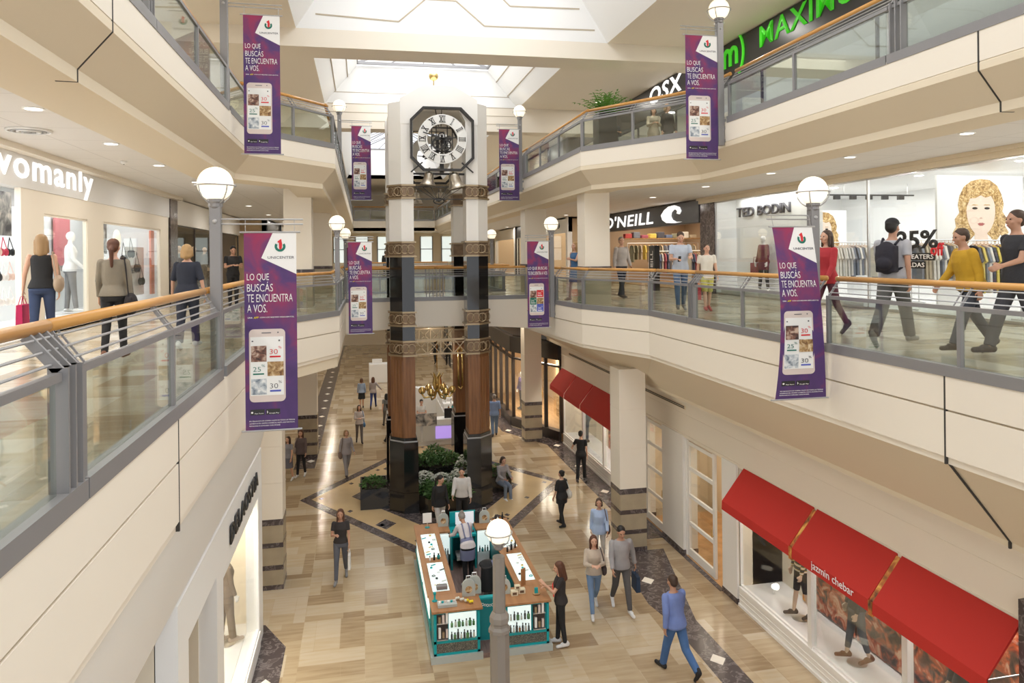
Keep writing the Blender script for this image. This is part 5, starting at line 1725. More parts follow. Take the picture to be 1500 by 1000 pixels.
clothes_rack('nearest the dark pilaster', (12.4, 27.4), (13.5, 27.4), 7.85, MF + .03, 9, 6, [3, 8, 5, 6, 4], h=.9)
clothes_rack('behind the man in grey', (12.4, 30.6), (14.9, 30.6), 7.85, MF + .03, 16, 7, [5, 3, 8, 6, 7], h=.9)
clothes_rack('on the surf shop back wall', (12.4, 33.2), (16.0, 33.2), 8.25, MF + .03, 16, 8, [4, 8, 6, 3, 9, 5], h=.8)
t = thing('shelf', 'timber shelf with folded shirts in the surf shop', 'shelf', (14.4, 34, 8.6))
MB().box(12.4, 16.4, 33.7, 34.2, 8.45, 8.50).build('board', M['wallwood'], t)
for k in range(9):
    o = MB().box(12.5 + k * .42, 12.84 + k * .42, 33.75, 34.1, 8.50, 8.50 + (.22, .3, .16)[k % 3]).build('folded_shirts', cl(GCOL[(k * 3) % 10]), bev=.03)
    tag(o, f'{GNAME[(k * 3) % 10]} folded shirts, {ordw(k)} from the left on the surf shop shelf', 'folded clothes', 'folded shirts on the surf shop shelf')
t = thing('display_pillar', 'black free-standing pillar with upright white lettering before the surf shop', 'sign', (11.0, 26.5, MF))
MB().box(10.9, 11.1, 26.3, 26.85, MF, 8.05).build('pillar', M['black'], t)
me = text_mesh("O'NEILL", M['txtwhite'], 1.3, .26, .006, .02)
place_mesh('lettering', me, face_mtx('-x', (10.895, 26.72, MF + .2)) @ Matrix.Translation((.27, 0, 0)) @ Matrix.Rotation(R(-90), 4, 'Y'), t)
t = thing('display_plinth', 'beige wooden plinth between the shirts in the surf shop', 'plinth', (11.6, 24.9, MF))
MB().box(11.35, 11.75, 24.9, 25.4, MF, 7.85).build('block', M['cream2'], t, bev=.01)
shop_row('far right middle', WR - 1.5, '-x', [36.7, 43, 50, 58], MF, 9.68, ['warmwall', 'beigewall'], 20, ['GRISINO', 'PASSO', None])
# ------------------------------------------------------------------ MIDDLE LEVEL, left: lingerie shop with lit letters
room(46, 'the white lingerie shop', -8.9, WL, 8.4, 24.4, MF, 9.66, '+x', M['pure'], M['whitefloor'])
struct('trim_47', MB().box(WL - .2, WL + .02, 2, 24.4, 9.02, 9.60), M['brick'], 'white brick sign band of the lingerie shop')
struct('trim_48', MB().box(WL - .2, WL + .22, 2, 25.3, 9.60, 9.72), M['cream'], 'cream cornice above the lingerie shop')
b = MB()
b.box(WL - .1, WL, 14.3, 15.25, MF, 9.02); b.box(WL - .1, WL, 17.5, 18.5, MF, 9.02); b.box(WL - .1, WL, 23.4, 24.4, MF, 9.02)
b.box(WL - .1, WL, 15.25, 17.5, MF, 6.5); b.box(WL - .1, WL, 18.5, 23.4, MF, 6.5)
b.box(WL - .1, WL, 15.25, 17.5, 8.62, 9.02); b.box(WL - .1, WL, 18.5, 23.4, 8.62, 9.02)
b.box(WL - .1, WL, 2, 8.5, MF, 9.02)
struct('wall_47', b, M['cream'], 'cream window surrounds of the lingerie shop')
storefront_glass('left window of the lingerie shop with a white mannequin', WL - .05, 15.25, 17.5, 6.5, 8.62, M['cream'])
storefront_glass('right window of the lingerie shop behind the woman with the black bag', WL - .05, 18.5, 23.4, 6.5, 8.62, M['cream'])
struct('wall_48', MB().box(-8, -7.9, 14.9, 23.9, MF, 9.0), M['greywall'], 'back panel of the lingerie shop windows')
area('shop_ceiling_light', (-6.9, 19.2, 9.5), 1.4, 8, 210, (.97, .99, 1)); area('shop_ceiling_light', (-7.3, 11.5, 9.5), 2.4, 5, 170, (.97, .99, 1))
me = text_mesh('womanly', M['signwhite'], 4.75, .66, .012, 0.01, space=1.12)
o = place_mesh('shop_sign', me, face_mtx('+x', (WL + .03, 13.0, 9.02))); tag(o, 'glowing white lower-case letters above the lingerie shop', 'sign')
struct('trim_49', MB().box(WL - .1, WL + .05, 24.4, 25.3, MF, 9.6), M['darkmarble'], 'dark marble pilaster beside the lingerie shop')
def bra_set(label, x, y, z, c, s=1.0):
    t = thing('lingerie_piece', label, 'lingerie', (x, y, z), 'lingerie hung in the shop window')
    m = MB()
    for k in (-1, 1):
        m.sph((x, y + k * .085 * s, z), .085 * s, (.45, 1, .9), 10, 7)
    m.build('cup', cl(c), t, True)
    MB().tube([(x, y - .13 * s, z + .05 * s), (x - .02, y, z + .30 * s), (x, y + .13 * s, z + .05 * s)], .008, 5).tube([(x, y - .2 * s, z - .03), (x, y + .2 * s, z - .03)], .012, 5).build('strap', cl(c), t)
lc = [((.82, .80, .80), 'white'), ((.03, .03, .035), 'black'), ((.55, .05, .10), 'red'), ((.72, .55, .5), 'blush')]
k = 0
for q_, y in enumerate((14.35, 14.6, 14.85, 15.1)):
    for r_, z in enumerate((7.0, 7.45, 7.9)):
        c, nm = lc[(k * 5 + r_) % 4 if k % 3 else 0]
        bra_set(f'{nm} lingerie piece, {("bottom", "middle", "top")[r_]} row, {ordw(q_)} from left in the shop entrance', -6.3, y, z, c, .9)
        k += 1
for k, (y, z, c) in enumerate(((20.0, 7.7, 0), (20.6, 7.2, 3), (21.7, 7.75, 1), (22.35, 7.9, 1), (22.9, 7.5, 1), (23.3, 7.1, 1))):
    bra_set(f'{lc[c][1]} lingerie piece hanging in the right lingerie window, {ordw(k)} hung', -6.3, y, z, lc[c][0], 1.5)
poster('poster', 'dark picture of a raised arm beside the lit letters', (-6.36, -6.32, 14.2, 15.2, 8.2, 9.0), M['greypic'])
poster('poster', 'red and white poster in the left lingerie window', (-7.85, -7.8, 21.2, 22.2, 7.6, 8.9), mat('poster_red', (.55, .16, .18), .5))
poster('poster', 'portrait format poster at the left of the right lingerie window', (-6.7, -6.66, 20.6, 21.5, 7.9, 8.7), M['greypic'])
o = tag(MB().box(-6.5, -6.42, 22.2, 24.0, 6.7, 8.1).build('display_board', M['pure']), 'white board with lingerie in the right lingerie window', 'display board')
me = text_mesh('SWEET LADY', M['txtgrey'], 1.1, .14, .004); me.transform(face_mtx('+x', (-6.415, 22.5, 7.35))); lo = link('lettering', me, o)
o = tag(MB().lathe([(.02, 0), (.28, .01), (.28, .04), (.02, .05)], (0, 0, 0), 28, 'x').move(Matrix.Translation((-6.35, 21.2, 8.25))).build('round_lamp', M['globe'], None, True), 'round pale disc lamp in the right lingerie window', 'lamp')
poster('poster', 'coral strip at the right side of the right lingerie window', (-6.2, -6.15, 23.75, 24.1, 6.7, 8.6), mat('coral_print', (.75, .25, .16), .5))
# second left shop
room(49, 'the dark menswear shop', -8.9, WL - .2, 25.3, 38, MF, 9.66, '+x', M['dkframe'], M['whitefloor'])
struct('trim_50', MB().box(WL - .25, WL, 25.3, 38, 8.85, 9.66), M['white'], 'pale sign band of the dark menswear shop')
me = text_mesh('LOSAN', M['black'], 2.6, .34, .03, .01)
o = place_mesh('shop_sign', me, face_mtx('+x', (WL + .01, 30.5, 9.05))); tag(o, 'small black letters on the pale sign band left of the globe lamp', 'sign')
storefront_glass('dark shopfront glass of the menswear shop', WL - .1, 25.3, 38, MF, 8.85, M['dkframe'], mull=(28.4, 33))
shop_lamp(-7.2, 31, 9.5, 1.5, 11, 170, WARM)
shop_row('far left middle', WL + 1.2, '+x', [38.2, 45, 52, 60], MF, 9.66, ['warmwall', 'beigewall'], 20, [])
# far end of the middle level: tall bright windows
b = MB().box(-9, 17, 59.6, 60, MF, 9.68)
struct('wall_60', b, M['cream2'], 'far end wall of the middle level')
for k in range(6):
    t = thing('bright_window', f'tall bright window at the far end of the middle level, {ordw(k)} from the left', 'window', (-1.6 + k * 1.7, 59.5, 7.4), 'bright windows at the far end')
    MB().box(-2.1 + k * 1.7, -1.2 + k * 1.7, 59.52, 59.58, 7.3, 9.3).build('pane', M['lightbox2'], t) if 'lightbox2' in M else MB().box(-2.1 + k * 1.7, -1.2 + k * 1.7, 59.52, 59.58, 7.3, 9.3).build('pane', M['lightbox'], t)
    MB().box(-2.16 + k * 1.7, -1.14 + k * 1.7, 59.5, 59.56, 8.28, 8.34).box(-2.16 + k * 1.7, -2.08 + k * 1.7, 59.5, 59.58, 7.25, 9.35).box(-1.2 + k * 1.7, -1.12 + k * 1.7, 59.5, 59.58, 7.25, 9.35).build('window_frame', M['grey'], t)
# ------------------------------------------------------------------ TOP LEVEL
b = MB().box(WTR, WTR + .3, 9.0, 27, 12.2, 13.13)
struct('trim_61', b, M['black'], 'black sign band along the right top shops')
room(61, 'the right top shops', WTR + .1, 14, 4, 27, TF, 13.1, '-x', M['greywall'], M['whitefloor'])
storefront_glass('shopfront glass under the black sign band on the right top level', WTR + .1, 4, 27, TF + .02, 12.12, M['black'], mull=(8, 12, 16, 20.9, 24))
area('shop_ceiling_light', (11.6, 15, 13.0), 3, 20, 330, NEUT)
me = text_mesh('MAXIMUS', M['signgreen'], 3.9, .50, .015, .012, space=1.08)
o = place_mesh('shop_sign', me, face_mtx('-x', (WTR - .005, 15.9, 12.58))); tag(o, 'green capital letters on the black sign band of the top level', 'sign')
b = MB()
def arcpts(cx, cz, r0, r1, a0, a1, n=14):
    o_ = [(cx + r1 * math.cos(R(a0 + (a1 - a0) * k / n)), cz + r1 * math.sin(R(a0 + (a1 - a0) * k / n))) for k in range(n + 1)]
    i_ = [(cx + r0 * math.cos(R(a1 + (a0 - a1) * k / n)), cz + r0 * math.sin(R(a1 + (a0 - a1) * k / n))) for k in range(n + 1)]
    return o_ + i_
b.prism(arcpts(.30, .2, .10, .2, 0, 180), -.04, 0, 'y'); b.prism(arcpts(.62, .2, .10, .2, 0, 180), -.04, 0, 'y')
for x in (.1, .4, .72): b.box(x, x + .1, -.04, 0, -.08, .2)
b.prism(arcpts(.46, .14, .62, .68, -50, 100), -.04, 0, 'y')
o = place_mesh('shop_emblem', b.mesh('emblem', M['signgreen']), face_mtx('-x', (WTR - .005, 17.75, 12.58))); tag(o, 'green emblem left of the green letters', 'emblem')
me = text_mesh('OSX', M['signwhite'], 2.5, .54, .012, .02, shear=.1, space=1.1)
o = place_mesh('shop_sign', me, face_mtx('-x', (WTR - .005, 22.7, 12.56))); tag(o, 'white letters on the black sign band behind the right top banner', 'sign')
shop_row('far right top', 9.3, '-x', [27.2, 36, 46, 55], TF, 13.1, ['beigewall', 'greywall'], 16, [])
room(62, 'the left top shops', -9, WL, 3, 30, TF, 13.1, '+x', M['pure'], M['whitefloor'])
struct('trim_62', MB().box(WL - .2, WL + .05, 3, 30, 12.3, 13.12), M['cream'], 'cream band above the left top shops')
storefront_glass('shopfront glass of the left top level', WL - .1, 3, 30, TF + .02, 12.3, M['grey'], mull=(8, 12, 16, 20, 25))
area('shop_ceiling_light', (-7.3, 15, 13.0), 2.4, 22, 300, NEUT)
shop_row('far left top', -4.5, '+x', [30.2, 39, 48, 56], TF, 13.1, ['beigewall', 'warmwall'], 16, [])
# ------------------------------------------------------------------ corridor lighting: recessed lamps
def lamps(where, x, ys, z, power, col, r=.10):
    for j, y in enumerate(ys):
        downlight(f'recessed ceiling light above the {where}, {ordw(j)} from the camera', x, y, z, r=r)
        area('downlight_lamp', (x, y, z - .020), 2 * r, 2 * r, power, col, shape='DISK')
NEAR = (1.5, 4.5, 7.5, 10.5, 13.5, 16.5, 20, 24, 29, 35, 42, 50)
lamps('left middle walkway', -4.1, NEAR, 9.70, 44, NEUT)
lamps('right middle walkway', 9.9, NEAR, 9.70, 44, NEUT)
TOPS = (4, 8, 12, 16, 20, 25, 31, 38, 46)
lamps('left top walkway', -4.2, TOPS, CZ, 40, NEUT)
lamps('right top walkway', 8.3, TOPS, CZ, 40, NEUT)
lamps('bridge soffit', 2.4, (25.2, 27.2), 5.44, 30, WARM)
lamps('left ground aisle', -3.6, (17.5, 20.5, 23.5), 5.0, 30, WARM)
lamps('far left ground aisle', -2.2, (30, 34, 38, 42, 47, 52, 57), 5.60, 40, WARM)
lamps('far right ground aisle', 6.2, (30, 34, 38, 42, 47, 52, 57), 5.60, 40, WARM)

# small ceiling fittings
def diffuser(label, x, y, z, r):
    t = thing('air_diffuser', label, 'air vent', (x, y, z))
    for k in range(4):
        a = r * (1 - .23 * k)
        MB().lathe([(a, z - .03 - .006 * k), (a, z), (a - .035, z), (a - .03, z - .03 - .006 * k)], (x, y, 0), 28, loop=True).build('vent_ring', M['grey2'] if k % 2 else M['pure'], t, True)
    MB().lathe([(r * .15, z - .05), (r * .15, z)], (x, y, 0), 16).build('vent_core', M['grey'], t)
diffuser('round air diffuser in the left middle ceiling', -4.85, 12.25, 9.70, .30)
diffuser('round air diffuser in the right middle ceiling near the fascia', 8.75, 13.2, 9.70, .26)
t = thing('smoke_detector', 'small smoke detector in the left middle ceiling past the air diffuser', 'smoke detector', (-4.6, 15.9, 9.70))
MB().lathe([(.03, 9.64), (.06, 9.655), (.065, 9.70)], (-4.6, 15.9, 0), 16).build('housing', M['pure'], t, True)
MB().lathe([(.012, 9.63), (.012, 9.645)], (-4.6, 15.9, 0), 8).build('sensor', M['black'], t)
for nm, y0, y1 in (('dark air slot in the wall above the far red awnings', 23.4, 28.4), ('dark air slot in the wall above the French doors', 17.6, 21.4)):
    t = thing('air_slot', nm, 'air vent', (GR, y0, 3.78))
    MB().box(GR - .02, GR + .01, y0, y1, 3.74, 3.84).build('slot_frame', M['cream2'], t)
    MB().box(GR - .026, GR - .018, y0 + .05, y1 - .05, 3.76, 3.785).build('slot_opening', M['joint'], t)
    MB().box(GR - .026, GR - .018, y0 + .05, y1 - .05, 3.80, 3.825).build('slot_opening', M['joint'], t)
# ------------------------------------------------------------------ teal beauty kiosk
M['frost'] = mat('frosted_grey', (.46, .50, .48), .35)
KX0, KX1, KY0, KY1, KH = 1.22, 3.60, 14.0, 18.65, 1.0
M['patterned'] = blotches('dark_patterned_panel', [(0.05, 0.05, 0.045), (0.12, 0.12, 0.10), (0.30, 0.28, 0.22)], 26, .5, 4, 2.5)
M['bluetop'] = mat('denim_fabric', (0.20, 0.24, 0.38), .8, bump=.3)
kiosk = thing('beauty_kiosk', 'teal four-sided kiosk with brown counter tops and lit glass displays', 'kiosk', (2.41, 16.3, 0))
MB().box(KX0 + .04, KX1 - .04, KY0 + .04, KY1 - .02, 0, .09).build('plank_floor', M['kfloor'], kiosk)
def kbody(x0, x1, y0, y1, z0=.09, z1=KH - .04, m='teal', nm='counter_body'):
    return MB().box(x0, x1, y0, y1, z0, z1).build(nm, M[m], kiosk, bev=.008)
kbody(KX0 + .06, KX0 + .52, KY0 + .75, KY1 - .05)
kbody(KX1 - .52, KX1 - .06, KY0 + .75, KY1 - .05)
kbody(KX0 + .06, KX0 + .95, KY0 + .08, KY0 + .62)
kbody(KX1 - .95, KX1 - .06, KY0 + .08, KY0 + .62)
kbody(KX0 + .55, KX0 + .80, KY1 - .55, KY1 - .05, m='pure', nm='white_cabinet'); kbody(KX1 - .85, KX1 - .55, KY1 - .55, KY1 - .05, m='pure', nm='white_cabinet')
# plinth round the outside
b = MB()
for x0, x1, y0, y1 in ((KX0, KX0 + .06, KY0 + .06, KY1 - .06), (KX1 - .06, KX1, KY0 + .06, KY1 - .06), (KX0, KX0 + 1.0, KY0, KY0 + .06), (KX1 - 1.0, KX1, KY0, KY0 + .06), (KX0, KX1, KY1 - .06, KY1)):
    b.box(x0, x1, y0, y1, 0, .13)
b.build('plinth', M['frost'], kiosk)
# counter tops
def ktop(x0, x1, y0, y1, z=KH): return MB().box(x0, x1, y0, y1, z - .045, z).build('counter_top', M['ktop'], kiosk, bev=.006)
ktop(KX0, KX0 + .58, KY0 + .70, KY1); ktop(KX1 - .58, KX1, KY0 + .70, KY1)
ktop(KX0 + .02, KX0 + 1.0, KY0, KY0 + .70); ktop(KX1 - 1.0, KX1 - .02, KY0, KY0 + .70)
ktop(KX0 + .58, KX0 + .85, KY1 - .62, KY1); ktop(KX1 - .9, KX1 - .58, KY1 - .62, KY1)
# lit displays let into the tops
lit = [(KX0 + .12, KX0 + .46, KY0 + .85, KY0 + 2.25), (KX0 + .12, KX0 + .46, KY0 + 2.55, KY0 + 3.95), (KX1 - .46, KX1 - .12, KY0 + .95, KY0 + 2.35), (KX1 - .46, KX1 - .12, KY0 + 2.75, KY0 + 4.2)]
for x0, x1, y0, y1 in lit:
    f = MB().box(x0, x1, y0, y1, KH - .03, KH + .004).build('lit_display', M['lightbox'], kiosk)
    MB().box(x0 - .015, x1 + .015, y0 - .015, y1 + .015, KH + .004, KH + .012).build('display_glass', M['shopglass'], f)
# front cabinets: lit showcase, dark shelf column, patterned base, teal frame
def front(xa, xb, litx0, litx1, dk0, dk1):
    y = KY0 + .08
    f = MB()
    f.box(xa, xb, y - .03, y, .13, .17); f.box(xa, xb, y - .03, y, .36, .41); f.box(xa, xb, y - .03, y, .92, .955)
    for x in (xa, xb - .05): f.box(x, x + .05, y - .03, y, .13, .955)
    f.build('teal_frame', M['teal2'], kiosk)
    MB().box(xa + .05, xb - .05, y - .012, y, .17, .36).build('patterned_base', M['patterned'], kiosk)
    l = MB().box(litx0, litx1, y - .012, y, .42, .92).build('lit_showcase', M['lightbox'], kiosk)
    MB().box(litx0, litx1, y - .07, y - .065, .42, .92).build('showcase_glass', M['shopglass'], l)
    d = MB().box(dk0, dk1, y - .012, y, .42, .92).build('dark_shelf', M['dkframe'], kiosk)
    s_ = MB()
    for z in (.43, .74): s_.box(dk0, dk1, y - .06, y, z, z + .015)
    s_.build('shelf_board', M['steel'], d)
    for k, z in enumerate((.47, .755)):
        for q in range(3):
            xx = dk0 + .05 + q * .07
            MB().box(xx - .022, xx + .022, y - .055, y - .015, z, z + (.20, .12, .16)[(q + k) % 3]).build('packet', M[('screen', 'bronze2', 'phonebody')[(q + k) % 3]], d)
front(KX0 + .06, KX0 + .95, KX0 + .35, KX0 + .88, KX0 + .12, KX0 + .33)
front(KX1 - .95, KX1 - .06, KX1 - .88, KX1 - .42, KX1 - .38, KX1 - .14)
# side panel lights on the left flank
for y0, y1 in ((KY0 + .9, KY0 + 2.4), (KY0 + 2.6, KY0 + 4.3)):
    MB().box(KX0 + .045, KX0 + .06, y0, y1, .45, .90).build('side_light', M['lightbox'], kiosk)
    MB().box(KX1 - .06, KX1 - .045, y0, y1, .45, .90).build('side_light', M['lightbox'], kiosk)
MB().box(KX0 + .035, KX0 + .06, KY0 + .6, KY1 - .05, .36, .42).box(KX0 + .035, KX0 + .06, KY0 + .6, KY1 - .05, .92, .955).build('teal_trim', M['teal2'], kiosk)
# teal gate and chain
g = MB().box(KX0 + .97, KX1 - .98, KY0 + .42, KY0 + .48, .14, .95).build('gate', M['teal'], kiosk)
MB().box(KX0 + .97, KX1 - .98, KY0 + .40, KY0 + .52, .95, .985).build('gate_cap', M['teal2'], g)
ch = MB()
for k in range(9):
    u = k / 8
    x = KX0 + 1.0 + (KX1 - KX0 - 2.0) * u
    ch.tube([(x + .022 * math.cos(R(a)), KY0 + .30 + (.01 if k % 2 else 0) * math.sin(R(a)), .93 - .22 * u * (1 - u) + .018 * math.sin(R(a))) for a in range(0, 361, 45)], .006, 5, False)
ch.build('chain', M['steel'], g)
# back desk, teal, with drawers
d = MB().box(KX0 + .85, KX1 - .9, KY1 - .75, KY1 - .10, .88, .93).build('desk_top', M['teal2'], kiosk)
MB().box(KX0 + .85, KX0 + .89, KY1 - .75, KY1 - .1, .09, .88).box(KX1 - .94, KX1 - .9, KY1 - .75, KY1 - .1, .09, .88).box(KX0 + .89, KX1 - .94, KY1 - .14, KY1 - .1, .09, 1.02).build('desk_panel', M['teal'], kiosk)
MB().box(KX0 + .9, KX0 + 1.55, KY1 - .11, KY1 - .05, .9, 1.28).build('screen_panel', M['teal2'], kiosk)
for x, z in ((KX0 + 1.0, .3), (KX1 - 1.25, .62), (KX1 - 1.25, .45)):
    MB().box(x, x + .3, KY1 - .72, KY1 - .3, z, z + .09).build('drawer', M['greywall'], kiosk)
# glass display columns at the back corners
for x0, x1 in ((KX0 + .56, KX0 + .83), (KX1 - .86, KX1 - .56)):
    c = MB().box(x0, x1, KY1 - .64, KY1 - .625, .45, .93).build('rear_showcase', M['lightbox'], kiosk)
    MB().box(x0, x1, KY1 - .70, KY1 - .695, .45, .93).build('showcase_glass', M['shopglass'], c)

def bottle_mesh(c, r=.022, h=.14):
    b = MB().lathe([(r, 0), (r, h * .62), (r * .45, h * .74), (r * .45, h * .8)], (0, 0, 0), 10)
    return b.mesh('bottle', c, True), MB().lathe([(r * .55, h * .8), (r * .55, h)], (0, 0, 0), 8).mesh('cap', M['black'])
BT = {n: bottle_mesh(mat('bottle_' + n, c, .2), r, h) for n, c, r, h in (('dark', (.02, .025, .03), .022, .16), ('green', (.10, .30, .10), .028, .12), ('white', (.85, .85, .83), .024, .13), ('teal', (.02, .28, .30), .03, .10), ('amber', (.35, .14, .03), .026, .12))}
def bottle(kind, x, y, z, label, group, s=1.0):
    o = link('bottle', BT[kind][0]); o.location = (x, y, z); o.scale = (s, s, s)
    tag(o, label, 'bottle', group)
    c = bpy.data.objects.new('cap', BT[kind][1]); COL.objects.link(c); c.parent = o
def row(kinds, x0, x1, y0, y1, z, n, where):
    for k in range(n):
        kd = kinds[k % len(kinds)]
        u = (k + .5) / n
        bottle(kd, x0 + (x1 - x0) * u, y0 + (y1 - y0) * u, z, f'{kd} bottle, {ordw(k)} in the row {where}', 'bottles ' + where, .9 + .25 * ((k * 7) % 3) / 2)
yf = KY0 + .045
row(['dark', 'green', 'dark', 'white'], KX0 + .37, KX0 + .86, yf, yf, .425, 8, 'at the bottom of the left lit showcase')
row(['green', 'white', 'green'], KX0 + .37, KX0 + .86, yf, yf, .66, 7, 'on the upper shelf of the left lit showcase')
row(['dark', 'white', 'dark', 'amber'], KX1 - .86, KX1 - .44, yf, yf, .425, 7, 'at the bottom of the right lit showcase')
row(['white', 'dark', 'green'], KX1 - .86, KX1 - .44, yf, yf, .66, 6, 'on the upper shelf of the right lit showcase')
for x0, x1 in ((KX0 + .36, KX0 + .87), (KX1 - .87, KX1 - .43)):
    MB().box(x0, x1, yf - .03, yf + .03, .635, .66).build('glass_shelf', M['shopglass'], kiosk)
row(['dark', 'white'], KX1 - .44, KX1 - .16, KY0 + 2.45, KY0 + 2.7, KH + .001, 5, 'on the right counter by the lamp globe')
row(['white', 'amber', 'dark'], KX1 - .5, KX1 - .1, KY0 + 4.3, KY0 + 4.55, KH + .001, 6, 'at the far end of the right counter')
row(['white', 'dark', 'teal'], KX0 + .15, KX0 + .45, KY0 + 2.33, KY0 + 2.48, KH + .001, 3, 'between the two lit displays of the left counter')
row(['teal', 'amber', 'dark', 'white', 'teal'], KX1 - 1.5, KX1 - 1.0, KY1 - .62, KY1 - .45, .93, 7, 'on the teal desk')
for (xa, xb, nm) in ((KX0 + .58, KX0 + .81, 'left'), (KX1 - .84, KX1 - .58, 'right')):
    row(['dark', 'teal', 'white'], xa, xb, KY1 - .665, KY1 - .665, .455, 4, f'in the {nm} rear showcase')
# flat trinkets in the lit displays
for d_, (x0, x1, y0, y1) in enumerate(lit):
    wn = ('front left', 'rear left', 'front right', 'rear right')[d_]
    rnd = random.Random(d_)
    for k in range(9):
        x, y = rnd.uniform(x0 + .05, x1 - .05), y0 + .08 + (y1 - y0 - .16) * (k + .5) / 9
        m = ('teal2', 'black', 'steel', 'gold', 'green')[rnd.randrange(4)]
        b = MB()
        sh = rnd.randrange(3)
        if sh == 0: b.tube([(x + .035 * math.cos(R(a)), y + .035 * math.sin(R(a)), KH + .022) for a in range(0, 361, 40)], .008, 5, False)
        elif sh == 1: b.bar((x - .05, y - .02, KH + .018), (x + .05, y + .03, KH + .018), .025, .012)
        else: b.lathe([(.028, 0), (.028, .02), (.012, .03)], (x, y, KH + .012), 10)
        o = b.build('trinket', M[m]); tag(o, f'small {("ring", "flat tube", "round tin")[sh]}, {ordw(k)} from the front in the {wn} lit display', 'cosmetics', f'trinkets on the {wn} lit display')
def lantern(label, x, y, z, h=.34, w=.13, c='amber'):
    """arched grey frame with a round picture, used as a gift display"""
    t = thing('gift_stand', label, 'display stand', (x, y, z), 'arched display stands on the kiosk')
    pts = [(-w, 0), (w, 0), (w, h * .6)] + [(w * math.cos(R(a)), h * .6 + h * .4 * math.sin(R(a))) for a in range(15, 180, 15)] + [(-w, h * .6)]
    MB().prism([(x + a, z + c_) for a, c_ in pts], y - .03, y + .03, 'y').build('arch', M['frost'], t, bev=.006)
    MB().lathe([(.07, -.006), (.07, 0)], (x, y - .03, z + .14), 18, 'y').build('round_picture', M['foodpic'], t)
    MB().tube([(x - .05, y, z + h - .01), (x - .04, y, z + h + .06), (x + .04, y, z + h + .06), (x + .05, y, z + h - .01)], .01, 6).build('handle', M['steel'], t)
lantern('arched grey display stand on the left front counter, left one', KX0 + .80, KY0 + .52, KH)
lantern('arched grey display stand on the left front counter, right one', KX0 + .93, KY0 + .60, KH, .36)
lantern('arched grey display stand on the right front counter', KX1 - .88, KY0 + .45, KH, .30)
lantern('arched grey display stand at the rear left corner of the kiosk', KX0 + .72, KY1 - .25, KH, .32)
lantern('arched grey display stand at the rear right corner of the kiosk', KX1 - .62, KY1 - .25, KH, .32)
lantern('arched grey display stand standing on the kiosk floor by the gate', KX1 - 1.05, KY0 + .9, .10, .4)
def giftbox(label, x, y, z, s, m):
    t = thing('gift_box', label, 'box', (x, y, z), 'small boxes on the kiosk')
    MB().box(x - s, x + s, y - s * .8, y + s * .8, z, z + s * 1.3).build('carton', m, t, bev=.004)
    MB().box(x - s * .6, x + s * .6, y - s * .81, y - s * .8, z + s * .3, z + s).build('printed_label', M['bronze'], t)
bx = mat('cream_card', (.75, .68, .50), .6)
giftbox('small cream gift box stacked on top of two others on the right front counter', KX1 - .62, KY0 + .40, KH + .10, .055, bx)
giftbox('left lower cream gift box on the right front counter', KX1 - .69, KY0 + .36, KH, .07, bx)
giftbox('right lower cream gift box on the right front counter', KX1 - .53, KY0 + .42, KH, .07, bx)
t = thing('tester_tray', 'clear tray of testers on the left front counter', 'tray', (KX0 + .33, KY0 + .22, KH))
MB().box(KX0 + .15, KX0 + .52, KY0 + .12, KY0 + .32, KH, KH + .06).build('tray_box', M['frost'], t, bev=.006)
for k in range(6): MB().lathe([(.022, 0), (.022, .03)], (KX0 + .19 + k * .058, KY0 + .22, KH + .06), 10).build('tester', M[('screen', 'teal2', 'phonebody')[k % 3]], t)
t = thing('cotton_branch', 'branch of white and yellow flowers lying on the left front counter', 'flowers', (KX0 + .66, KY0 + .25, KH))
m = MB().tube([(KX0 + .52, KY0 + .42, KH + .015), (KX0 + .68, KY0 + .26, KH + .03), (KX0 + .84, KY0 + .16, KH + .02)], .008, 5); m.build('stem', M['wallwood'], t)
for k in range(8):
    MB().sph((KX0 + .54 + k * .04, KY0 + .40 - k * .033 + (.02 if k % 2 else -.02), KH + .045), .028, seg=8, rings=6).build('flower_head', M['flower'] if k < 5 else M['yellowp'], t, True)
t = thing('teal_pump_bottle', 'teal bottle with a round foot at the left front corner of the kiosk', 'bottle', (KX0 + .12, KY0 + .45, KH))
MB().lathe([(.055, 0), (.055, .012), (.02, .02), (.018, .12), (.03, .13), (.03, .17), (.01, .18)], (KX0 + .12, KY0 + .45, KH), 14).build('bottle_body', M['teal2'], t, True)
t = thing('price_stand', 'small framed price card on a teal foot at the rear left of the kiosk', 'card stand', (KX0 + .32, KY1 - .25, KH))
MB().lathe([(.06, 0), (.06, .012)], (KX0 + .32, KY1 - .25, KH), 14).build('foot', M['teal2'], t)
MB().tube([(KX0 + .32, KY1 - .25, KH), (KX0 + .32, KY1 - .25, KH + .12)], .008).build('stem', M['steel'], t)
MB().box(KX0 + .21, KX0 + .43, KY1 - .26, KY1 - .24, KH + .12, KH + .36).build('card', M['screen'], t)
t = thing('wooden_board', 'brown wooden board standing on the right front counter', 'board', (KX1 - .35, KY0 + .65, KH))
MB().box(-.06, .06, -.012, .012, 0, .34).move(Matrix.Translation((KX1 - .42, KY0 + .75, KH)) @ Matrix.Rotation(R(35), 4, 'Z')).build('panel', M['ktop'], t, bev=.004)
t = thing('soap_dish', 'teal and brown trinkets on a wooden dish at the right front corner', 'dish', (KX1 - .25, KY0 + .30, KH))
MB().lathe([(.06, 0), (.08, .02), (.07, .025)], (KX1 - .25, KY0 + .3, KH), 14).build('dish', M['wallwood'], t)
MB().box(KX1 - .29, KX1 - .22, KY0 + .28, KY0 + .32, KH + .02, KH + .13).build('soap_bar', M['teal2'], t, bev=.006)
t = thing('stone_ashtray', 'dark square dish at the front of the left counter display', 'dish', (KX0 + .3, KY0 + .92, KH))
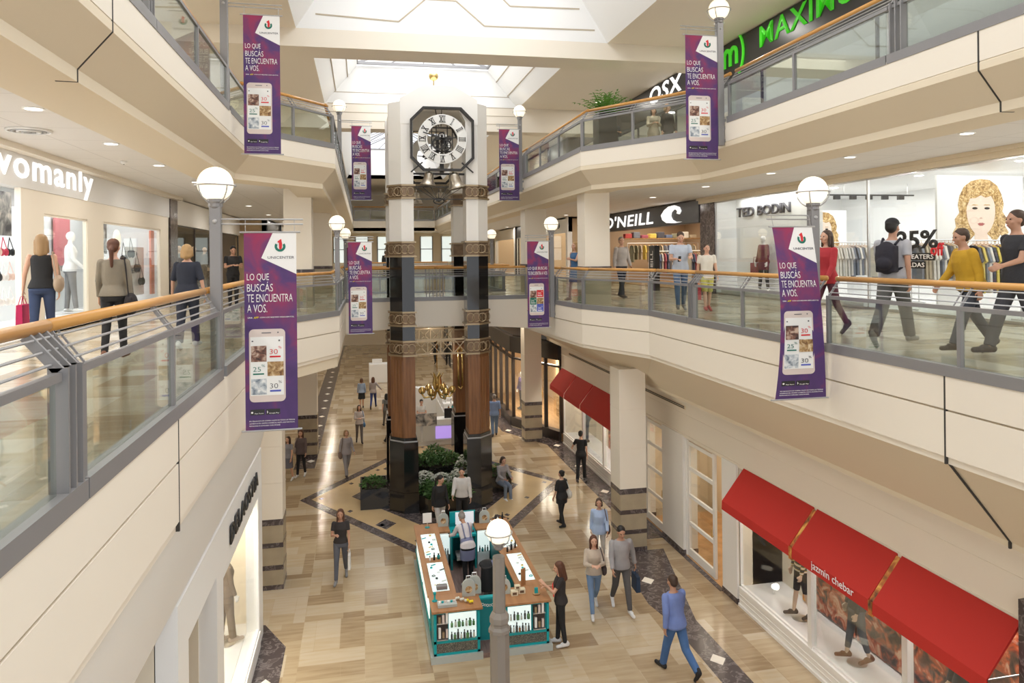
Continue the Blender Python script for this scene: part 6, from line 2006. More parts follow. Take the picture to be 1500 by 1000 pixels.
MB().box(KX0 + .2, KX0 + .42, KY0 + .86, KY0 + .99, KH + .014, KH + .09).build('dish', M['grey'], t, bev=.01)
t = thing('computer_monitor', 'pale computer screen on the teal desk of the kiosk', 'computer', (KX0 + 1.25, KY1 - .32, .93))
MB().box(KX0 + 1.02, KX0 + 1.48, KY1 - .30, KY1 - .28, 1.03, 1.33).build('display_screen', mat('lit_screen', (.8, .8, .85), .3, emit=(.8, .82, .9), es=.5), t)
MB().tube([(KX0 + 1.25, KY1 - .28, .93), (KX0 + 1.25, KY1 - .28, 1.1)], .02).build('stand', M['grey'], t)
MB().box(KX0 + 1.05, KX0 + 1.45, KY1 - .62, KY1 - .50, .93, .95).build('keyboard', M['black'], t)
t = thing('shop_display_sign', 'dark small sign at the rear right of the kiosk', 'sign', (KX1 - .75, KY1 - .2, KH))
MB().box(KX1 - .86, KX1 - .66, KY1 - .22, KY1 - .20, KH, KH + .28).build('panel', M['black'], t)
t = thing('coat_stool', 'stool with a dark coat and a blue jacket thrown over it inside the kiosk', 'stool', (2.75, 16.55, .09))
MB().lathe([(.16, .62), (.17, .64), (.17, .68), (.15, .70)], (2.75, 16.55, .09), 18).build('seat', M['black'], t)
for a in (45, 135, 225, 315): MB().tube([(2.75 + .10 * math.cos(R(a)), 16.55 + .10 * math.sin(R(a)), .72), (2.75 + .2 * math.cos(R(a)), 16.55 + .2 * math.sin(R(a)), .09)], .012).build('leg', M['steel'], t)
for nm, c, x, w, z0 in (('draped_coat', (.018, .018, .02), 2.70, .17, .25), ('draped_jacket', (.17, .20, .36), 2.90, .10, .30)):
    b = MB().sph((x, 16.5, .76), .12, (w / .12, 1.4, .55), 14, 9)
    b.cone((x, 16.38, .76), (x + .02, 16.33, z0), w * .8, w * 1.1, 12)
    b.cone((x + .04, 16.62, .76), (x + .07, 16.70, z0 + .1), w * .6, w * .8, 12)
    me = remesh(b, nm, cl(c), .014, 3); link(nm, me, t)
# ------------------------------------------------------------------ white kiosk behind the tower
wk = thing('cosmetics_kiosk', 'white cosmetics kiosk seen through the clock tower', 'kiosk', (2.6, 32, 0))
for x0, x1, y0, y1, h in ((1.3, 3.9, 30.2, 30.8, 1.05), (1.3, 1.8, 30.8, 35, 1.05), (3.4, 3.9, 30.8, 35, 1.05), (1.3, 3.9, 35, 35.6, 1.5)):
    MB().box(x0, x1, y0, y1, 0, h).build('counter', M['pure'], wk, bev=.02)
for x0, x1 in ((1.25, 2.3), (2.4, 3.95)):
    MB().box(x0, x1, 30.1, 30.16, .2, .85).build('front_panel', M['greywall'], wk)
MB().box(2.9, 3.85, 30.08, 30.1, .3, .8).build('violet_light', mat('violet_light', (.5, .4, .8), .5, emit=(.45, .3, .9), es=.8), wk)
MB().box(2.05, 2.35, 32.4, 32.8, 0, 2.0).build('display_tower', M['pure'], wk, bev=.01)
b = MB()
for k in range(5): b.box(3.42 - .0, 3.9, 31.0 + k * .8, 31.5 + k * .8, 1.05, 1.25 + .1 * k)
b.build('display_riser', M['pure'], wk)
o = tag(MB().box(3.3, 3.8, 30.4, 30.46, 1.05, 1.45).build('flat_monitor', M['black']), 'black monitor on the white cosmetics kiosk', 'monitor')
poster('display_card', 'grey photo card on the front of the white cosmetics kiosk', (2.05, 2.95, 30.06, 30.09, .85, 1.35), M['greypic'])
rnd = random.Random(9)
for k in range(14):
    kd = ('dark', 'white', 'teal', 'amber')[rnd.randrange(4)]
    bottle(kd, 3.55 + .2 * (k % 2), 31.05 + k * .28, 1.45 + .02 * k if False else 1.05 + .2 + .1 * int((k * .28) / .8) if ((k * .28) % .8) < .45 else 1.05, f'{kd} cosmetics bottle on the white kiosk right counter, {ordw(k)} from the front', 'bottles on the white cosmetics kiosk', 1.5)
o = tag(MB().box(.4, 1.8, 46.0, 46.8, 0, 1.15).build('white_stand', M['pure'], None, bev=.03), 'plain white stand far down the ground floor left of the tower', 'stand')
o = tag(MB().box(.6, 1.2, 46.2, 46.6, 1.15, 1.4).build('white_carton', M['screen'], None, bev=.02), 'white box lying on the far white stand', 'box')
# ------------------------------------------------------------------ people and mannequins
def striped():
    m = bpy.data.materials.new('striped_knit')
    t = nt(m)
    b = t.nodes['Principled BSDF']
    tc = t.nodes.new('ShaderNodeTexCoord')
    w = t.nodes.new('ShaderNodeTexWave')
    w.bands_direction = 'Z'
    w.inputs['Scale'].default_value = 3.2
    t.links.new(tc.outputs['Object'], w.inputs['Vector'])
    rp = ramp(t, [(0.0, (.03, .03, .03)), (0.55, (.03, .03, .03)), (0.6, (.75, .55, .05)), (0.8, (.75, .55, .05)), (0.84, (.7, .66, .6))])
    rp.color_ramp.interpolation = 'CONSTANT'
    t.links.new(w.outputs['Fac'], rp.inputs['Fac'])
    t.links.new(rp.outputs['Color'], b.inputs['Base Color'])
    b.inputs['Roughness'].default_value = .85
    return m
M['striped'] = striped()
BASE_RINGS = [(.84, .150, .105, 0), (.90, .168, .122, -.012), (.97, .160, .118, -.01), (1.08, .132, .098, 0), (1.18, .142, .102, .005), (1.30, .162, .115, .008), (1.39, .165, .103, 0), (1.44, .135, .082, -.004), (1.475, .075, .062, -.004), (1.50, .055, .056, 0), (1.57, .052, .055, .012)]
BASE_RINGS_F = [(.84, .155, .108, 0), (.90, .176, .128, -.014), (.97, .160, .115, -.01), (1.08, .118, .086, 0), (1.18, .125, .092, .005), (1.30, .142, .118, .016), (1.39, .145, .096, .004), (1.44, .118, .074, -.004), (1.475, .066, .056, -.004), (1.50, .047, .049, 0), (1.57, .045, .049, .012)]
class Rig:
    def __init__(s, p):
        g = p.get
        s.f = g('sex', 'f') == 'f'
        s.lean = R(g('lean', 0)); s.turn = R(g('turn', 0)); s.nod = R(g('nod', 0))
        s.fat = g('fat', 1.0)
        hipx, shx = (.092, .165) if s.f else (.090, .19)
        s.J = {}
        for sd, k in ((1, 'r'), (-1, 'l')):
            t, kn = R(g('t' + k, 0)), R(g('k' + k, 0))
            hip = Vector((sd * hipx, 0, .90))
            knee = hip + Vector((sd * g('spread', .0), math.sin(t) * .43, -math.cos(t) * .43))
            a = t - kn
            ank = knee + Vector((0, math.sin(a) * .42, -math.cos(a) * .42))
            fa = min(0, a) * 1.0
            toe = ank + Vector((sd * .02, .185 * math.cos(fa) , -.045 + .185 * math.sin(fa)))
            heel = ank + Vector((0, -.055 * math.cos(fa) , -.045 - .05 * math.sin(fa)))
            s.J['hip' + k], s.J['knee' + k], s.J['ank' + k], s.J['toe' + k], s.J['heel' + k] = hip, knee, ank, toe, heel
            sh = s.tl(Vector((sd * shx, -.005, 1.415)))
            u, ab, el, inn = R(g('a' + k, 5)), R(g('b' + k, 8)), R(g('e' + k, 12)), R(g('i' + k, 0))
            def dirv(fw, out): return Vector((sd * math.sin(out), math.cos(out) * math.sin(fw), -math.cos(out) * math.cos(fw)))
            elb = sh + dirv(u + s.lean * -.0, ab) * .285
            wr = elb + dirv(u + el, ab * .6 - inn) * .25
            hd = (wr - elb).normalized()
            s.J['sh' + k], s.J['elb' + k], s.J['wr' + k], s.J['hd' + k] = sh, elb, wr, hd
        mn = min(min(s.J['toe' + k].z, s.J['heel' + k].z) for k in 'rl') - .028
        s.dz = -mn
        for k, v in s.J.items():
            if not k.startswith('hd'): v.z += s.dz
        if g('sit') is not None: s.dz = s.dz
    def tl(s, v):
        """lean the upper body about the hips"""
        q = v - Vector((0, 0, .93))
        c, n = math.cos(s.lean), math.sin(s.lean)
        k = 1 if q.z > 0 else 0
        return Vector((q.x, q.y * c + q.z * n, -q.y * n * k + q.z * c)) + Vector((0, 0, .93)) if k else v.copy()
    def up(s, v):
        w = s.tl(Vector(v)); w.z += s.dz; return w
    def head(s, v):
        q = Vector(v) - Vector((0, .0, 1.53))
        q = Matrix.Rotation(s.turn, 3, 'Z') @ (Matrix.Rotation(-s.nod, 3, 'X') @ q)
        return s.up(q + Vector((0, .0, 1.53)))
    def headm(s, c, sc):
        """matrix for a unit sphere at head-space c with radii sc"""
        p = s.head(c)
        rot = Matrix.Rotation(-s.lean, 4, 'X') @ Matrix.Rotation(s.turn, 4, 'Z') @ Matrix.Rotation(-s.nod, 4, 'X')
        return Matrix.Translation(p) @ rot @ Matrix.Diagonal((*sc, 1))
def sphm(b, m, seg=14, rings=10):
    bmesh.ops.create_uvsphere(b.bm, u_segments=seg, v_segments=rings, radius=1, matrix=m)
def cap(b, p, q, r1, r2, n=12):
    b.cone(p, q, r1, r2, n)
    b.sph(p, r1, seg=12, rings=8); b.sph(q, r2, seg=12, rings=8)
def loft(b, rings, rig, grow=0.0, n=20, fat=1.0, tf=None):
    rows = []
    for z, rx, ry, yo in rings:
        row_ = []
        for k in range(n):
            a = 2 * math.pi * k / n
            v = (( rx * fat + grow) * math.cos(a), yo + (ry * fat + grow) * math.sin(a), z)
            row_.append(b.bm.verts.new((tf or rig.up)(v)))
        rows.append(row_)
    for q, w in zip(rows, rows[1:]):
        for k in range(n): b.bm.faces.new((q[k], q[(k + 1) % n], w[(k + 1) % n], w[k]))
    b.bm.faces.new(rows[0][::-1]); b.bm.faces.new(rows[-1])
def hand(b, rig, k, grip=40):
    w, d = rig.J['wr' + k], rig.J['hd' + k]
    sd = 1 if k == 'r' else -1
    side = Vector((0, 1, 0)); side = (side - d * side.dot(d))
    side = side.normalized() if side.length > .2 else Vector((0, 0, 1))
    nrm = d.cross(side).normalized()
    if nrm.x * sd > 0: nrm = -nrm
    pc = w + d * .045
    for u in (-.026, -.009, .009, .026):
        cap(b, w + side * u * .6, w + d * .085 + side * u, .014, .0125, 8)
    for u, ln in ((.031, .072), (.0105, .08), (-.0105, .075), (-.031, .058)):
        p0 = w + d * .085 + side * u
        a1, a2 = R(grip * .6), R(grip * 1.5)
        p1 = p0 + (d * math.cos(a1) + nrm * math.sin(a1)) * ln * .55
        p2 = p1 + (d * math.cos(a2) + nrm * math.sin(a2)) * ln * .5
        cap(b, p0, p1, .0105, .0095, 7); cap(b, p1, p2, .0095, .008, 7)
    t0 = w + d * .03 + side * .03
    t1 = t0 + (d * .6 + side * .75 + nrm * .25).normalized() * .04
    t2 = t1 + (d * .9 + nrm * .4).normalized() * .032
    cap(b, t0, t1, .0135, .011, 7); cap(b, t1, t2, .011, .009, 7)

def figure(name, label, cat, X, Y, Z, heading, H, skin='skin', hair=None, top=None, bottom=None, shoes=(.05, .04, .04), group=None, vox=.0115, face=True, headless=False, stand=False, cut=None, **p):
    rig = Rig(p)
    S = H / 1.755
    J = rig.J
    mt = Matrix.Translation((X, Y, Z)) @ Matrix.Rotation(R(heading), 4, 'Z') @ Matrix.Scale(S, 4)
    f = rig.f
    lim = 1.0 if not f else .9
    b = MB()
    loft(b, BASE_RINGS_F if f else BASE_RINGS, rig, 0, fat=rig.fat)
    for k in 'rl':
        cap(b, J['sh' + k], J['elb' + k], .05 * lim, .038 * lim); cap(b, J['elb' + k], J['wr' + k], .038 * lim, .026 * lim)
        hand(b, rig, k, p.get('grip', 40))
        h_, kn, an = J['hip' + k], J['knee' + k], J['ank' + k]
        cap(b, h_, kn, .082, .054 * lim); cf = kn + (an - kn) * .3
        cap(b, kn, cf, .050 * lim, .054 * lim); cap(b, cf, an, .054 * lim, .034)
        cap(b, J['heel' + k] + Vector((0, .01, .012)), J['toe' + k] + Vector((0, -.03, .008)), .032, .026); cap(b, an, J['heel' + k] + Vector((0, .03, .02)), .034, .034)
    if not headless:
        sphm(b, rig.headm((0, .012, 1.655), (.074, .094, .10)), 18, 14)
        sphm(b, rig.headm((0, .035, 1.60), (.058, .068, .078)), 14, 10)
        sphm(b, rig.headm((0, .072, 1.558), (.026, .024, .020)))
        if face:
            cap(b, rig.head((0, .098, 1.655)), rig.head((0, .122, 1.618)), .010, .015, 8)
            sphm(b, rig.headm((0, .094, 1.572), (.024, .014, .010)))
            for s_ in (-1, 1):
                sphm(b, rig.headm((s_ * .076, .002, 1.632), (.012, .024, .034)), 8, 6)
                sphm(b, rig.headm((s_ * .032, .088, 1.672), (.026, .016, .009)), 8, 6)
                sphm(b, rig.headm((s_ * .042, .078, 1.612), (.026, .022, .024)), 8, 6)
    me = remesh(b, 'body', M[skin], vox, 3)
    me.transform(mt)
    o = link(name, me)
    tag(o, label, cat, group)
    def child(nm, b_, m, v=vox, sm=3):
        me_ = remesh(b_, nm, m, v, sm); me_.transform(mt)
        return link(nm, me_, o)
    if face and not headless and p.get('eyes', True):
        for s_ in (-1, 1):
            e = MB(); sphm(e, rig.headm((s_ * .032, .097, 1.652), (.014, .008, .008)), 8, 6)
            e.move(mt).build('eye', M['eye'], o, True)
        e = MB(); sphm(e, rig.headm((0, .108, 1.575), (.022, .006, .006)), 8, 6); e.move(mt).build('mouth', M['lip'], o, True)
    # hair
    if hair:
        hm, style = hair
        b = MB()
        sphm(b, rig.headm((0, -.014, 1.690), (.086, .101, .083)), 18, 14)
        sphm(b, rig.headm((0, -.045, 1.645), (.080, .070, .085)), 14, 10)
        if style in ('bob', 'long', 'midlong'):
            ln = {'bob': 1.52, 'midlong': 1.44, 'long': 1.34}[style]
            for x, y, r1, r2 in ((0, -.055, .075, .06), (-.05, -.04, .05, .042), (.05, -.04, .05, .042)):
                cap(b, rig.head((x, y, 1.65)), rig.head((x * 1.1, y - .02, ln + .04)), r1, r2)
            for s_ in (-1, 1): cap(b, rig.head((s_ * .072, .012, 1.66)), rig.head((s_ * .08, .02, ln + .05)), .026, .022)
        if style == 'pony':
            cap(b, rig.head((0, -.09, 1.66)), rig.head((0, -.14, 1.60)), .03, .036); cap(b, rig.head((0, -.14, 1.60)), rig.head((0, -.125, 1.36)), .036, .022)
        if style == 'bun': sphm(b, rig.headm((0, -.10, 1.72), (.045, .045, .045)))
        child('hair', b, M[hm], .011, 2)
    if p.get('cap_'):
        b = MB(); sphm(b, rig.headm((0, -.005, 1.705), (.09, .106, .075)), 18, 12); c2 = child('hat', b, cl(p['cap_']), .011, 2)
        b = MB(); sphm(b, rig.headm((0, .10, 1.70), (.07, .075, .012)), 14, 8); child('hat_brim', b, cl(p['cap_']), .009, 1)
    # clothes
    if top:
        kind, col = top[0], top[1]
        hem = top[2] if len(top) > 2 else .90
        gr = top[3] if len(top) > 3 else .016
        neck = {'tank': 1.445}.get(kind, 1.462)
        R0 = BASE_RINGS_F if f else BASE_RINGS
        rr = []
        def interp(z):
            for a_, b_ in zip(R0, R0[1:]):
                if a_[0] <= z <= b_[0]:
                    u = (z - a_[0]) / (b_[0] - a_[0]); return tuple(a_[i] + (b_[i] - a_[i]) * u for i in range(4))
            return (z,) + tuple(R0[0][1:]) if z < R0[0][0] else R0[-1]
        zs = [hem] + [r_[0] for r_ in R0 if hem + .03 < r_[0] < neck - .01] + [neck]
        for z in zs:
            q = interp(z); g_ = gr + (.010 if z < 1.2 else 0)
            if len(top) > 4 and z < 1.0: g_ += (1.0 - z) * top[4]
            rr.append((z, q[1] + g_ / max(rig.fat, .8), q[2] + g_, q[3]))
        b = MB(); loft(b, rr, rig, 0, fat=rig.fat)
        fr = {'tee': .62, 'long': 2.0, 'tank': .0, 'half': 1.0}[kind]
        for k in 'rl':
            sh, el, wr = J['sh' + k], J['elb' + k], J['wr' + k]
            if fr > 0:
                b.sph(sh, .054 * lim + gr * .4, seg=12, rings=8)
                e = sh + (el - sh) * min(fr, 1)
                b.cone(sh, e, .053 * lim + gr * .5, .048 * lim + gr * .5, 14)
            if fr > 1:
                b.sph(el, .043 * lim + gr * .5, seg=12, rings=8)
                b.cone(el, el + (wr - el) * .96, .043 * lim + gr * .5, .036 * lim + gr * .3, 14)
        tm = M[top[5]] if len(top) > 5 else None
        child({'tee': 't_shirt', 'long': 'shirt', 'tank': 'sleeveless_top', 'half': 'shirt'}[kind], b, tm or cl(col))
    if bottom:
        kind, col = bottom[0], bottom[1]
        gr = bottom[2] if len(bottom) > 2 else .010
        b = MB()
        R0 = BASE_RINGS_F if f else BASE_RINGS
        if kind in ('trousers', 'shorts'):
            rr = [(z, rx + gr, ry + gr, yo) for z, rx, ry, yo in R0 if z < 1.0]
            loft(b, rr, rig, 0, fat=rig.fat)
            for k in 'rl':
                h_, kn, an = J['hip' + k], J['knee' + k], J['ank' + k]
                b.sph(h_, .084 + gr, seg=12, rings=8)
                b.cone(h_, kn, .084 + gr, .058 * lim + gr, 14)
                if kind == 'trousers':
                    b.sph(kn, .058 * lim + gr, seg=12, rings=8)
                    b.cone(kn, kn + (an - kn) * (bottom[3] if len(bottom) > 3 else .97), .058 * lim + gr, .042 + gr * (1.3 if gr > .014 else .6), 14)
        else:
            zl = bottom[3] if len(bottom) > 3 else .55
            rr = [(zl, .21, .19, 0), (.75, .195, .15, 0), (.90, .182, .135, -.01), (1.0, .16, .118, -.008)]
            loft(b, [(z, rx, ry, yo) for z, rx, ry, yo in rr], rig)
        child({'trousers': 'trousers', 'shorts': 'shorts', 'skirt': 'skirt'}[kind], b, cl(col))
    if p.get('apron'):
        b = MB()
        R0 = BASE_RINGS_F if f else BASE_RINGS
        loft(b, [(.62, .19, .16, .02), (.85, .19, .15, .01), (1.0, .175, .135, 0), (1.12, .155, .118, 0)], rig)
        for s_ in (-1, 1): b.tube([rig.up((s_ * .07, -.13, 1.1)), rig.up((s_ * .085, -.14, 1.3)), rig.up((s_ * .08, -.10, 1.45)), rig.up((s_ * .075, .05, 1.46)), rig.up((s_ * .07, .14, 1.3))], .02, 8)
        child('apron', b, cl(p['apron']))
    if shoes:
        for k in 'rl':
            b = MB()
            hl, to = J['heel' + k] + Vector((0, 0, .012)), J['toe' + k] + Vector((0, -.01, .006))
            cap(b, hl, to, .040, .036); cap(b, hl + Vector((0, .0, .01)), hl + Vector((0, .03, .05)), .042, .040); cap(b, hl + Vector((0, .05, .01)), hl + (to - hl) * .55 + Vector((0, 0, .03)), .042, .036)
            child('shoe', b, cl(shoes), .012, 2)
    if stand:
        MB().lathe([(.17, 0), (.17, .012), (.02, .02)], (X, Y, Z - .022), 20).build('base_disc', M['steel'], o)
    return o, rig, mt
def person(label, *a, **k):
    return figure('person', label, 'person', *a, **k)
def mannequin(label, *a, **k):
    k.setdefault('skin', 'manq'); k.setdefault('face', False); k.setdefault('eyes', False); k.setdefault('shoes', None)
    return figure('mannequin', label, 'mannequin', *a, **k)
def held(rig, mt, k): return mt @ (rig.J['wr' + k] + rig.J['hd' + k] * .10)
def shopping_bag(label, pt, heading, col, w=.30, h=.34, d=.10):
    t = thing('shopping_bag', label, 'bag', (pt.x, pt.y, pt.z - h - .16))
    mm = Matrix.Translation((pt.x, pt.y, pt.z - h - .12)) @ Matrix.Rotation(R(heading), 4, 'Z')
    MB().prism([(-d / 2, 0), (d / 2, 0), (d / 2 * .8, h), (-d / 2 * .8, h)], -w / 2, w / 2, 'y', mm).build('bag_body', cl(col), t, bev=.006)
    b = MB()
    for s_ in (-1, 1): b.tube([mm @ Vector((s_ * d * .35, -w * .22, h)), mm @ Vector((s_ * d * .12, -w * .12, h + .12)), mm @ Vector((s_ * d * .12, w * .12, h + .12)), mm @ Vector((s_ * d * .35, w * .22, h))], .006, 5)
    b.build('bag_handle', cl(col), t)
def shoulder_bag(label, rig, mt, k, col, size=.15, drop=.60, back=-.04):
    sd = 1 if k == 'r' else -1
    c = rig.up((sd * .235, back, 1.415 - drop))
    t = thing('shoulder_bag', label, 'bag', tuple(mt @ c))
    b = MB(); b.sph(c, size, (.42, 1.0, .82), 16, 10); b.box(c.x - .05, c.x + .05, c.y - size * .8, c.y + size * .8, c.z - size * .3, c.z + size * .55)
    me = remesh(b, 'bag_body', cl(col), .014, 4); me.transform(mt); link('bag_body', me, t)
    sh = rig.up((sd * .15, -.0, 1.475))
    b = MB().tube([c + Vector((0, -size * .7, size * .5)), rig.up((sd * .185, -.10, 1.30)), sh + Vector((0, -.03, .012)), sh + Vector((0, .03, .012)), rig.up((sd * .20, .12, 1.28)), c + Vector((0, size * .7, size * .5))], .012, 6)
    b.move(mt).build('bag_strap', cl(col), t)
def backpack(label, rig, mt, col):
    c = rig.up((0, -.19, 1.22))
    t = thing('backpack', label, 'backpack', tuple(mt @ c))
    b = MB(); b.sph(c, .2, (.78, .55, 1.15), 16, 12); b.box(c.x - .13, c.x + .13, c.y - .06, c.y + .08, c.z - .2, c.z + .17); b.sph(c + Vector((0, -.09, -.08)), .11, (1, .5, .8))
    me = remesh(b, 'pack_body', cl(col), .014, 5); me.transform(mt); link('pack_body', me, t)
    for s_ in (-1, 1):
        b = MB().tube([rig.up((s_ * .09, -.14, 1.40)), rig.up((s_ * .115, -.03, 1.485)), rig.up((s_ * .13, .10, 1.40)), rig.up((s_ * .15, .13, 1.25)), rig.up((s_ * .15, .02, 1.10)), rig.up((s_ * .12, -.12, 1.06))], .018, 7)
        b.move(mt).build('shoulder_strap', cl(col), t)
def phone_in(rig, mt, k, label):
    pt = held(rig, mt, k)
    o = MB().box(-.035, .035, -.005, .005, -.07, .07).move(Matrix.Translation(pt) @ Matrix.Rotation(R(20), 4, 'X')).build('mobile_phone', M['black'], None, bev=.003)
    tag(o, label, 'phone')
WALK = dict(tr=22, kr=4, tl=-16, kl=18, ar=-14, al=16, er=14, el=22)
WALK2 = dict(tl=22, kl=4, tr=-16, kr=18, al=-14, ar=16, el=14, er=22)
STEP = dict(tr=12, kr=3, tl=-8, kl=10, ar=-6, al=8)
HOLD = dict(ar=18, er=85, ir=35, al=18, el=85, il=35)
DARK = (.018, .018, .02); NAVY = (.022, .026, .042); JEANS = (.075, .12, .23); WHITE = (.72, .72, .72); GREY = (.22, .22, .23); LJEANS = (.16, .25, .40)
# --- left middle walkway
_, rg, mt = person('blonde woman in a black top and jeans carrying a pink bag, at the left edge', -4.79, 12.5, MF, 8, 1.73, hair=('hlight', 'midlong'), top=('tank', DARK, .93), bottom=('trousers', (.035, .055, .12)), shoes=DARK, **{**STEP, 'al': 2, 'bl': 14})
shopping_bag('pink shopping bag held by the blonde woman in black', held(rg, mt, 'l') , 8, (.50, .02, .10), .38, .36)
shoulder_bag('beige bag on the right shoulder of the blonde woman in black', rg, mt, 'r', (.40, .30, .22), .17, .42)
_, rg, mt = person('dark-haired woman in an olive waistcoat with a black shoulder bag, seen from behind', -3.31, 10.95, MF, 4, 1.62, hair=('hauburn', 'pony'), top=('long', (.22, .19, .145), .92, .022), bottom=('trousers', DARK), shoes=(.16, .07, .04), **STEP)
shoulder_bag('large black bag on the right shoulder of the woman in the olive waistcoat', rg, mt, 'r', (.02, .016, .018), .21, .62)
_, rg, mt = person('blonde woman with a bob in a navy top, walking away behind the left railing', -2.62, 12.1, MF, -4, 1.56, hair=('hblond', 'bob'), top=('half', NAVY, .90, .02), bottom=('trousers', NAVY, .02), shoes=WHITE, fat=1.12, **{**STEP, 'br': 16, 'bl': 16})
person('man in a black T-shirt looking at his hands before the dark menswear shop', -3.6, 22.3, MF, 200, 1.72, sex='m', skin='skin2', hair=('hblack', 'short'), top=('tee', DARK), bottom=('trousers', DARK), **HOLD, nod=18)
# --- right middle walkway
_, rg, mt = person('man with a beret-like cap and backpack in a pale T-shirt striding right', 7.6, 9.43, MF, -62, 1.84, sex='m', skin='skin2', hair=('hblack', 'short'), cap_=DARK, top=('tee', (.42, .42, .45), .88, .02), bottom=('trousers', (.10, .10, .095), .026), shoes=(.25, .24, .22), **{**WALK, 'tr': 24, 'tl': -20})
backpack('black backpack on the man in the pale T-shirt', rg, mt, (.022, .02, .03))
person('person in a mustard jumper bending slightly, right of the backpack man', 8.05, 8.5, MF, 75, 1.66, sex='m', skin='skin2', hair=('hbrown', 'short'), top=('long', (.52, .30, .02), .86, .035), bottom=('trousers', (.04, .045, .06), .02), fat=1.12, lean=10, **WALK2)
person('man in a black T-shirt at the right edge of the photo', 8.25, 7.98, MF, 80, 1.86, sex='m', skin='skin2', hair=('hbrown', 'short'), top=('tee', (.03, .03, .035), .86, .022), bottom=('trousers', (.05, .05, .06), .02), **{**WALK, 'el': 50, 'al': 25})
person('person in a red top partly behind the right lamp post', 7.75, 11.2, MF, 100, 1.72, hair=('hbrown', 'midlong'), top=('long', (.42, .03, .04), .84, .025), bottom=('trousers', (.10, .03, .05)), **WALK)
_, rg, mt = person('man in a pale blue T-shirt looking at his phone on the right walkway', 7.63, 16.8, MF, 165, 1.86, sex='m', hair=('hbrown', 'short'), top=('tee', (.50, .56, .66), .86, .02), bottom=('trousers', (.10, .16, .27)), shoes=GREY, **{**STEP, 'ar': 10, 'er': 80, 'ir': 30, 'al': 25, 'el': 70, 'il': 20}, nod=20)
phone_in(rg, mt, 'r', 'dark phone in the hand of the man in the pale blue T-shirt')
_, rg, mt = person('boy in a cream T-shirt and red shoes on the right walkway', 8.1, 16.35, MF, 170, 1.56, sex='m', hair=('hbrown', 'short'), top=('tee', (.72, .68, .60), .84, .02), bottom=('shorts', (.52, .50, .12), .02), shoes=(.50, .05, .06), **STEP)
shopping_bag('red shopping bag beside the boy in the cream T-shirt', held(rg, mt, 'r'), 170, (.50, .04, .06), .3, .34)
person('man in a grey shirt standing before the surf clothing shop', 7.9, 21.7, MF, 200, 1.86, sex='m', hair=('hgrey', 'short'), top=('long', (.45, .41, .39), .9, .022), bottom=('trousers', NAVY, .015), turn=-25, **STEP)
person('blonde woman in a blue summer dress near the white column', 6.2, 21.0, MF, 120, 1.7, hair=('hblond', 'long'), top=('tank', (.06, .14, .28), .92), bottom=('skirt', (.14, .20, .30), .0, .55), shoes=(.5, .35, .25), **{**STEP, 'al': 40, 'el': 60})
# --- top level
person('older man in a dark jacket behind the right top railing, beside the palm', 8.0, 22.6, TF, 190, 1.66, sex='m', hair=('hgrey', 'short'), top=('long', (.05, .06, .08), .86, .025), bottom=('trousers', (.10, .10, .11)), **{**HOLD})
person('woman in a beige coat behind the right top railing', 8.55, 20.6, TF, 170, 1.6, hair=('hbrown', 'bob'), top=('long', (.38, .33, .26), .70, .03), bottom=('trousers', DARK), **HOLD)
person('person in a black cardigan standing right of the beige coat on the top level', 8.95, 20.5, TF, 200, 1.66, hair=('hlight', 'bob'), top=('long', DARK, .78, .03), bottom=('trousers', DARK), **STEP)
# --- ground floor
_, rg, mt = person('woman in a black top and dark jeans walking towards the camera left of the kiosk', -.55, 18.1, 0, 176, 1.68, skin='skin2', hair=('hauburn', 'long'), top=('tee', (.035, .03, .03), .94), bottom=('trousers', (.10, .105, .13)), shoes=GREY, **{**WALK, 'ar': 20, 'er': 90, 'ir': 30})
shopping_bag('white bag held by the woman in the black top', held(rg, mt, 'l'), 176, (.75, .75, .75), .2, .34, .06)
_, rg, mt = person('person in pale grey clothes walking past the left corner of the diamond', -.58, 26.6, 0, 200, 1.62, hair=('hlight', 'bob'), top=('long', (.36, .33, .34), .84, .03), bottom=('trousers', (.28, .27, .28), .02), **WALK)
shoulder_bag('brown bag of the person in pale grey', rg, mt, 'r', (.20, .14, .11), .17, .6)
_, rg, mt = person('woman in a white top with a blue bag walking on the left aisle', -.15, 31.3, 0, 185, 1.55, hair=('hbrown', 'midlong'), top=('long', (.66, .6, .58), .88, .02), bottom=('trousers', (.15, .13, .13)), **{**WALK2, **HOLD})
shoulder_bag('blue bag of the woman in the white top', rg, mt, 'l', (.10, .22, .42), .15, .6)
person('left woman of the far pair, in a blue vest and dark skirt', -.05, 38.3, 0, 5, 1.52, hair=('hauburn', 'bob'), top=('long', (.30, .38, .52), .92), bottom=('skirt', DARK, 0, .55), **STEP)
person('right woman of the far pair, in a grey shirt and blue trousers, gesturing', .53, 38.2, 0, -10, 1.58, hair=('hauburn', 'midlong'), top=('long', (.36, .32, .32), .88, .02), bottom=('trousers', (.03, .05, .18)), **{**WALK, 'br': 40, 'er': 60})
person('woman in a grey outfit left of the tower column', 1.05, 33.8, 0, 10, 1.52, hair=('hblack', 'midlong'), top=('tee', (.20, .20, .19), .80, .025), bottom=('trousers', (.16, .15, .14)), **WALK2)
_, rg, mt = person('woman with a striped bag near the striped left columns, front one of two', -2.15, 27.0, 0, 165, 1.6, hair=('hauburn', 'long'), top=('long', (.12, .09, .09), .84, .02), bottom=('trousers', DARK), shoes=WHITE, **STEP)
shoulder_bag('beige striped bag of the woman near the left columns', rg, mt, 'r', (.42, .34, .29), .17, .45)
person('girl in a grey dress half hidden behind the left striped column', -2.55, 26.6, 0, 150, 1.5, hair=('hbrown', 'long'), top=('tee', (.25, .25, .28), .9), bottom=('skirt', (.12, .12, .15), 0, .5), shoes=WHITE, **STEP)
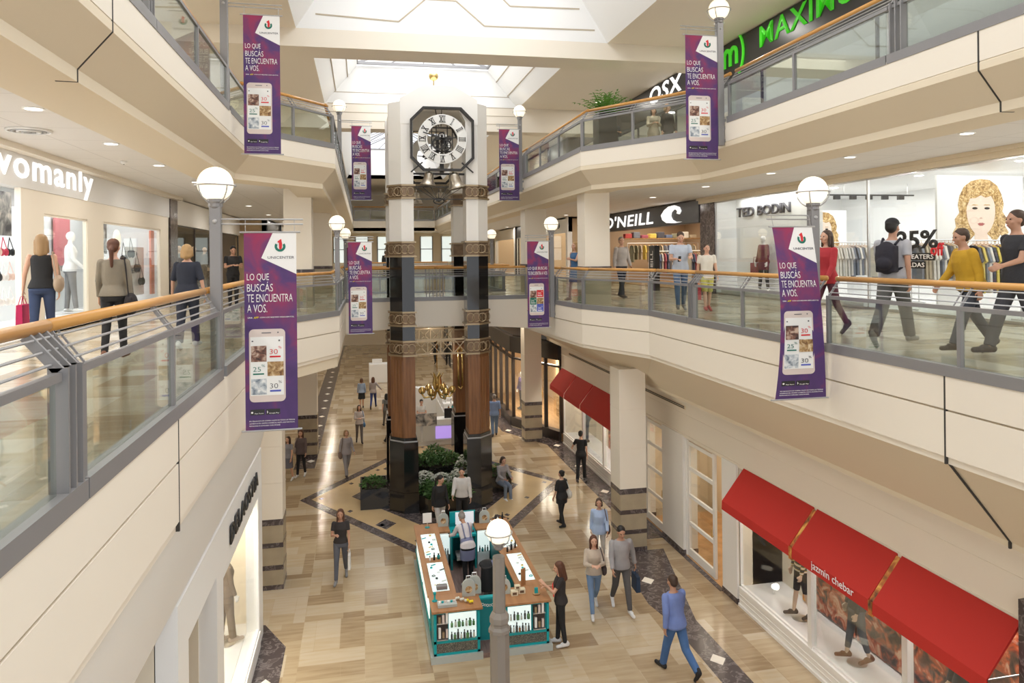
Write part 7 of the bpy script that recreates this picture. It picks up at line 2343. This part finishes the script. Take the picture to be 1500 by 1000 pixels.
person('man in a blue shirt and jeans walking away right of the tower', 5.5, 31.0, 0, -4, 1.76, sex='m', hair=('hgrey', 'short'), top=('half', (.22, .32, .56), .88, .025), bottom=('trousers', (.13, .20, .34), .015), fat=1.08, **STEP)
_, rg, mt = person('long-haired customer in black with white shoes at the right corner of the kiosk', 3.80, 14.15, 0, 80, 1.62, hair=('hauburn', 'long'), top=('tee', (.035, .03, .03), .90, .018), bottom=('trousers', DARK), shoes=WHITE, **{**HOLD, 'al': 35, 'el': 95, 'il': 20, 'tr': 4, 'tl': -4, 'kl': 4}, nod=12)
b = MB().tube([rg.up((.10, -.10, 1.46)), rg.up((.13, .04, 1.44)), rg.up((.05, .16, 1.25)), rg.up((-.10, .15, 1.05))], .014, 6).move(mt)
o = b.build('bag_strap', cl((.75, .06, .05))); tag(o, 'red shoulder strap across the kiosk customer', 'strap')
_, rg, mt = person('woman in a loose black top with a white bag crossing the marble band', 5.52, 20.3, 0, 28, 1.56, hair=('hblack', 'bun'), top=('half', DARK, .72, .035), bottom=('trousers', DARK), shoes=DARK, **STEP)
shoulder_bag('white tote bag of the woman in the loose black top', rg, mt, 'r', (.66, .64, .60), .19, .45)
person('woman in black with dark short hair beside the far shop window', 7.25, 24.1, 0, -30, 1.7, hair=('hblack', 'short'), top=('tee', DARK, .88, .02), bottom=('trousers', DARK, .015), shoes=(.08, .07, .07), **{**STEP, 'bl': 30, 'el': 60})
_, rg, mt = person('woman in a light blue shirt with a brown bag behind the couple', 5.75, 17.6, 0, 160, 1.62, skin='skin2', hair=('hbrown', 'bob'), top=('long', (.36, .46, .66), .82, .03), bottom=('trousers', (.55, .55, .56)), shoes=WHITE, **WALK)
shoulder_bag('brown bag of the woman in the light blue shirt', rg, mt, 'l', (.08, .04, .03), .16, .5)
_, rg, mt = person('woman in a beige jumper and blue jeans walking towards the camera, left of the couple', 4.85, 15.25, 0, 172, 1.66, hair=('hauburn', 'long'), top=('long', (.50, .42, .34), .90, .024), bottom=('trousers', LJEANS), shoes=WHITE, **{**WALK, **HOLD, 'tr': 24, 'tl': -18, 'kl': 25})
shoulder_bag('dark bag of the woman in the beige jumper', rg, mt, 'l', (.06, .04, .04), .16, .45)
_, rg, mt = person('man in a grey hooded jumper and dark trousers, right of the couple', 5.45, 15.2, 0, 178, 1.82, sex='m', skin='skin2', hair=('hblack', 'short'), top=('long', (.34, .33, .34), .88, .026), bottom=('trousers', (.09, .085, .085), .012), shoes=WHITE, **{**WALK2, 'bl': 18}, nod=15)
shopping_bag('dark blue shopping bag held by the man in the grey jumper', held(rg, mt, 'l'), 178, (.02, .04, .08), .34, .34, .1)
person('man in a blue shirt and jeans walking away at the bottom right', 5.62, 12.75, 0, 15, 1.8, sex='m', skin='skin2', hair=('hbrown', 'short'), top=('long', (.17, .24, .52), .86, .032), bottom=('trousers', (.06, .14, .32), .018), shoes=DARK, **{**WALK2, 'tl': 20, 'tr': -22, 'kr': 30}, lean=6)
_, rg, mt = person('dark-haired woman in a black jacket behind the kiosk screen', 2.05, 20.3, 0, 200, 1.66, hair=('hblack', 'pony'), top=('long', DARK, .86, .02), bottom=('trousers', (.6, .6, .62)), **STEP, nod=15, turn=30)
person('man in a white shirt with dark trousers behind the kiosk', 2.72, 20.7, 0, 170, 1.72, sex='m', hair=('hblack', 'short'), top=('long', (.66, .64, .63), .92, .024), bottom=('trousers', DARK), **{**STEP, 'ar': 20, 'er': 40}, nod=10)
person('shop assistant in a white shirt and blue apron bending over inside the teal kiosk', 2.35, 16.95, .09, 12, 1.68, skin='skin2', hair=('hgrey', 'bun'), top=('long', (.66, .62, .64), .92, .018), bottom=('trousers', DARK), shoes=WHITE, apron=(.20, .22, .36), lean=32, nod=20, **{'tr': 4, 'tl': -4, 'kl': 3, 'ar': 30, 'al': 35, 'er': 30, 'el': 30})
person('person in a grey top and jeans sitting on the edge beside the right tower column', 4.35, 23.35, -.08, 200, 1.68, hair=('hbrown', 'bob'), top=('long', (.34, .32, .33), .90, .02), bottom=('trousers', (.18, .22, .30), .014), shoes=WHITE, **{'tr': 84, 'tl': 78, 'kr': 88, 'kl': 74, 'ar': 25, 'er': 50, 'ir': 20, 'al': 25, 'el': 50, 'il': 20}, lean=10)
person('far walker in black on the left of a pair beyond the tower', 5.15, 53.0, 0, 5, 1.62, hair=('hblack', 'bob'), top=('long', DARK, .84, .02), bottom=('trousers', DARK), vox=.016, **WALK)
person('far walker in black on the right of a pair beyond the tower', 5.9, 51.5, 0, 0, 1.75, sex='m', hair=('hblack', 'short'), top=('long', (.03, .03, .03), .84, .02), bottom=('trousers', DARK), vox=.016, **WALK2)
person('sales assistant in a white T-shirt behind the white cosmetics kiosk', 2.45, 31.6, 0, 180, 1.62, hair=('hblack', 'pony'), top=('tee', (.72, .72, .7), .92), bottom=('trousers', DARK), **{**HOLD}, nod=15)
person('sales assistant in a white shirt at the left of the white cosmetics kiosk', 1.05, 30.9, 0, 250, 1.6, hair=('hblack', 'bun'), top=('long', (.7, .7, .7), .92), bottom=('trousers', NAVY), **STEP)
for k, (x, y, c) in enumerate(((1.6, 50.5, DARK), (2.3, 51, (.5, .45, .4)), (2.9, 50, (.2, .05, .06)), (-.2, 52, (.3, .3, .35)))):
    person(f'small distant shopper in {("black", "beige", "dark red", "grey")[k]} at the far end of the middle level', x, y, MF, 180 * (k % 2), 1.7, hair=('hblack', 'short'), top=('long', c, .86, .02), bottom=('trousers', DARK), vox=.02, **STEP)
# --- mannequins
mannequin('white bald mannequin with patterned trousers in the left lingerie window', -6.45, 18.35, 6.55, -60, 1.80, top=('long', (.78, .78, .79), .88, .014), bottom=('trousers', (.22, .22, .23)), stand=True, tr=6, tl=-4, er=40, br=14)
mannequin('headless mannequin in a burgundy coat holding a red bag in the fashion window', 12.32, 21.0, MF + .17, 100, 1.72, headless=False, top=('long', (.16, .025, .045), .66, .026), bottom=('trousers', DARK), stand=True, tr=6, tl=-6, br=10, bl=12)
t = thing('handbag', 'dark red handbag hanging beside the burgundy coat mannequin', 'bag', (12.35, 21.5, 7.3))
MB().box(12.28, 12.42, 21.35, 21.75, 7.1, 7.42).build('bag_body', cl((.30, .05, .08)), t, bev=.02)
MB().tube([(12.35, 21.43, 7.42), (12.35, 21.47, 7.6), (12.35, 21.63, 7.6), (12.35, 21.67, 7.42)], .01, 6).build('bag_handle', cl((.30, .05, .08)), t)
mannequin('mannequin in a striped top and black shorts in the near red-awning window', 8.55, 13.3, .44, 80, 1.74, skin='manqskin', top=('long', DARK, .92, .016, 0, 'striped'), bottom=('shorts', DARK, .012), shoes=(.03, .02, .02), stand=True, tr=8, tl=-8, kl=6)
mannequin('mannequin in a dark top and grey trousers in the near red-awning window', 8.58, 11.65, .44, 75, 1.76, skin='manqskin', top=('long', (.03, .03, .03), .92, .02), bottom=('trousers', (.10, .11, .125), .014, .75), shoes=(.18, .07, .03), stand=True, tr=10, tl=-8, kl=8)
mannequin('mannequin in a dark long coat at the right of the near red-awning window', 8.55, 9.2, .44, 85, 1.76, skin='manqskin', top=('long', (.05, .055, .065), .55, .03), bottom=('trousers', DARK), shoes=DARK, stand=True)
mannequin('mannequin in blue-grey clothes in the far red-awning window', 8.55, 27.6, .44, 85, 1.74, skin='manqskin', top=('long', (.09, .12, .15), .8, .02), bottom=('trousers', (.10, .13, .17)), shoes=DARK, stand=True)
mannequin('mannequin in a yellow jacket in the dark framed corner shop', 7.72, 32.4, .38, 150, 1.76, top=('long', (.62, .36, .02), .86, .025), bottom=('trousers', (.06, .05, .12)), shoes=DARK, stand=True)
mannequin('mannequin in purple behind the yellow jacket in the corner shop', 7.5, 34.6, .38, 120, 1.76, top=('long', (.14, .10, .26), .86, .02), bottom=('trousers', DARK), shoes=DARK, stand=True)
mannequin('white mannequin near the right end of the corner shop window', 8.6, 30.9, .38, 170, 1.74, top=('long', (.06, .05, .14), .8, .02), bottom=('trousers', DARK), shoes=DARK, stand=True)
mannequin('mannequin in a brown patterned outfit in the white left shop window', -2.62, 15.05, .34, -60, 1.78, headless=False, top=('long', (.16, .12, .09), .86, .018), bottom=('trousers', (.17, .13, .10), .02), shoes=(.4, .33, .28), stand=True, tr=6, tl=-6)
for k, (x, y, c, nm) in enumerate(((-6.6, 27.3, (.12, .10, .06), 'brown jumper'), (-6.7, 29.6, (.25, .25, .24), 'grey jacket'), (-6.6, 31.6, DARK, 'black coat'), (-6.7, 34.2, (.14, .13, .12), 'charcoal coat'))):
    mannequin(f'mannequin in a {nm} in the dark menswear shop window', x, y, MF + .04, -70, 1.82, sex='m', top=('long', c, .82, .024), bottom=('trousers', (.12, .10, .08), .015), shoes=DARK, stand=True, skin='manqskin')
bpy.data.scenes.remove(TMP)
